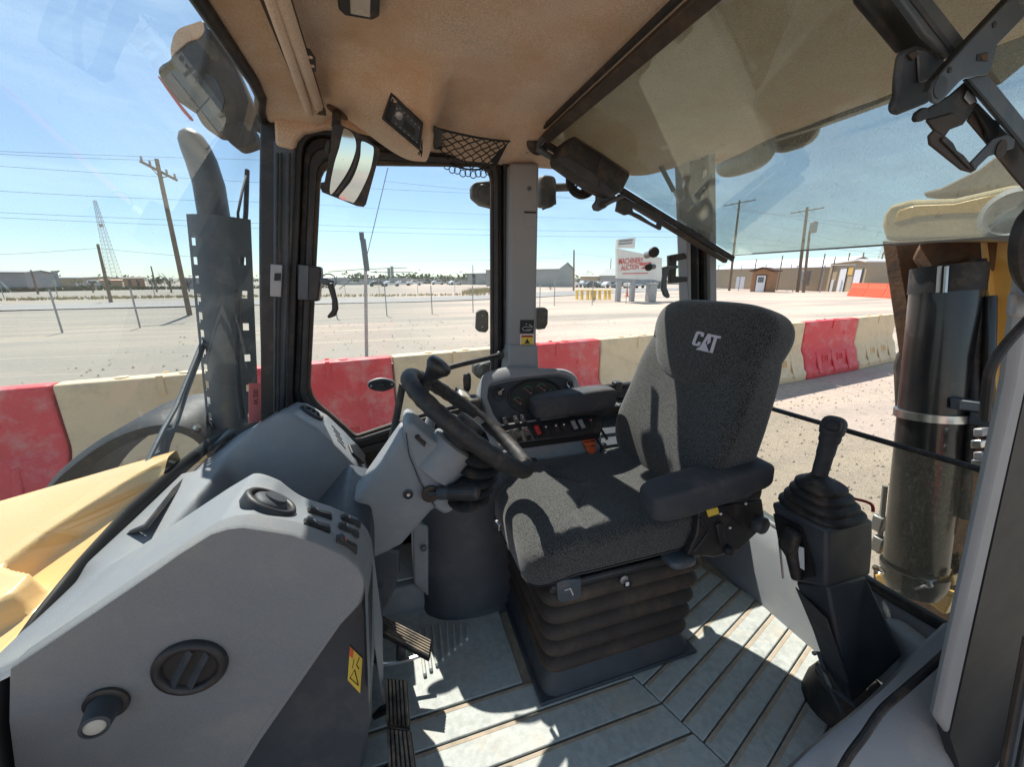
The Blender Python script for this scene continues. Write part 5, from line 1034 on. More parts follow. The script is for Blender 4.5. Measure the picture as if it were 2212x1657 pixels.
# loader lever with white and yellow controller behind the wheel
lev = thing('loader_lever', 'black knobbed loader lever on a pale controller beside the side console', 'lever', (.27, 1.3, .6))
m = MB(); p = at(1008, 845, Y=1.33); m.lathe([(.006, -.035), (.010, -.03), (.0135, -.02), (.015, .012), (.013, .03), (.006, .036)], at(1009, 826, Y=1.33), (.02, 0, 1), 20); m.obj('knob', K['rubber'], lev, smooth=60)
m = MB(); m.tube([at(1006, 838, Y=1.33), at(1010, 900, Y=1.31)], .006, 8); m.obj('shaft', K['rubber'], lev)
m = MB(); m.sbox(at(1000, 858, Y=1.30), (.05, .07, .04), .5, rot=(.3, .5, .2)); m.obj('controller_head', K['lens'], lev, smooth=60)
m = MB(); m.tube([at(1008, 862, Y=1.27), at(1026, 880, Y=1.27)], .007, 8); m.obj('yellow_trigger', K['decal'], lev)
m = MB(); m.sbox(at(1022, 890, Y=1.29), (.06, .09, .12), .5); m.obj('controller_body', K['rubber'], lev, smooth=60)
m = MB(); m.tube([at(984, 850, Y=1.32), at(986, 838, Y=1.32)], .004, 8); m.obj('thumb_switch', K['rubber'], lev)

# ================================================================== SEAT
seat = thing('operator_seat', 'charcoal fabric operator seat with white logo headrest and armrests', 'seat', (.6, .98, 0))
YS = .985
def cush(p):
    x, y, z = p; 
    q = x / .29
    if q < -.55: z -= .09 * (abs(q) - .55) ** 1.4 * 2.0                     # waterfall front
    z += .012 * (abs(y) / .235) ** 3 * (1 if z > 0 else 0) + (-.010 * math.exp(-((x + .085 - y * .1) / .012) ** 2) * 1.5 if z > 0 else 0)
    z += (.028 * sm(.12, .29, x) if z > 0 else 0)
    return (x, y, z)
m = MB(); m.sbox((.575, YS, .487), (.565, .47, .13), .34, fn=cush, nu=96, nv=40); m.obj('seat_cushion', K['seat'], seat, smooth=80)
# seam piping across the cushion
m = MB(); m.tube([V((.80, YS - .21, .525)), V((.795, YS, .53)), V((.80, YS + .21, .525))], .004, 6); m.obj('cushion_piping', K['rubber'], seat)
lean = rad(14)
def backf(p):
    x, y, z = p; zz = (z + .29) / .58                                      # 0 bottom .. 1 top
    w_ = 1.0 - .12 * zz + .05 * math.sin(zz * 3.14) ; y *= w_
    if x < 0: x -= .022 * (abs(y) / .24) ** 2.2 * (1 - sm(.6, 1, zz)); x -= .018 * math.exp(-((zz - .25) / .18) ** 2)
    return (x, y, z)
bc = V((.925, YS - .01, .80))
m = MB(); m.sbox(bc, (.13, .50, .58), .42, rot=(0, lean, 0), fn=backf, nu=96, nv=48); m.obj('backrest', K['seat'], seat, smooth=80)
def headf(p):
    x, y, z = p; t = (z + .16) / .32
    y *= .80 + .20 * sm(0, .75, t); 
    if z < 0: z += .055 * (abs(y) / .22) ** 2
    return (x, y, z)
hc = V((.968, YS - .01, .985))
m = MB(); m.sbox(hc, (.15, .475, .29), .5, rot=(0, lean + .02, 0), fn=headf, nu=96, nv=40); m.obj('headrest_pad', K['seat'], seat, smooth=80)
# stitched seams
def seam(fn, pts, c_, size, e, ry, r_=.0022):
    R = Euler((0, ry, 0)).to_matrix(); out_ = []
    sg = lambda a, p: math.copysign(abs(a) ** p, a)
    for th, ph in pts:
        p = V((sg(math.cos(ph), e) * sg(math.cos(th), e) * size[0] / 2, sg(math.cos(ph), e) * sg(math.sin(th), e) * size[1] / 2, sg(math.sin(ph), e) * size[2] / 2)) * 1.004
        out_.append(V(c_) + R @ V(fn(p)))
    m = MB(); m.tube(out_, r_, 6, closed=True); return m.obj('seam_piping', K['rope'], seat, smooth=60)
seam(cush, [(2 * math.pi * k / 120, -.18) for k in range(120)], (.575, YS, .487), (.565, .47, .13), .34, 0)
seam(backf, [(math.pi / 2 if False else .75 * math.pi / 2 * 2, 0)] if False else [(math.pi * .5 + (.26 if math.cos(2 * math.pi * k / 120) > 0 else .26), -1.3 + 2.6 * k / 119) for k in range(120)], bc, (.13, .50, .58), .42, lean, .002) if False else None
# logo printed on the headrest
def Lg(s, t, off=0):
    """s along the letters, t up them, laid on the front of the pad (measured corners)"""
    a, b2, c2, d2 = (1492, 752), (1543, 764), (1556, 727), (1503, 716)
    u = (a[0] * (1 - s) + b2[0] * s) * (1 - t) + (d2[0] * (1 - s) + c2[0] * s) * t; v = (a[1] * (1 - s) + b2[1] * s) * (1 - t) + (d2[1] * (1 - s) + c2[1] * s) * t
    nrm = Euler((0, lean + .02, 0)).to_matrix() @ V((-1, 0, 0)); return on(u, v, hc + nrm * (.0765 + off), nrm), nrm
lg = []
lg.append([(.36, .78), (.36, .98), (.30, 1.04), (.10, 1.04), (.03, .96), (.0, .30), (.06, .2), (.26, .2), (.33, .28), (.33, .46), (.22, .46), (.22, .33), (.11, .33), (.14, .9), (.25, .9), (.25, .78)])
lg.append([(.36, .2), (.50, 1.02), (.64, 1.02), (.70, .56), (.60, .40), (.575, .62), (.565, .82), (.535, .55), (.50, .40), (.46, .36)])
lg.append([(.66, 1.02), (1.04, 1.02), (1.03, .88), (.91, .88), (.93, .0), (.80, .0), (.79, .88), (.67, .88)])
lg.append([(.22, .0), (.54, .46), (.78, .0)])
for P in lg:
    m = MB(); q = [Lg(*p)[0] for p in P]; nrm = Lg(0, 0)[1]; m.prism(q, nrm * .0012); m.obj('logo_letter' if len(P) > 3 else 'logo_triangle', K['logo'], seat, smooth=0)
# bare seat pan, suspension, controls
m = MB(); m.box((.60, YS, .395), (.50, .43, .03)); m.obj('seat_pan', K['black'], seat, bevel=.01)
def bel(k, w_):
    return rnd_poly([V((.60 - w_[0], YS - .01 - w_[1], k)), V((.60 + w_[0], YS - .01 - w_[1], k)), V((.60 + w_[0], YS - .01 + w_[1], k)), V((.60 - w_[0], YS - .01 + w_[1], k))], .05, 5)
rows_ = []; nb = 5
for i in range(nb * 8 + 1):
    t = i / (nb * 8); z = .075 + .31 * t; bulge = .030 * abs(math.sin(math.pi * nb * t)) ** .7 - .012; rows_.append(bel(z - .012 * math.sin(t * 3.1) * 0, (.235 + .015 * t + bulge, .185 + .012 * t + bulge)))
m = MB(); m.loft(rows_); m.obj('suspension_bellows', K['bellow'], seat, smooth=75)
m = MB(); m.loft([bel(.012, (.262, .215)), bel(.05, (.258, .21)), bel(.085, (.24, .19))]); m.obj('seat_base', K['dgray'], seat, smooth=40)
m = MB(); m.box((.60, YS - .01, .018), (.55, .44, .012)); m.obj('base_plate', K['dgray'], seat, bevel=.004)
m = MB(); m.loft([bel(.385, (.25, .2)), bel(.41, (.25, .2))]); m.obj('bellows_clamp', K['black'], seat)
# controls along the near front edge
def knob(c, r, h, ax, mm, nm): m = MB(); m.lathe([(r * .9, 0), (r, h * .2), (r, h * .8), (r * .8, h)], c, ax, 20); return m.obj(nm, K[mm], seat, smooth=50)
m = MB(); q = [at(*p, Y=.762) for p in ((1203, 1256), (1257, 1252), (1258, 1290), (1222, 1310), (1206, 1298))]; m.prism(q, (0, .025, 0)); fl = m.obj('front_paddle', K['dsteel'], seat, bevel=.005)
m = MB(); m.tube([at(*p, Y=.76) for p in ((1220, 1276), (1232, 1272), (1238, 1286))], .0016, 5); m.obj('paddle_symbol', K['white'], fl)
knob(at(1346, 1250, Y=.77), .013, .008, (0, -1, 0), 'galv', 'weight_dial'); knob(at(1355, 1262, Y=.765), .012, .01, (0, -1, 0), 'black', 'weight_knob')
m = MB(); m.box(at(1355, 1262, Y=.754), (.01, .002, .012)); m.obj('knob_symbol', K['white'], seat)
m = MB(); m.sbox(at(1465, 1205, Y=.75), (.09, .07, .03), .6); m.obj('side_paddle', K['dsteel'], seat, smooth=60)
knob(at(1632, 1128, Y=.73), .026, .03, (.2, -1, 0), 'dgray', 'adjuster_knob')
m = MB(); m.plate([at(*p, Y=.735) for p in ((1505, 1100), (1640, 1075), (1648, 1130), (1590, 1185), (1540, 1200), (1480, 1195), (1500, 1150))], .02); m.obj('hinge_plate', K['black'], seat, bevel=.004)
m = MB(); m.bar(at(1552, 1130, Y=.715), at(1562, 1180, Y=.71), .02, .008, up=(0, -1, 0)); m.obj('recline_lever', K['black'], seat, bevel=.003); knob(at(1567, 1184, Y=.715), .014, .02, (0, -1, 0), 'black', 'lever_button')
m = MB(); m.prism([at(*p, Y=.718) for p in ((1525, 1102), (1550, 1096), (1553, 1110), (1530, 1117))], (0, -.001, 0)); m.obj('yellow_seat_label', K['decal'], seat)
for u, v in ((1556, 1110), (1576, 1140), (1610, 1088)): m = MB(); m.lathe([(.004, 0), (.004, .003)], at(u, v, Y=.722), (0, -1, 0), 10); m.obj('rivet', K['white'], seat)
m = MB(); m.tube([at(1512, 1120, Y=.72), at(1530, 1150, Y=.72), at(1500, 1190, Y=.72)], .003, 5); m.tube([at(1585, 1096, Y=.72), at(1586, 1124, Y=.72)], .0022, 5); m.tube([at(1560, 1100, Y=.72), at(1600, 1140, Y=.72), at(1606, 1120, Y=.72)], .0015, 5); m.obj('control_cables', K['rubber'], seat)
# armrests
def armf(p):
    x, y, z = p; 
    if z < 0 and x < -.02: z *= 1.15
    if x > .1 and z < 0: z *= .8
    return (x, y, z + .012 * x / .2)
m = MB(); m.sbox((.79, .735, .655), (.385, .10, .085), .38, rot=(0, rad(-3), rad(-2)), fn=armf, nu=64, nv=30); m.obj('armrest', K['arm'], seat, smooth=80)
m = MB(); m.bar((.76, .735, .615), (.98, .735, .60), .03, .03); m.obj('armrest_frame', K['black'], seat, bevel=.005)
m = MB(); c = (at(1150, 880, Y=1.235) + at(1312, 866, Y=1.26)) / 2; m.sbox((.63, 1.235, .757), (.335, .09, .085), .38, rot=(0, rad(-3), 0), nu=64, nv=30); m.obj('armrest', K['arm'], seat, smooth=80)
m = MB(); m.bar((.56, 1.245, .725), (.86, 1.245, .70), .045, .04); m.bar((.82, 1.245, .72), (.9, 1.235, .60), .04, .03); m.obj('armrest_frame', K['black'], seat, bevel=.006)
m = MB(); p = at(1076, 1137, Y=1.05) ; m.box(at(1076, 1135, Y=1.0), (.012, .03, .022), (0, 0, .2)); m.obj('chrome_tab', K['steel'], seat, bevel=.003)
# belt: orange sleeve and buckle tongue
belt = thing('seat_belt', 'black seat belt stub with orange printed sleeve and silver tongue', 'seat belt', (.85, 1.23, .5))
m = MB(); q = [at(*p, Y=y) for p, y in (((1256, 948), 1.20), ((1282, 935), 1.215), ((1288, 985), 1.20), ((1270, 978), 1.19))]; m.plate(q, .003); sl_ = m.obj('orange_sleeve', K['orange'], belt)
nrm = (q[1] - q[0]).cross(q[2] - q[1]).normalized(); nrm = nrm if nrm.y < 0 else -nrm
for k in range(2): 
    p0, p1 = (1262 + k, 956 + k * 9), (1284, 952 + k * 11); m = MB(); m.tube([on(p0[0], p0[1], q[0] + nrm * .003, nrm), on(p1[0], p1[1], q[0] + nrm * .003, nrm)], .0024, 4); m.obj('sleeve_print', K['ink'], sl_)
m = MB(); m.tube([at(1283, 940, Y=1.21), at(1300, 965, Y=1.2), at(1296, 985, Y=1.19), at(1310, 1000, Y=1.17)], .012, 8, flat=.4); m.tube([at(1290, 915, Y=1.24), at(1312, 950, Y=1.2)], .008, 8, flat=.5); m.obj('webbing', K['rubber'], belt)
m = MB(); m.box(at(1305, 960, Y=1.18), (.02, .01, .012), (0, .5, 0)); m.obj('buckle_tongue', K['steel'], belt, bevel=.003)

# ================================================================== BACKHOE CONTROL TOWER
tow = thing('control_tower', 'black backhoe control pedestal with joystick and rubber boot by the rear window', 'control tower', (1.1, .58, 0))
def T(u, v, **k): return at(u, v, **k)
zt = T(1788, 1146, X=.985).z; nr = T(1788, 1146, X=.985); lf = T(1664, 1084, X=.985); rt = T(1888, 1124, Y=nr.y); bk = V((rt.x, lf.y, (lf.z + rt.z) / 2))
nb_, lb_, rb_ = T(1788, 1272, X=1.0), T(1706, 1256, X=1.0), T(1882, 1244, Y=nr.y + .0); bb_ = V((rb_.x, lb_.y, rb_.z))
m = MB(); m.loft([[nb_, rb_, bb_, lb_], [nb_.lerp(nr, .15), rb_.lerp(rt, .5) + V((.004, 0, 0)), bb_.lerp(bk, .5), lb_.lerp(lf, .5)], [nr, rt, bk, lf]]); m.obj('housing', K['dgray'], tow, bevel=.01)
fb = [T(1838, 1548, X=1.08), T(1960, 1450, X=1.2)]
n0, n1, n2, n3 = T(1806, 1500, X=1.05), T(1945, 1440, X=1.17), None, None
m = MB(); m.loft([[T(1835, 1530, X=1.075), T(1952, 1420, X=1.19), T(1935, 1380, X=1.22), T(1780, 1440, X=1.09)], [nb_ + V((.012, .006, 0)), rb_ + V((-.012, .006, 0)), bb_ + V((-.012, -.006, 0)), lb_ + V((.012, -.006, 0))]]); m.obj('column', K['dgray'], tow, bevel=.008)
m = MB(); q = [T(1718, 1268, X=1.02), T(1786, 1338, X=1.01), T(1836, 1480, X=1.05), T(1790, 1440, X=1.07)]; m.plate(q, .004); m.obj('column_side_cover', K['gray'] if False else K['arm'], tow, bevel=.002)
# foot clamp
def footring(r, z): return [V((1.165 + r[0] * math.cos(a), .50 + r[1] * math.sin(a), z)) for a in lin(0, 2 * math.pi * 23 / 24, 24)]
m = MB(); m.loft([footring((.105, .10), .005), footring((.1, .095), .05), footring((.085, .08), .09)]); m.obj('foot_cover', K['rubber'], tow, smooth=50)
m = MB(); m.tube([T(1758, 1412, X=1.1), T(1768, 1410, X=1.09), T(1800, 1500, X=1.06), T(1822, 1545, X=1.04)], .006, 8); m.tube([T(1765, 1440, X=1.08), T(1800, 1490, X=1.055), T(1850, 1528, X=1.04)], .005, 8); m.obj('foot_bracket', K['steel'] if False else K['dsteel'], tow)
m = MB(); m.plate([T(1775, 1445, X=1.06), T(1790, 1462, X=1.055), T(1800, 1490, X=1.05), T(1788, 1478, X=1.05)], .004); m.obj('foot_clip', K['steel'], tow)
for u, v in ((1855, 1214), (1797, 1244), (1780, 1226)): m = MB(); m.lathe([(.010, 0), (.010, .002), (.007, .0015), (.006, -.005)], T(u, v, Y=nr.y - .001), (0, -1, 0), 14); m.obj('screw_recess', K['ink'], tow)
# side lever in its slot
m = MB(); m.plate([T(1672, 1110, X=.98), T(1730, 1140, X=.975), T(1760, 1245, X=.98), T(1730, 1250, X=.985), T(1685, 1180, X=.985)], .006); m.obj('lever_slot', K['ink'], tow)
m = MB(); m.sbox(T(1706, 1168, X=.955), (.03, .045, .07), .6, rot=(0, .1, 0)); m.tube([T(1706, 1170, X=.955), T(1722, 1250, X=.965)], [.016, .013], 10); m.obj('lock_lever', K['rubber'], tow, smooth=60)
m = MB(); m.prism([T(1725, 1180, X=.962), T(1737, 1184, X=.962), T(1738, 1232, X=.965), T(1728, 1226, X=.965)], (-.002, 0, 0)); m.obj('lever_label', K['white'], tow)
m = MB(); m.tube([T(1683, 1165, X=.97), T(1692, 1250, X=.975)], .003, 5); m.obj('lever_edge', K['galv'], tow)
# boot: stepped folds from a rounded square to the stick
jb = (nr + lf + rt + bk) / 4; top_ = T(1770, 1028, X=jb.x - .04)
def sq(c, r, nn_=28, e=.5):
    out_ = []
    for i in range(nn_):
        a = 2 * math.pi * i / nn_ + .1; ca, sa = math.cos(a), math.sin(a); out_.append(c + V((math.copysign(abs(ca) ** e, ca) * r, math.copysign(abs(sa) ** e, sa) * r, 0)))
    return out_
rw = []; H0 = jb.z + .0; nfold = 4
for i in range(nfold):
    t = i / nfold; r = .080 - .040 * t; z = H0 + .095 * t; c = V((jb.x, jb.y, 0)).lerp(V((top_.x, top_.y, 0)), t * .8)
    for dr, dz in ((0.000, 0), (.004, .006), (.003, .014), (-.006, .020)): rw.append(sq(V((c.x, c.y, z + dz)), r + dr, e=.6 + .3 * t))
rw.append(sq(V((top_.x, top_.y, H0 + .10)), .030, e=.95)); rw.append(sq(V((top_.x, top_.y, H0 + .115)), .018, e=1))
m = MB(); m.loft(rw); m.obj('rubber_boot', K['rubber'], tow, smooth=65)
ja, jc = T(1766, 1040, X=top_.x), T(1796, 935, X=top_.x + .01)
jd = (jc - ja)
m = MB(); pts = [ja, ja.lerp(jc, .3), ja.lerp(jc, .6), ja.lerp(jc, .85), jc, jc + jd * .13]; m.tube(spline(pts, 4), [.017 + .0 * i for i in range(4)] + [.0175] * 4 + [.019] * 4 + [.022] * 4 + [.025] * 5, 16, flat=1.15); 
m.obj('joystick_grip', K['arm'], tow, smooth=70)
hc_ = T(1800, 922, X=top_.x + .012); m = MB(); m.sbox(hc_, (.055, .052, .055), .75, rot=(0, .25, .3)); m.obj('joystick_head', K['arm'], tow, smooth=70)
vd = (CP - hc_).normalized(); m = MB(); m.sbox(hc_ + vd * .024 + V((-.002, 0, .004)), (.02, .034, .03), .7, rot=(0, .3, .35)); m.obj('thumb_rocker', K['rubber'], tow, smooth=60)
for f in (.25, .55, .8): m = MB(); p = ja.lerp(jc, f); m.lathe([(.0022, 0), (.0022, .001)], p + (CP - p).normalized() * .02 + V((.010, 0, 0)), (CP - p).normalized(), 8); m.obj('grip_screw', K['steel'], tow)
m = MB(); m.tube(spline([T(1846, 1078, X=1.2), T(1870, 1084, X=1.2), T(1884, 1092, X=1.2), T(1886, 1106, X=1.2)], 4), .004, 8); m.obj('red_cable_loop', K['red'], tow)

# ================================================================== PEDALS
def pedal(label, q, nribs, along, th=.018, name='pedal', arm=None):
    P = [V(p) for p in q]; t = thing(name, label, 'pedal', tuple(P[0])); n_ = (P[1] - P[0]).cross(P[2] - P[1]).normalized(); n_ = n_ if n_.z > 0 else -n_
    m = MB(); m.plate(P, th); m.obj('pad', K['rubber'], t, bevel=.004)
    for i in range(nribs):
        f = (i + .5) / nribs; a, b2 = (P[0].lerp(P[3], f), P[1].lerp(P[2], f)) if along else (P[0].lerp(P[1], f), P[3].lerp(P[2], f))
        w_ = ((P[0] - P[3]).length if along else (P[0] - P[1]).length) / nribs * .6
        m = MB(); m.bar(a.lerp(b2, .03) + n_ * th * .7, a.lerp(b2, .97) + n_ * th * .7, w_, .009, up=n_); m.obj('rib', K['worn'], t, bevel=.001)
    if arm:
        m = MB(); m.bar(sum(P, V()) / 4, V(arm), .03, .015); m.obj('pedal_arm', K['black'], t, bevel=.003)
    return t
q = [at(806, 1334, Z=.20), at(826, 1328, Z=.20), at(932, 1385, Z=.155), at(930, 1428, Z=.15), at(806, 1362, Z=.19)]
pedal('ribbed accelerator pedal, highest of the three, with worn dusty tread', [at(812, 1331, Z=.205), at(932, 1392, Z=.15), at(928, 1428, Z=.145), at(804, 1362, Z=.195)], 6, True, arm=(-.05, 1.0, .05))
m = MB(); m.tube(spline([at(812, 1400, Z=.12), at(808, 1432, Z=.1), at(850, 1434, Z=.09), at(925, 1412, Z=.1)], 3), .006, 6)
for_ = thing('pedal_bracket', 'small steel hoop bracket under the highest pedal', 'bracket', tuple(at(808, 1432, Z=.1))); m.obj('hoop', K['steel'], for_)
pedal('square brake pedal with five pale worn ribs in the sun', [at(833, 1468, Z=.16), at(880, 1472, Z=.16), at(887, 1577, Z=.13), at(836, 1570, Z=.13)], 6, False, arm=(-.12, .86, .04))
pedal('square brake pedal nearest the door, in shadow', [at(838, 1574, Z=.16), at(889, 1580, Z=.16), at(905, 1700, Z=.12), at(842, 1700, Z=.12)], 6, False, arm=(-.12, .7, .04))
# ================================================================== HANGING FROM THE ROOF
# raised rear glass: front bar, side rails, pane, grab handle
gw = thing('raised_rear_window', 'tinted dusty rear window swung up under the roof with black side rail', 'window', (.95, 1.35, 1.5))
XA, ZA, XB, ZB = .55, 1.648, 1.41, 1.295
yF = 1.35
def gp_(x, y, o=0): t = (x - XA) / (XB - XA); d = V((XB - XA, 0, ZB - ZA)).normalized(); n_ = V((d.z, 0, -d.x)); return V((x, y, ZA + (ZB - ZA) * t)) + n_ * (-o)
m = MB(); P = [gp_(XA, .2), gp_(XA, yF), gp_(XB, yF), gp_(XB, .2)]
m.prism(P, (gp_(XA, 0, .005) - gp_(XA, 0, 0))); m.obj('tinted_pane', K['g_rear'], gw, smooth=0)
m = MB(); m.bar(gp_(XA - .008, .2, -.005), gp_(XA - .008, yF + .03, -.005), .034, .018, up=(.4, 0, 1)); m.obj('front_bar', K['bellow'], gw, bevel=.004)
m = MB(); m.bar(gp_(XA - .03, .2, .012), gp_(XA - .03, yF + .02, .012), .012, .012); m.obj('front_seal', K['rubber'], gw, bevel=.002)
m = MB(); m.bar(gp_(XA - .01, yF + .008, -.012), gp_(XB + .012, yF + .008, -.012), .012, .022); m.obj('side_rail', K['rubber'], gw, bevel=.003)
m = MB(); m.bar(gp_(XA + .3, yF + .012, -.034), gp_(XB - .015, yF + .012, -.034), .02, .016); m.obj('rail_cap', K['bellow'], gw, bevel=.003)
m = MB(); m.tube([gp_(XB, .25), gp_(XB, yF)], .003, 6); m.obj('pane_edge', K['galv'], gw)
def G5(x, y): return ((1200 + x * .3017) * .9175, y * .3017 * .9175)
def GC(x0, y0, s): return lambda x, y: ((x0 + x * s) * .9175, (y0 + y * s) * .9175)
G9 = GC(1240, 300, .3361)
def onY(pts, Y, f=G5): return [at(*f(*p), Y=Y) for p in pts]
m = MB(); m.ring([at(*G9(*p), Y=1.335) for p in [(650, 500), (800, 540), (965, 640), (940, 718), (840, 665), (740, 612), (640, 585), (640, 545)]], [at(*G9(*p), Y=1.335) for p in [(745, 552), (835, 598), (925, 653), (915, 688), (860, 657), (800, 614), (748, 590), (743, 570)]], (0, .012, 0)); m.obj('grab_handle', K['black'], gw, bevel=.002)
m = MB(); m.prism([at(*G9(*p), Y=1.325) for p in [(650, 498), (745, 520), (745, 600), (700, 612), (635, 582)]], (0, .02, 0)); m.obj('latch_block', K['black'], gw, bevel=.003)
# hinge disc at the roof
m = MB(); m.lathe([(.040, 0), (.040, .006), (.036, .009), (.004, .009)], at(1162, 306, Y=1.37), (-.1, -1, -.1), 30); hp_ = m.obj('hinge_disc', K['rubber'], gw, smooth=50)
for u, v in ((1158, 287), (1138, 330)): m = MB(); m.lathe([(.004, 0), (.004, .003)], at(u, v, Y=1.355), (0, -1, 0), 10); m.obj('hinge_screw', K['steel'], hp_)
m = MB(); m.tube(onY([(300, 1010), (330, 1020), (290, 1060), (230, 1120), (215, 1160), (420, 1280)], 1.33), .010, 8); m.obj('hinge_arm', K['dsteel'], gw)
# wiper motor cover, coil hose and bracket
wm = thing('wiper_motor_cover', 'dusty black wiper motor box with ribbed wheel hanging at the raised window corner', 'motor cover', (.7, 1.32, 1.5))
f_ = [at(*G9(*p), Y=1.24) for p in [(220, 200), (265, 95), (325, 62), (520, 178), (720, 315), (718, 345), (670, 445), (620, 475), (590, 470), (500, 430), (340, 322), (230, 242)]]
m = MB(); c = sum(f_, V()) / len(f_); m.loft([[c + (p - c) * .95 + V((0, -.008, 0)) for p in f_], f_, [p + V((0, .07, 0)) for p in f_]]); m.obj('cover', K['rubber'], wm, bevel=.003)
m = MB(); m.prism([at(*G9(*p), Y=1.228) for p in [(228, 200), (282, 197), (460, 302), (505, 352), (600, 428), (622, 470), (582, 465), (490, 424), (342, 318), (236, 240)]], (0, .01, 0)); m.obj('lower_face', K['arm'], wm, bevel=.004)
m = MB(); m.tube([at(*G9(*p), Y=1.226) for p in [(535, 190), (495, 300), (520, 370), (505, 425)]], .0018, 5); m.obj('cover_seam', K['bellow'], wm)
m = MB(); m.tube([at(*G9(*p), Y=1.225) for p in [(330, 66), (520, 182), (716, 322)]], .0025, 5); m.obj('cover_edge', K['bellow'], wm)
wcn = at(*G5(570, 1400), Y=1.36)
for r_ in (.058, .048, .038): m = MB(); m.tube(circ(wcn, r_, (.1, 1, .1), 32), .0055, 8, closed=True); m.obj('ribbed_wheel', K['rubber'], wm, smooth=60)
for k in range(8):
    a = k * math.pi / 4; m = MB(); x_ = V((math.cos(a), 0, math.sin(a))); m.bar(wcn + x_ * .02, wcn + x_ * .06, .006, .006); m.obj('wheel_spoke', K['rubber'], wm)
m = MB(); m.prism([at(*G9(*p), Y=1.3) for p in [(490, 450), (540, 440), (640, 480), (560, 560), (510, 585), (475, 580), (462, 545), (490, 510)]], (0, .015, 0)); m.obj('link_bracket', K['dsteel'], wm, bevel=.006)
m = MB(); m.lathe([(.011, 0), (.011, .005), (.006, .008)], at(*G9(533, 538), Y=1.297), (0, -1, 0), 14); m.obj('link_bolt', K['bellow'], wm)
m = MB(); m.tube(onY([(735, 1600), (790, 1570), (880, 1530)], 1.295), .008, 8); m.obj('link_rod', K['dsteel'], wm)
# gas strut behind the glass
m = MB(); gs = thing('gas_strut', 'thin gas strut slanting behind the raised rear glass', 'strut', tuple(at(1530, 500, Y=1.43))); a, b2 = at(*G5(1150, 1240), Y=1.43), at(*G5(1380, 1680), Y=1.43); m.tube([a, a.lerp(b2, .55)], .009, 10); m.obj('cylinder', K['dsteel'], gs); m = MB(); m.tube([a.lerp(b2, .55), b2], .005, 8); m.obj('rod', K['steel'], gs)

# sunshade rollers
sh = thing('roof_shade_rollers', 'two tan roller shade tubes along the roof over the windscreen', 'shade', (-.16, 1.0, 1.65))
for (u0, v0), (u1, v1), r_ in (((572, -40), (667, 240), .0105), ((597, -40), (687, 228), .0125)):
    z0 = 1.628 if u0 < 580 else 1.632; a, b2 = at(u0, v0, Z=z0), at(u1, v1, Z=z0 - .002); m = MB(); m.tube([a, b2, b2 + (b2 - a).normalized() * .006], [r_, r_, r_ * .5], 12); m.obj('shade_tube', K['liner'], sh, smooth=60)
a, b2 = at(583, -40, Z=1.66), at(684, 242, Z=1.66); m = MB(); m.bar(a, b2, .05, .012); m.obj('shade_tray', K['bellow'], sh)
q = [at(*p, Z=1.64) for p in ((656, 104), (670, 108), (682, 125), (683, 152), (672, 150), (664, 135))]; m = MB(); m.plate(q, .006); br = m.obj('shade_bracket', K['black'], sh, bevel=.001)
for u, v in ((670, 122), (674, 141)): m = MB(); m.lathe([(.0045, 0), (.0045, .002)], at(u, v, Z=1.632), (0, 0, -1), 10); m.obj('bracket_screw', K['liner'], br)
# dome lamp
dl = thing('dome_lamp', 'rectangular roof lamp with black ends and clear ribbed lens', 'lamp', tuple(at(778, 10, Z=1.68)))
dz = 1.672
def Dm(u, v, z=dz): return at(u, v, Z=z)
m = MB(); m.prism([Dm(731, -60), Dm(731, 20), Dm(745, 34), Dm(805, 44), Dm(820, 36), Dm(823, -60)], (0, 0, .02)); m.obj('lamp_housing', K['rubber'], dl, bevel=.003)
m = MB(); m.prism([Dm(754, -60, dz - .003), Dm(757, 30, dz - .003), Dm(800, 38, dz - .003), Dm(802, -60, dz - .003)], (0, 0, .01)); m.obj('lamp_lens', K['lens'], dl, bevel=.002)
# radio in the headliner bulge
def G4(x, y): return ((600 + x * .3017) * .9175, y * .3017 * .9175)
rh, rnn = hit(869, 258, roof_z, down=False, lift=.006); rnn = (rnn + V((0, -.35, 0))).normalized()
ra, rb_, rc_, rd_ = [on(*G4(*p), rh, rnn) for p in ((1065, 700), (1315, 965), (1290, 1165), (992, 915))]
rd = thing('cab_radio', 'black slot radio with round knob set slanting in the tan roof lining', 'radio', tuple(ra))
rn = (rb_ - ra).cross(rd_ - ra).normalized(); rn = rn if rn.y < 0 else -rn
def Rp(s, t, o=0): return ra.lerp(rb_, s).lerp(rd_.lerp(rc_, s), t) + rn * o
m = MB(); m.prism([Rp(0, 0, -.12), Rp(1, 0, -.12), Rp(1, 1, -.12), Rp(0, 1, -.12)], rn * .124); m.obj('radio_body', K['black'], rd, bevel=.004)
m = MB(); m.ring([Rp(0, 0, .004), Rp(1, 0, .004), Rp(1, 1, .004), Rp(0, 1, .004)], [Rp(.06, .1, .004), Rp(.95, .08, .004), Rp(.95, .86, .004), Rp(.06, .9, .004)], rn * .006); m.obj('radio_frame', K['rubber'], rd, bevel=.002)
m = MB(); m.prism([Rp(.2, .12, .004), Rp(.93, .1, .004), Rp(.93, .84, .004), Rp(.2, .88, .004)], rn * .003); fp = m.obj('radio_face', K['dgray'], rd)
m = MB(); m.lathe([(.0105, 0), (.010, .006), (.008, .008)], Rp(.34, .42, .006), rn, 22); m.obj('volume_knob', K['galv'], rd, smooth=50)
m = MB(); m.prism([Rp(.48, .42, .0075), Rp(.8, .4, .0075), Rp(.8, .66, .0075), Rp(.48, .68, .0075)], rn * .0008); m.obj('radio_display', K['ink'], fp)
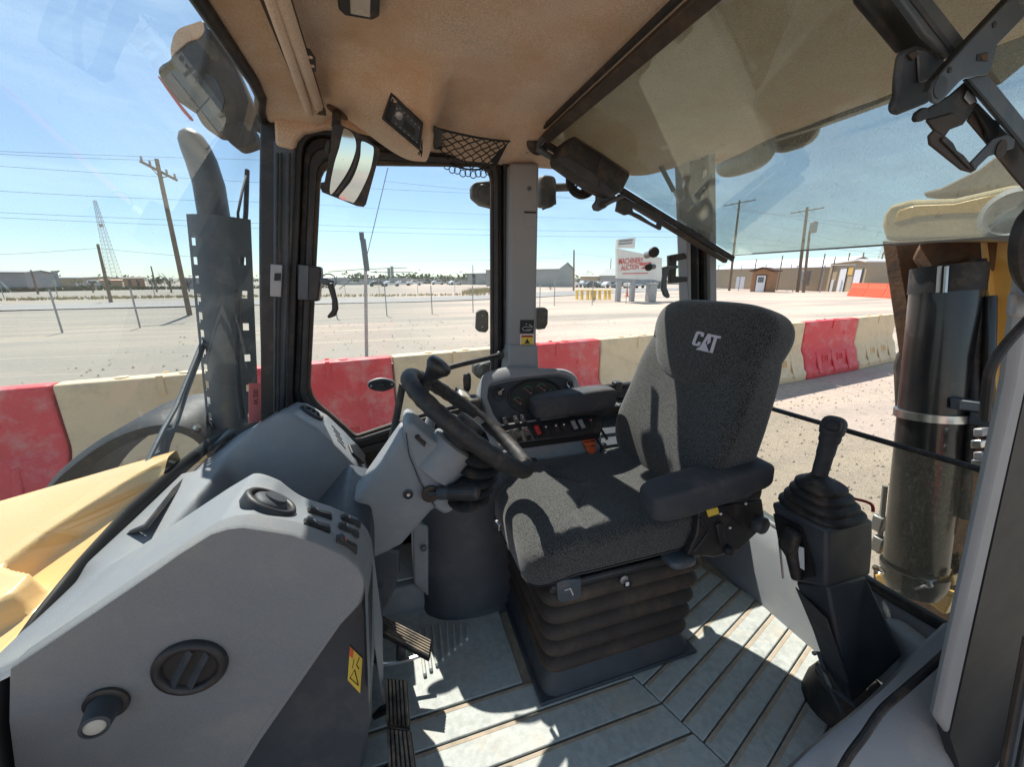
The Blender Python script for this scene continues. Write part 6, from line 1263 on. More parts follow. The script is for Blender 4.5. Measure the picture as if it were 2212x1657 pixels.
for i in range(6):
    for t in (.22, .78):
        m = MB(); p = Rp(.3 + .115 * i, t, .0075); m.bar(p, p + (Rp(.35, t) - Rp(.3, t)) * .7, .0022, .001, up=rn); m.obj('radio_button', K['galv'], fp)
for t in (.3, .55): m = MB(); m.lathe([(.0022, 0), (.0022, .001)], Rp(.25, t, .007), rn, 8); m.obj('radio_button', K['galv'], fp)
m = MB(); m.bar(Rp(.1, .15, .005), Rp(.1, .8, .005), .004, .003, up=rn); m.obj('cassette_slot', K['ink'], rd)
m = MB()
for k in range(5): m.tube([Rp(1.02, .6 + .05 * k), Rp(1.02 + .04 * (k % 2), .9, .01), Rp(1.0 + .06 * math.sin(k * 2), 1.15, .012)], .0012, 4)
m.obj('loose_wires', K['rope'], rd)
# net pocket
net = thing('net_pocket', 'sagging black elastic net pocket slung from the tan roof lining', 'net', tuple(at(1010, 320, Y=1.28)))
tl, tr_, bl_, br_ = hit(932, 270, roof_z, False, lift=.012)[0], hit(1100, 298, roof_z, False, lift=.012)[0], hit(940, 326, roof_z, False, lift=.012)[0], at(1075, 352, Y=1.40)
def Nt(s, t):
    p = tl.lerp(tr_, s).lerp(bl_.lerp(br_, s), t); sg = 4 * s * (1 - s); return p + V((0, -.035 * sg * sm(0, 1, t) - .02 * sg * (1 - t), -.012 * sg - .030 * sg * t * t))
m = MB(); NN = 7
m.tube([Nt(i / 20, 0) for i in range(21)], .0032, 6); m.tube([Nt(i / 20, 1) for i in range(21)], .0032, 6); m.obj('edge_cord', K['rope'], net)
for k in range(-4, NN * 1 + 1):
    for sgn in (1, -1):
        pts = []
        for i in range(13):
            t = i / 12; s = (k + sgn * t * 4 + (4 if sgn < 0 else 0)) / NN + .015 * math.sin(i * 1.7 + k)
            if -.001 <= s <= 1.001: pts.append(Nt(max(0, min(1, s)), t))
        if len(pts) > 2: m = MB(); m.tube(pts, .0019, 5); m.obj('net_cord', K['rope'], net, smooth=60)
for s0 in (0, 1):
    m = MB(); m.plate([Nt(s0, -.05) + V((-.004, 0, .0)), Nt(s0, -.05) + V((.014 * (1 - 2 * s0) + .004, -.008, -.01)), Nt(s0, 1.0) + V((.03 * (1 - 2 * s0), -.01, 0)), Nt(s0, 1.05)], .004); m.obj('net_end_strap', K['rope'], net)
m = MB()
for k in range(9): s = .2 + k * .08; p = Nt(s, 1); m.tube(circ(p + V((0, 0, -.012 - .004 * (k % 2))), .011, (0, 1, .2), 10), .0016, 4, closed=True)
m.obj('loose_cord_loops', K['rope'], net, kind='stuff')
# mirror
mr = thing('interior_mirror', 'double convex rear view mirror in black housing hanging from the roof', 'mirror', tuple(at(755, 350, Y=1.16)))
mo = at(755, 350, Y=1.16); mn = V((.06, -1, -.125)).normalized(); GM = GC(720, 240, .2732)
def Mi(x, y, o=0): return on(*GM(x, y), mo + mn * o, mn)
ol = [(228, 215), (255, 185), (300, 195), (430, 255), (560, 340), (637, 400), (632, 460), (590, 620), (520, 880), (500, 903), (440, 895), (330, 850), (215, 805), (140, 775), (125, 740), (130, 695), (160, 690), (185, 560), (205, 450), (218, 300)]
m = MB(); P = [Mi(*p) for p in ol]; c = sum(P, V()) / len(P); m.loft([[c + (p - c) * .9 - mn * .03 for p in P], [c + (p - c) - mn * .014 for p in P], P, [c + (p - c) * .985 + mn * .003 for p in P]]); m.obj('mirror_housing', K['rubber'], mr, smooth=40)
m = MB(); m.prism([Mi(*p, -.01) for p in [(165, 400), (180, 335), (218, 330), (205, 455), (175, 440)]], mn * .012); m.obj('housing_tab', K['rubber'], mr, bevel=.003)
for pl_ in ([(322, 245), (345, 232), (400, 270), (428, 330), (432, 400), (412, 480), (366, 590), (300, 695), (230, 788), (208, 778), (216, 680), (250, 520), (290, 390)], [(482, 340), (560, 372), (584, 400), (578, 480), (550, 600), (490, 740), (420, 860), (380, 858), (284, 822), (352, 745), (422, 620), (462, 500), (478, 400)]):
    P = [Mi(*p) for p in pl_]; c = sum(P, V()) / len(P); sp = spline(P, 3, True); vs_, fs_ = [], []
    ux = (P[3] - P[0]).normalized(); xs2 = mn.cross(V((0, 0, 1))).normalized()
    m = MB(); rws = []
    for s in (1, .85, .7, .55, .4, .25, .12, .02):
        q = [c + (p - c) * s for p in sp]; rws.append([p + mn * (.0055 - .22 * (p - mo).length_squared) for p in q])
    m.loft(rws, caps=False); m.obj('mirror_glass', K['chrome'], mr, smooth=85)
m = MB(); m.prism([Mi(*p, .002) for p in [(440, 312), (472, 330), (468, 430), (438, 540), (378, 660), (290, 786), (245, 800), (332, 690), (400, 560), (430, 440)]], mn * .006); m.obj('mirror_divider', K['arm'], mr, bevel=.002)
m = MB(); m.tube([Mi(258, 225, -.012), Mi(262, 185, -.012), hit(*GM(272, 85), roof_z, False, lift=.002)[0]], [.010, .0105, .012], 10); m.obj('mirror_stem', K['rubber'], mr)
q_, n_ = hit(*GM(275, 80), roof_z, False, lift=.001); m = MB(); m.lathe([(.03, 0), (.028, .004), (.012, .006)], q_, n_, 20); m.obj('stem_plate', K['rust'], mr, smooth=50)

# ---- near rear corner linkage of the raised window
lk = thing('window_lift_linkage', 'grey steel lift arms, bracket and grab handle at the near corner of the raised window', 'linkage', (.9, .45, 1.5))
G5b = GC(2020, 0, .4413)
def LP(pts, Y, t, mm, nm, bev=.0015, par=lk): m = MB(); m.prism([at(*G5b(*p), Y=Y) for p in pts], (0, t, 0)); return m.obj(nm, K[mm], par, bevel=bev)
LP([(5, -30), (225, -30), (370, 190), (475, 300), (420, 410), (330, 250), (250, 268)], .44, .012, 'rubber', 'hinge_cover', .004)
LP([(240, 270), (262, 258), (330, 232), (400, 258), (492, 330), (402, 425), (396, 540), (232, 605), (206, 598), (190, 560), (215, 500), (220, 400)], .425, .010, 'dgray', 'hinge_block', .005)
LP([(320, 260), (400, 270), (480, 340), (400, 420), (330, 440)], .421, .003, 'dsteel', 'block_face', .002)
LP([(275, 285), (315, 262), (330, 285), (300, 318)], .420, .003, 'bellow', 'block_nut', .001)
LP([(212, -30), (385, -30), (582, 222), (490, 306), (360, 180)], .41, .008, 'dsteel', 'upper_arm', .002)
LP([(260, -30), (300, -30), (520, 262), (500, 282)], .4085, .001, 'arm', 'arm_web', 0)
LP([(830, -30), (960, -40), (900, 75), (745, 235), (710, 370), (690, 398), (580, 410), (545, 432), (455, 530), (425, 550), (400, 538), (393, 480), (410, 430), (585, 232)], .385, .004, 'dsteel', 'lift_plate', .001)
LP([(830, -30), (585, 232), (410, 430), (393, 480), (385, 476), (402, 424), (578, 226), (820, -34)], .388, .008, 'ink', 'plate_edge', 0)
for c, r_ in (((725, 130), .0035), ((487, 372), .0035), ((438, 465), .0125)): m = MB(); m.lathe([(r_, 0), (r_, .001), (r_ * .6, .0014)], at(*G5b(*c), Y=.3848), (0, -1, 0), 18); m.obj('plate_boss', K['rubber' if r_ < .01 else 'dgray'], lk, smooth=40)
LP([(638, 285), (695, 273), (690, 325), (636, 322)], .3842, .0006, 'ink', 'plate_cutout', 0); LP([(655, 295), (694, 277), (690, 320), (665, 320)], .3838, .0003, 'rust', 'cutout_shade', 0)
LP([(580, 415), (700, 395), (960, 720), (960, 870)], .398, .006, 'dsteel', 'lower_arm', .002)
LP([(578, 416), (604, 428), (960, 850), (960, 884)], .396, .002, 'ink', 'arm_edge', 0)
LP([(595, 640), (640, 545), (960, 880), (960, 1080), (830, 930), (700, 765)], .418, .004, 'bellow', 'arm_underside', .001)
LP([(620, 560), (700, 620), (760, 650), (750, 720), (700, 760), (690, 690)], .412, .004, 'ink', 'arm_hollow', .001)
LP([(380, 572), (500, 500), (580, 430), (622, 480), (642, 540), (582, 640), (562, 665), (520, 600), (375, 642)], .408, .004, 'rubber', 'latch_body', .002)
LP([(570, 520), (585, 480), (620, 505), (635, 540), (600, 555)], .405, .002, 'galv', 'latch_bolt', .001)
LP([(375, 640), (520, 598), (566, 662), (492, 690), (466, 727), (415, 692)], .404, .004, 'bellow', 'handle_mount', .001)
LP([(384, 720), (412, 690), (466, 727), (456, 742), (600, 872), (632, 900), (612, 920), (560, 905), (390, 768)], .402, .004, 'bellow', 'grab_handle', .002)
LP([(455, 730), (470, 724), (510, 760), (530, 800), (566, 825), (600, 868), (634, 890), (626, 912), (598, 896), (450, 747)], .399, .003, 'rubber', 'handle_grip', .001)
LP([(605, 865), (700, 765), (720, 740), (800, 714), (842, 742), (832, 790), (760, 815), (700, 832), (642, 888), (630, 908)], .397, .003, 'dgray', 'handle_arm', .001)
m = MB(); m.lathe([(.0125, 0), (.0125, .0012), (.009, .0016), (.006, .0012), (.004, .002)], at(*G5b(762, 795), Y=.3965), (0, -1, 0), 18); m.obj('pivot_bolt', K['bellow'], lk, smooth=40)
LP([(308, 628), (320, 592), (350, 570), (378, 568), (386, 625), (350, 642), (320, 646)], .40, .006, 'ink', 'latch_tip', .002)
LP([(705, 385), (715, 255), (960, 165), (960, 290), (768, 447)], .44, .01, 'bellow', 'corner_trim', .003)
LP([(720, 250), (960, 160), (960, 250), (725, 325)], .435, .006, 'ink', 'corner_seal', .002)

# ================================================================== FIXED TO THE WINDOWS
dlv = thing('door_latch_lever', 'black curved door lever and lock box on the far door frame', 'door latch', tuple(at(680, 610, Y=1.44)))
def D6(pts, Y, t, mm, nm, bev=.003): m = MB(); m.prism([at((600 + x * .3017) * .9175, (450 + y * .3017) * .9175, Y=Y) for x, y in pts], (0, t, 0)); return m.obj(nm, K[mm], dlv, bevel=bev)
D6([(330, 565), (515, 590), (520, 660), (495, 862), (330, 850)], 1.45, .05, 'black', 'lock_box', .006)
D6([(345, 575), (420, 580), (415, 850), (335, 845)], 1.445, .01, 'dsteel', 'lock_plate', .002)
D6([(505, 680), (560, 680), (620, 700), (610, 735), (560, 740), (505, 712)], 1.40, .02, 'dsteel', 'lever_neck', .004)
D6([(560, 720), (610, 715), (645, 860), (650, 920), (630, 975), (575, 995), (560, 980), (600, 930), (600, 850)], 1.385, .02, 'black', 'lever_blade', .005)
m = MB(); m.tube(circ(at((600 + 578 * .3017) * .9175, (450 + 700 * .3017) * .9175, Y=1.42), .022, (0, 1, 0), 24), .002, 5, closed=True); m.obj('lever_ring', K['galv'], dlv)
wl2 = thing('window_latch', 'quarter window latch with curved lever and two round black stops', 'window latch', tuple(at(1450, 590, Y=1.44)))
def L6(pts, Y, t, mm, nm, bev=.003): m = MB(); m.prism([at((1200 + x * .3017) * .9175, (450 + y * .3017) * .9175, Y=Y) for x, y in pts], (0, t, 0)); return m.obj(nm, K[mm], wl2, bevel=bev)
L6([(1248, 500), (1365, 480), (1390, 525), (1305, 545), (1300, 665), (1385, 670), (1388, 705), (1255, 720), (1250, 600)], 1.455, .02, 'black', 'latch_bracket', .003)
L6([(1260, 505), (1300, 500), (1300, 545), (1265, 550)], 1.450, .004, 'rubber', 'bracket_pad', .001)
L6([(1200, 590), (1320, 578), (1318, 602), (1250, 610), (1235, 650), (1225, 740), (1255, 820), (1240, 838), (1210, 820), (1188, 760), (1200, 660)], 1.43, .014, 'dsteel', 'latch_lever', .004)
m = MB(); m.lathe([(.005, 0), (.005, .004)], at(1440, 577 + 28 * 0, Y=1.428), (0, -1, 0), 10); m.obj('lever_rivet', K['bellow'], wl2)
for (u, v), r_, (u2, v2) in (((1414, 544), .0215, (1398, 550)), ((1400, 577), .0155, (1417, 575))):
    m = MB(); a, b2 = at(u, v, Y=1.42), at(u2, v2, Y=1.50); ax = (b2 - a).normalized(); m.lathe([(r_ * .85, 0), (r_, .004), (r_, .012), (r_ * .8, .015)], a, ax, 24); m.obj('round_stop', K['rubber'], wl2, smooth=50); m = MB(); m.lathe([(r_ * .75, .014), (r_ * .75, .085)], a, ax, 20); m.obj('stop_sleeve', K['galv'], wl2, smooth=50)
oc_ = thing('oval_window_catch', 'flat oval black catch plate fixed on the far door glass', 'catch', tuple(at(822, 831, Y=1.49)))
m = MB(); P = spline([at(*p, Y=1.47) for p in ((793, 832), (800, 823), (822, 817), (845, 821), (854, 829), (850, 838), (828, 846), (802, 842))], 3, True); m.prism(P, (0, .012, 0)); m.obj('catch_plate', K['galv'], oc_, bevel=.003)
c = sum(P, V()) / len(P); m = MB(); m.prism([c + (p - c) * .93 + V((0, -.003, -.001)) for p in P], (0, .01, 0)); m.obj('catch_cover', K['rubber'], oc_, bevel=.002)
m = MB(); m.sbox(c + V((0, -.006, 0)), (.03, .012, .018), .6); m.bar(c + V((.002, -.012, -.002)), c + V((.014, -.012, .006)), .003, .002); m.obj('catch_button', K['black'], oc_)
for s in (-1, 1): m = MB(); m.lathe([(.004, 0), (.004, .002)], c + V((s * .037, -.006, 0)), (0, -1, 0), 10); m.obj('catch_screw', K['galv'], oc_)
gr = thing('grab_rail', 'bent black grab rail on the far pillar behind the steering wheel', 'grab rail', tuple(at(1070, 770, Y=1.42)))
m = MB(); m.tube(spline([at(1078, 768, Y=1.44), at(1040, 777, Y=1.40), at(1000, 786, Y=1.38), at(958, 798, Y=1.36), at(930, 812, Y=1.36)], 4), .010, 10); m.obj('rail', K['rubber'], gr, smooth=70)
m = MB(); m.lathe([(.018, 0), (.016, .01)], at(1080, 767, Y=1.45), (0, -1, 0), 14); m.obj('rail_flange', K['black'], gr)
rr2 = thing('window_bottom_rail', 'black horizontal rail with clamp under the quarter window beside the seat', 'rail', tuple(at(1300, 838, Y=1.42)))
m = MB(); m.tube([at(1250, 842, Y=1.44), at(1365, 832, Y=1.44)], .014, 8); m.obj('rail', K['rubber'], rr2); m = MB(); m.box(at(1332, 836, Y=1.43), (.035, .035, .05)); m.obj('clamp', K['black'], rr2, bevel=.004)

# ================================================================== OUTSIDE THE GLASS, ON THE MACHINE
hood = thing('engine_hood', 'sun faded yellow engine hood with raised rib below the windscreen', 'hood', (-1.1, .9, .3))
def hxb(y):
    P = [(.2, -.95), (.5, -.86), (.68, -.80), (.76, -.72), (.81, -.69), (.86, -.695), (.89, -.74), (.92, -.78), (.98, -.755), (1.05, -.70), (1.12, -.65), (1.2, -.60), (1.5, -.5)]
    for a, b_ in zip(P, P[1:]):
        if y <= b_[0]: t = (y - a[0]) / (b_[0] - a[0]); return a[1] + (b_[1] - a[1]) * t
    return P[-1][1]
def hz(x, y):
    z = .735 + .22 * (x + .6) - .06 * (1 - sm(.8, 1.2, y))
    z -= .03 * (1 - sm(.35, .75, y)) ; z -= .055 * sm(0, .022, x - hxb(y)) * (1 - sm(1.10, 1.2, y))
    z -= .25 * sm(1.228, 1.27, y)
    return z
m = MB(); m.grid(lambda x, y: V((x, y, hz(x, y))), lin(-1.75, -.60, 190), lin(.2, 1.275, 150)); m.obj('hood_skin', K['yellowp'], hood, smooth=80)
m = MB(); m.bar((-1.7, .9, .45), (-.64, .9, .45), .70, .3); m.obj('engine_block', K['dark'], hood)
fd = thing('front_fender', 'dusty black front wheel with curved rubber mudguard outside the windscreen', 'wheel', (-1.15, 1.95, -1.05))
fc = at(300, 1180, Y=1.85)
arc = spline([at(*p, Y=1.62) for p in ((60, 1120), (105, 1045), (160, 990), (240, 935), (320, 905), (390, 900), (440, 918), (475, 950), (500, 1000))], 5)
rws = []
for i, p in enumerate(arc):
    t = (arc[min(i + 1, len(arc) - 1)] - arc[max(i - 1, 0)]).normalized(); u_ = V((t.z, 0, -t.x)); u_ = u_ if u_.z > 0 else -u_
    rws.append([p + u_ * a + V((0, b_, 0)) for a, b_ in ((-.055, -.02), (-.02, -.035), (.0, .0), (.0, .30), (-.06, .32), (-.075, .28), (-.055, .02))])
m = MB(); m.loft(rws); m.obj('mudguard', K['rubber'], fd, smooth=50)
wc2 = sum((arc[0], arc[len(arc) // 2], arc[-1]), V()) / 3; wc2 = V((-.98, 1.78, -.35))
m = MB(); prof_ = [(.30, -.16), (.62, -.17), (.68, -.12), (.70, 0), (.68, .12), (.62, .17), (.30, .16)]; m.lathe(prof_, wc2, (0, 1, 0), 48); m.obj('tyre', K['tyre'], fd, smooth=40)
for k in range(26):
    a = k * 2 * math.pi / 26; x_ = V((math.cos(a), 0, math.sin(a))); m = MB(); m.bar(wc2 + x_ * .69 + V((0, -.15, 0)), wc2 + x_ * .70 + V((.03 * math.sin(a), .01, -.03 * math.cos(a))), .035, .03, up=x_); m.obj('tread_lug', K['tyre'], fd)
m = MB(); m.lathe([(.30, -.1), (.25, -.12), (.1, -.06), (.001, -.06)], wc2, (0, 1, 0), 30, caps=False); m.obj('rim', K['yellow'], fd, smooth=50)
m = MB(); m.tube([at(418, 932, Y=1.60), at(428, 920, Y=1.60)], .012, 8); m.obj('mudguard_clip', K['steel'], fd)
# exhaust stack with its perforated guard
ex_ = thing('exhaust_stack', 'tall dark exhaust stack with rounded top and perforated heat guard', 'exhaust', tuple(at(480, 980, Y=1.75)))
p = [at(500, 960, Y=1.75), at(497, 860, Y=1.75), at(482, 650, Y=1.75), at(468, 500, Y=1.75), at(452, 400, Y=1.75), at(436, 350, Y=1.75), at(422, 318, Y=1.75), at(412, 298, Y=1.75), at(408, 286, Y=1.75), at(406, 278, Y=1.75)]
m = MB(); m.tube(p, [.05, .05, .05, .049, .048, .047, .044, .038, .028, .012], 22); m.obj('pipe', K['dsteel'], ex_, smooth=70)
g0, g1, g2, g3 = at(402, 462, Y=1.69), at(541, 474, Y=1.69), at(560, 925, Y=1.69), at(447, 915, Y=1.69)
m = MB(); ns, nt = 34, 60
for i in range(ns):
    for j in range(nt):
        hole = (i in (2, 3, 4) and j % 5 in (1, 2) and 2 < j) or (i in (2,) and j % 5 == 3 and j > 20) or (i in (28, 29, 30) and j % 9 in (1, 2) and j > 9)
        if j < 3 and 5 < i < 12 and False: continue
        if hole: continue
        if j < 2 and i > 3 and i < 16 and False: continue
        q = [g0.lerp(g1, (i + a) / ns).lerp(g3.lerp(g2, (i + a) / ns), (j + b_) / nt) + V((0, -.05 * math.sin(math.pi * min(1, max(0, (i + a) / ns))), 0)) for a, b_ in ((0, 0), (1, 0), (1, 1), (0, 1))]
        m.add(q + [x + V((0, .004, 0)) for x in q], [(0, 1, 2, 3), (4, 5, 6, 7), (0, 1, 5, 4), (1, 2, 6, 5), (2, 3, 7, 6), (3, 0, 4, 7)])
m.obj('heat_guard', K['dsteel'], ex_, smooth=30)
# wiper
wp = thing('windscreen_wiper', 'twin arm windscreen wiper with dark blade parked beside the pillar', 'wiper', tuple(at(330, 1030, X=-.66)))
for pts, r_ in (([(318, 1000), (352, 930), (380, 880), (412, 800), (440, 730)], .0065), ([(352, 985), (385, 905), (402, 850), (425, 790), (445, 735)], .0065)):
    m = MB(); m.tube([at(*p, X=-.66 + .0004 * i) for i, p in enumerate(pts)], r_, 8); m.obj('wiper_arm', K['dsteel'], wp)
m = MB(); m.plate([at(*p, X=-.66) for p in ((300, 1060), (322, 990), (345, 975), (352, 930), (372, 925), (352, 1010), (330, 1040), (318, 1090))], .015); m.obj('wiper_base', K['dsteel'], wp, bevel=.004)
m = MB(); m.tube([at(*p, X=-.52) for p in ((534, 368), (531, 460), (522, 560), (515, 660), (512, 760), (516, 850), (524, 905))], .0095, 8); m.obj('wiper_blade', K['rubber'], wp, smooth=60)
m = MB(); m.tube([at(*p, X=-.518) for p in ((532, 380), (524, 410), (514, 460), (518, 560), (510, 640))], .005, 6); m.obj('blade_bow', K['bellow'], wp)
# road lamps high on the front corner
G1 = GC(340, 20, .3783)
def lamp(name, label, outline, Y, t, mm, extra=()):
    L_ = thing(name, label, 'lamp', tuple(at(*G1(*outline[0]), Y=Y))); P = rnd_poly([at(*G1(*p), Y=Y) for p in outline], .02, 3); c = sum(P, V()) / len(P)
    m = MB(); m.loft([[c + (p - c) * .90 for p in P], [c + (p - c) * .97 + V((0, t * .04, 0)) for p in P], [p + V((0, t * .12, 0)) for p in P], [c + (p - c) * .96 + V((0, t, 0)) for p in P]]); m.obj('housing', K[mm], L_, smooth=45)
    for nm, o2, mm2, dy in extra:
        m = MB(); m.prism(rnd_poly([at(*G1(*p), Y=Y + dy) for p in o2], .012, 3), (0, .006, 0)); m.obj(nm, K[mm2], L_, bevel=.002)
    return L_
lamp('turn_signal', 'grey turn signal housing, sunlit top painted tan, with thin red lens edge outside the windscreen top', [(165, 320), (158, 250), (180, 160), (215, 115), (270, 98), (330, 75), (365, 60), (380, 110), (375, 200), (360, 330), (270, 600), (200, 575), (60, 378)], 1.64, .10, 'dgray',
     (('sunlit_cap', [(166, 300), (160, 250), (180, 160), (215, 118), (270, 100), (330, 80), (360, 70), (375, 130), (340, 180), (270, 200), (200, 260)], 'liner', -.006), ('red_lens', [(80, 418), (92, 418), (195, 556), (305, 690), (292, 700), (240, 645), (150, 520)], 'red', -.004)))  # tan tone puts the sunlit top of the housing into colour
lamp('work_lamp', 'big round dark work lamp hanging outside beside the front roof corner', [(360, 330), (378, 130), (420, 90), (480, 170), (690, 640), (690, 730), (640, 700), (600, 770), (470, 765), (410, 768), (350, 715), (300, 620), (270, 600)], 1.68, .10, 'bellow',
     (('lamp_glass', [(290, 560), (310, 470), (355, 395), (410, 400), (460, 460), (500, 570), (480, 640), (410, 695), (340, 640)], 'dgray', -.008),))
lamp('lower_work_lamp', 'smaller brown work lamp, lowest of the cluster at the front roof corner', [(470, 765), (560, 700), (640, 700), (670, 730), (690, 800), (685, 830), (600, 860), (560, 860), (520, 825)], 1.62, .08, 'bellow')
# lamps seen beside the far pillar
def disc_lamp(label, u, v, r_, Y, poly, name='side_lamp', cat='lamp'):
    L_ = thing(name, label, cat, tuple(at(u, v, Y=Y))); P = [at(*p, Y=Y) for p in poly]; m = MB(); m.prism(P, (0, .06, 0)); m.obj('housing', K['rubber'], L_, bevel=.008)
    m = MB(); c = at(u, v, Y=Y - .004); m.lathe([(r_, .006), (r_, 0), (r_ * .9, -.003), (r_ * .86, 0), (r_ * .3, -.001), (r_ * .12, -.004)], c, (0, 1, 0), 28); m.obj('lamp_rim', K['dgray'], L_, smooth=50); return L_
disc_lamp('round rear facing lamp outside the top of the far door glass', 1044, 418, .034, 1.6, [(1020, 400), (1026, 392), (1075, 388), (1080, 450), (1040, 440), (1021, 424)])
disc_lamp('round black lamp behind the instrument console pillar', 1046, 801, .034, 1.62, [(1024, 792), (1032, 786), (1075, 780), (1078, 830), (1034, 818), (1024, 810)])
disc_lamp('small lamp half hidden right of the pillar foot', 1176, 812, .026, 1.62, [(1150, 796), (1184, 803), (1190, 812), (1186, 830), (1150, 830)])
for (lb, pl_) in (('rounded black plate with two rivets outside the far door glass', [(1030, 675), (1038, 669), (1050, 669), (1056, 676), (1056, 712), (1050, 719), (1034, 717), (1028, 710)]), ('rounded black mirror plate just right of the far pillar', [(1160, 664), (1178, 664), (1185, 670), (1184, 700), (1178, 711), (1160, 713)])):
    t = thing('side_marker_plate', lb, 'plate', tuple(at(*pl_[0], Y=1.58))); m = MB(); m.prism([at(*p, Y=1.58) for p in pl_], (0, .025, 0)); m.obj('plate', K['rubber'], t, bevel=.006)
    if pl_[0][0] < 1100:
        for v in (682, 706): m = MB(); m.lathe([(.003, 0), (.003, .002)], at(1042, v, Y=1.578), (0, -1, 0), 10); m.obj('rivet', K['galv'], t)
t = thing('side_work_lamp', 'black ribbed work lamp on a stub arm outside right of the grey pillar', 'lamp', tuple(at(1180, 415, Y=1.62)))
m = MB(); m.sbox(at(1178, 415, Y=1.62), (.075, .08, .12), .5, rot=(0, 0, .1)); m.obj('housing', K['rubber'], t, smooth=60); m = MB(); m.tube([at(1190, 405, Y=1.62), at(1228, 404, Y=1.6)], .016, 10); m.obj('stub_arm', K['black'], t)
m = MB(); m.tube([at(1196, 385, Y=1.56), at(1200, 440, Y=1.56), at(1172, 452, Y=1.56)], .004, 6); m.obj('lamp_bail', K['bellow'], t)
# rear roof edge lamps
for lb, u0, u1, v0, v1, mm, X in (('dusty amber and black lamp under the rear roof edge, left one', 1550, 1668, 305, 362, 'oily', 1.56), ('round black lamp under the rear roof edge, right one', 1672, 1762, 262, 332, 'oily', 1.62)):
    t = thing('roof_edge_lamp', lb, 'lamp', tuple(at((u0 + u1) / 2, (v0 + v1) / 2, X=X))); c = at((u0 + u1) / 2, (v0 + v1) / 2 - 8, X=X); w_ = (at(u1, v1, X=X) - at(u0, v1, X=X)).length
    m = MB(); m.sbox(c, (.07, w_, w_ * .62), .7); m.obj('housing', K[mm], t, smooth=60); m = MB(); m.lathe([(w_ * .3, 0), (w_ * .26, .01)], c + V((-.03, 0, -.0)), (-1, 0, -.2), 20); m.obj('lamp_glass', K['dgray'], t)
t = thing('roof_edge_strip', 'speckled black rubber strip along the outer rear roof edge', 'strip', tuple(at(1800, 280, X=1.5))); m = MB(); m.prism([at(*p, X=1.5) for p in ((1640, 312), (1763, 273), (1929, 212), (2200, 85), (2200, 10), (1960, 150), (1640, 280))], (.03, 0, 0)); m.obj('rubber_strip', K['oily'], t)

# ---- backhoe boom and its cylinder behind the rear window
bm_ = thing('backhoe_boom', 'yellow backhoe boom with black hydraulic cylinder standing folded behind the rear window', 'boom', (2.0, .8, -1.05))
def BX(u, v, X=1.95): return at(u, v, X=X)
def bprism(nm, pts, X, t, mm, bev=.008): m = MB(); m.prism([at(*p, X=X) for p in pts], (t, 0, 0)); return m.obj(nm, K[mm], bm_, bevel=bev)
bprism('near_side_plate', [(2124, 500), (2240, 480), (2240, 1250), (2170, 1150), (2140, 830)], 2.0, .5, 'yellow')
bprism('near_plate_edge', [(2116, 508), (2128, 506), (2178, 1150), (2166, 1155)], 1.97, .06, 'yellow', .003)
bprism('far_side_plate', [(1905, 520), (1935, 522), (1968, 690), (1972, 850), (1956, 870), (1935, 720)], 2.1, .3, 'rust', .004)
bprism('boom_back', [(1930, 520), (2130, 505), (2170, 1150), (2170, 1260), (1990, 1290), (1975, 820)], 2.35, .1, 'rust')
# cast head above, seen through the raised glass
hd_ = [(1912, 520), (1903, 490), (1906, 465), (1922, 442), (1965, 431), (2060, 428), (2120, 414), (2180, 400), (2320, 396), (2320, 520)]
m = MB(); m.prism([at(*p, X=1.80) for p in hd_], (.5, 0, 0)); m.obj('boom_head', K['dyellow'], bm_, bevel=.014, seg=3)
m = MB(); m.prism([at(*p, X=1.797) for p in [(1930, 482), (1940, 455), (1975, 443), (2060, 440), (2120, 426), (2160, 418), (2130, 460), (2050, 462), (1980, 468)]], (.01, 0, 0)); m.obj('head_panel', K['yellow'], bm_, bevel=.003)
m = MB(); m.lathe([(.075, 0), (.075, .02), (.06, .025), (.055, .018), (.03, .02)], at(2198, 462, X=1.79), (-1, 0, 0), 32); m.obj('pivot_pin', K['galv'], bm_, smooth=50)
bprism('head_cover', [(2030, 405), (2110, 365), (2150, 335), (2260, 330), (2260, 400), (2100, 412), (2000, 428), (1990, 415)], 2.1, .5, 'dcast', .01)
bprism('head_yoke', [(1990, 510), (2150, 500), (2140, 590), (2110, 600), (2090, 560), (1990, 590), (1965, 560)], 1.98, .2, 'rust', .015)
# cylinder
a, b2 = at(2048, 575, X=1.92), at(1976, 1215, X=1.92); dcy = (b2 - a).normalized(); R_ = .097
m = MB(); m.tube([a, a.lerp(b2, .08)], [R_ * 1.0, R_ * 1.0], 36); m.obj('cylinder_head', K['rubber'], bm_, smooth=50)
m = MB(); m.tube([a.lerp(b2, .08), b2], R_ * .96, 40); m.obj('cylinder_barrel', K['oily'], bm_, smooth=60)
m = MB(); k_ = a.lerp(b2, .46); m.tube([k_, k_ + dcy * .028], R_ * 1.07, 40); m.obj('clamp_band', K['steel'], bm_, smooth=50)
m = MB(); m.bar(k_ + V((0, -.1, .01)), k_ + V((.05, -.33, .03)), .03, .05); m.obj('clamp_lug', K['dsteel'], bm_, bevel=.005)
for s in (0, .5): m = MB(); m.tube([at(2030 + s * 30, 575, X=1.80), at(2026 + s * 30, 632, X=1.80)], .006, 6); m.obj('head_pipe', K['steel'], bm_)
m = MB(); m.lathe([(R_ * .8, 0), (R_, .05), (R_ * 1.05, .1)], b2 + dcy * .12, -dcy, 30); m.obj('cylinder_base', K['oily'], bm_, smooth=50)
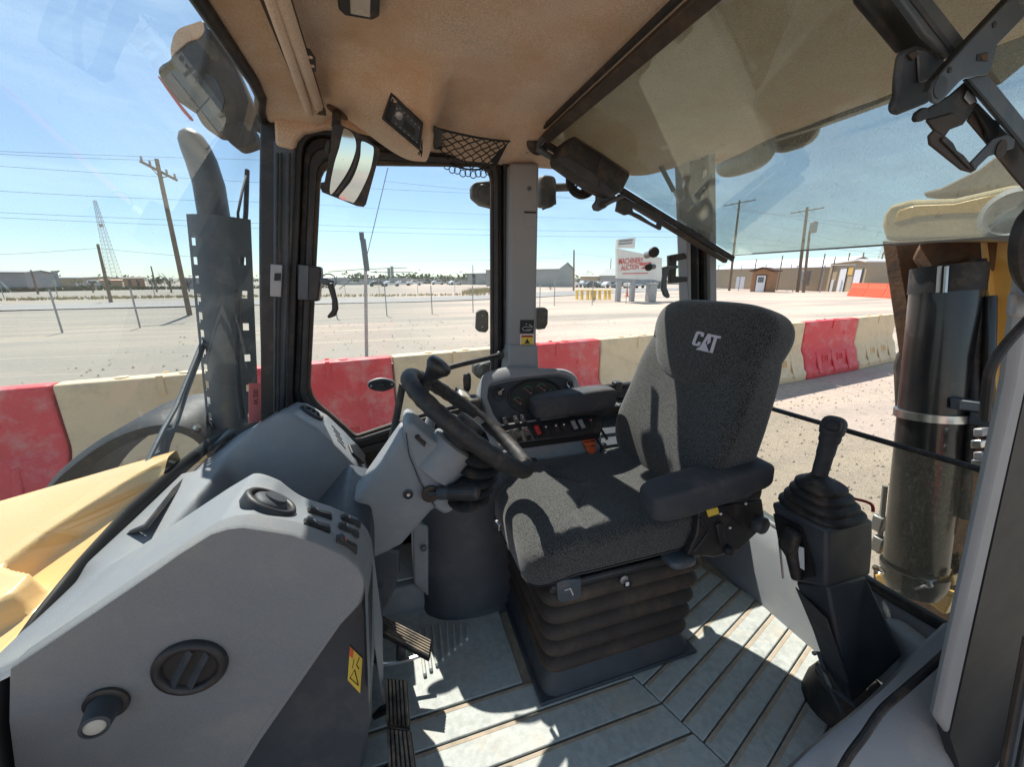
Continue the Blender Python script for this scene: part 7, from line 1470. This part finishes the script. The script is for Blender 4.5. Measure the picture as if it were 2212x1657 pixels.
for i, (u0, v0, u1, v1, r_, mm) in enumerate(((2098, 600, 2050, 1150, .022, 'rust'), (2118, 560, 2082, 1120, .016, 'rubber'), (2140, 640, 2128, 900, .016, 'oily'), (2128, 900, 2140, 1010, .016, 'rust'), (2085, 640, 2030, 1180, .02, 'oily'))):
    m = MB(); m.tube([at(u0, v0, X=1.95), at((u0 + u1) / 2 + 4, (v0 + v1) / 2, X=1.93), at(u1, v1, X=1.95)], r_, 10); m.obj('hydraulic_hose', K[mm], bm_, smooth=60)
bprism('valve_bracket', [(2050, 860), (2120, 870), (2118, 890), (2052, 884)], 1.85, .05, 'dsteel', .004)
for k, (u, v, w_) in enumerate(((2112, 935, 22), (2108, 960, 26), (2112, 985, 22), (2110, 1002, 28))): bprism('hose_fitting', [(u - w_ / 2, v - 9), (u + w_ / 2, v - 9), (u + w_ / 2, v + 9), (u - w_ / 2, v + 9)], 1.82, .04, 'galv' if k % 2 == 0 else 'steel', .004)
# swing frame and oily clutter at the foot
bprism('swing_frame', [(1885, 1225), (1935, 1215), (2000, 1232), (2060, 1190), (2130, 1190), (2130, 1400), (1885, 1400)], 2.35, .1, 'rust')
for nm, P, X, t, mm in (('yellow_bracket', [(1888, 1242), (1912, 1238), (1958, 1262), (1900, 1272)], 1.9, .15, 'yellow'), ('yellow_lug', [(1904, 1200), (1916, 1206), (1914, 1222), (1900, 1214)], 1.9, .05, 'yellow'), ('grey_cap', [(1966, 1240), (2008, 1256), (2012, 1272), (1990, 1274), (1962, 1258)], 1.85, .08, 'galv'),
                        ('yellow_rib', [(2018, 1262), (2030, 1240), (2036, 1236), (2030, 1252), (2024, 1272)], 1.9, .06, 'yellow'), ('yellow_rib', [(2048, 1250), (2056, 1242), (2062, 1262), (2056, 1268)], 1.9, .06, 'yellow'), ('yellow_plate', [(1986, 1284), (2000, 1300), (2040, 1330), (2060, 1290), (2040, 1280)], 2.0, .05, 'yellow')):
    bprism(nm, P, X, t, mm, .006)
m = MB(); m.tube(spline([at(*p, X=1.84) for p in ((1935, 1276), (1960, 1275), (1985, 1270), (2000, 1266))], 4), .006, 6); m.obj('brake_line', K['galv'], bm_)
m = MB(); m.tube(circ(at(1898, 1231, X=1.8), .018, (1, .2, .3), 16), .004, 6, closed=True); m.obj('shackle_ring', K['steel'], bm_)
m = MB(); m.tube([at(1972, 1232, X=1.85), at(1988, 1208, X=1.85)], .008, 8); m.obj('grease_pipe', K['galv'], bm_)
# slim tank / tyre edge showing left of the cylinder
t = thing('stabiliser_leg', 'dusty dark stabiliser foot showing just left of the black cylinder', 'stabiliser leg', tuple(at(1935, 900, X=2.6))); m = MB(); m.prism([at(*p, X=2.5) for p in ((1925, 790), (1935, 755), (1960, 760), (1960, 900), (1930, 905))], (.2, 0, 0)); m.obj('foot', K['bellow'], t, bevel=.02)
# left side valves along the cylinder
for v in (1130, 1175): m = MB(); m.box(at(1899, v, X=1.95), (.04, .04, .07)); m.obj('pipe_union', K['galv'], bm_, bevel=.006)
m = MB(); m.tube([at(1912, 1050, X=1.95), at(1898, 1195, X=1.95)], .01, 8); m.obj('steel_pipe', K['galv'], bm_)
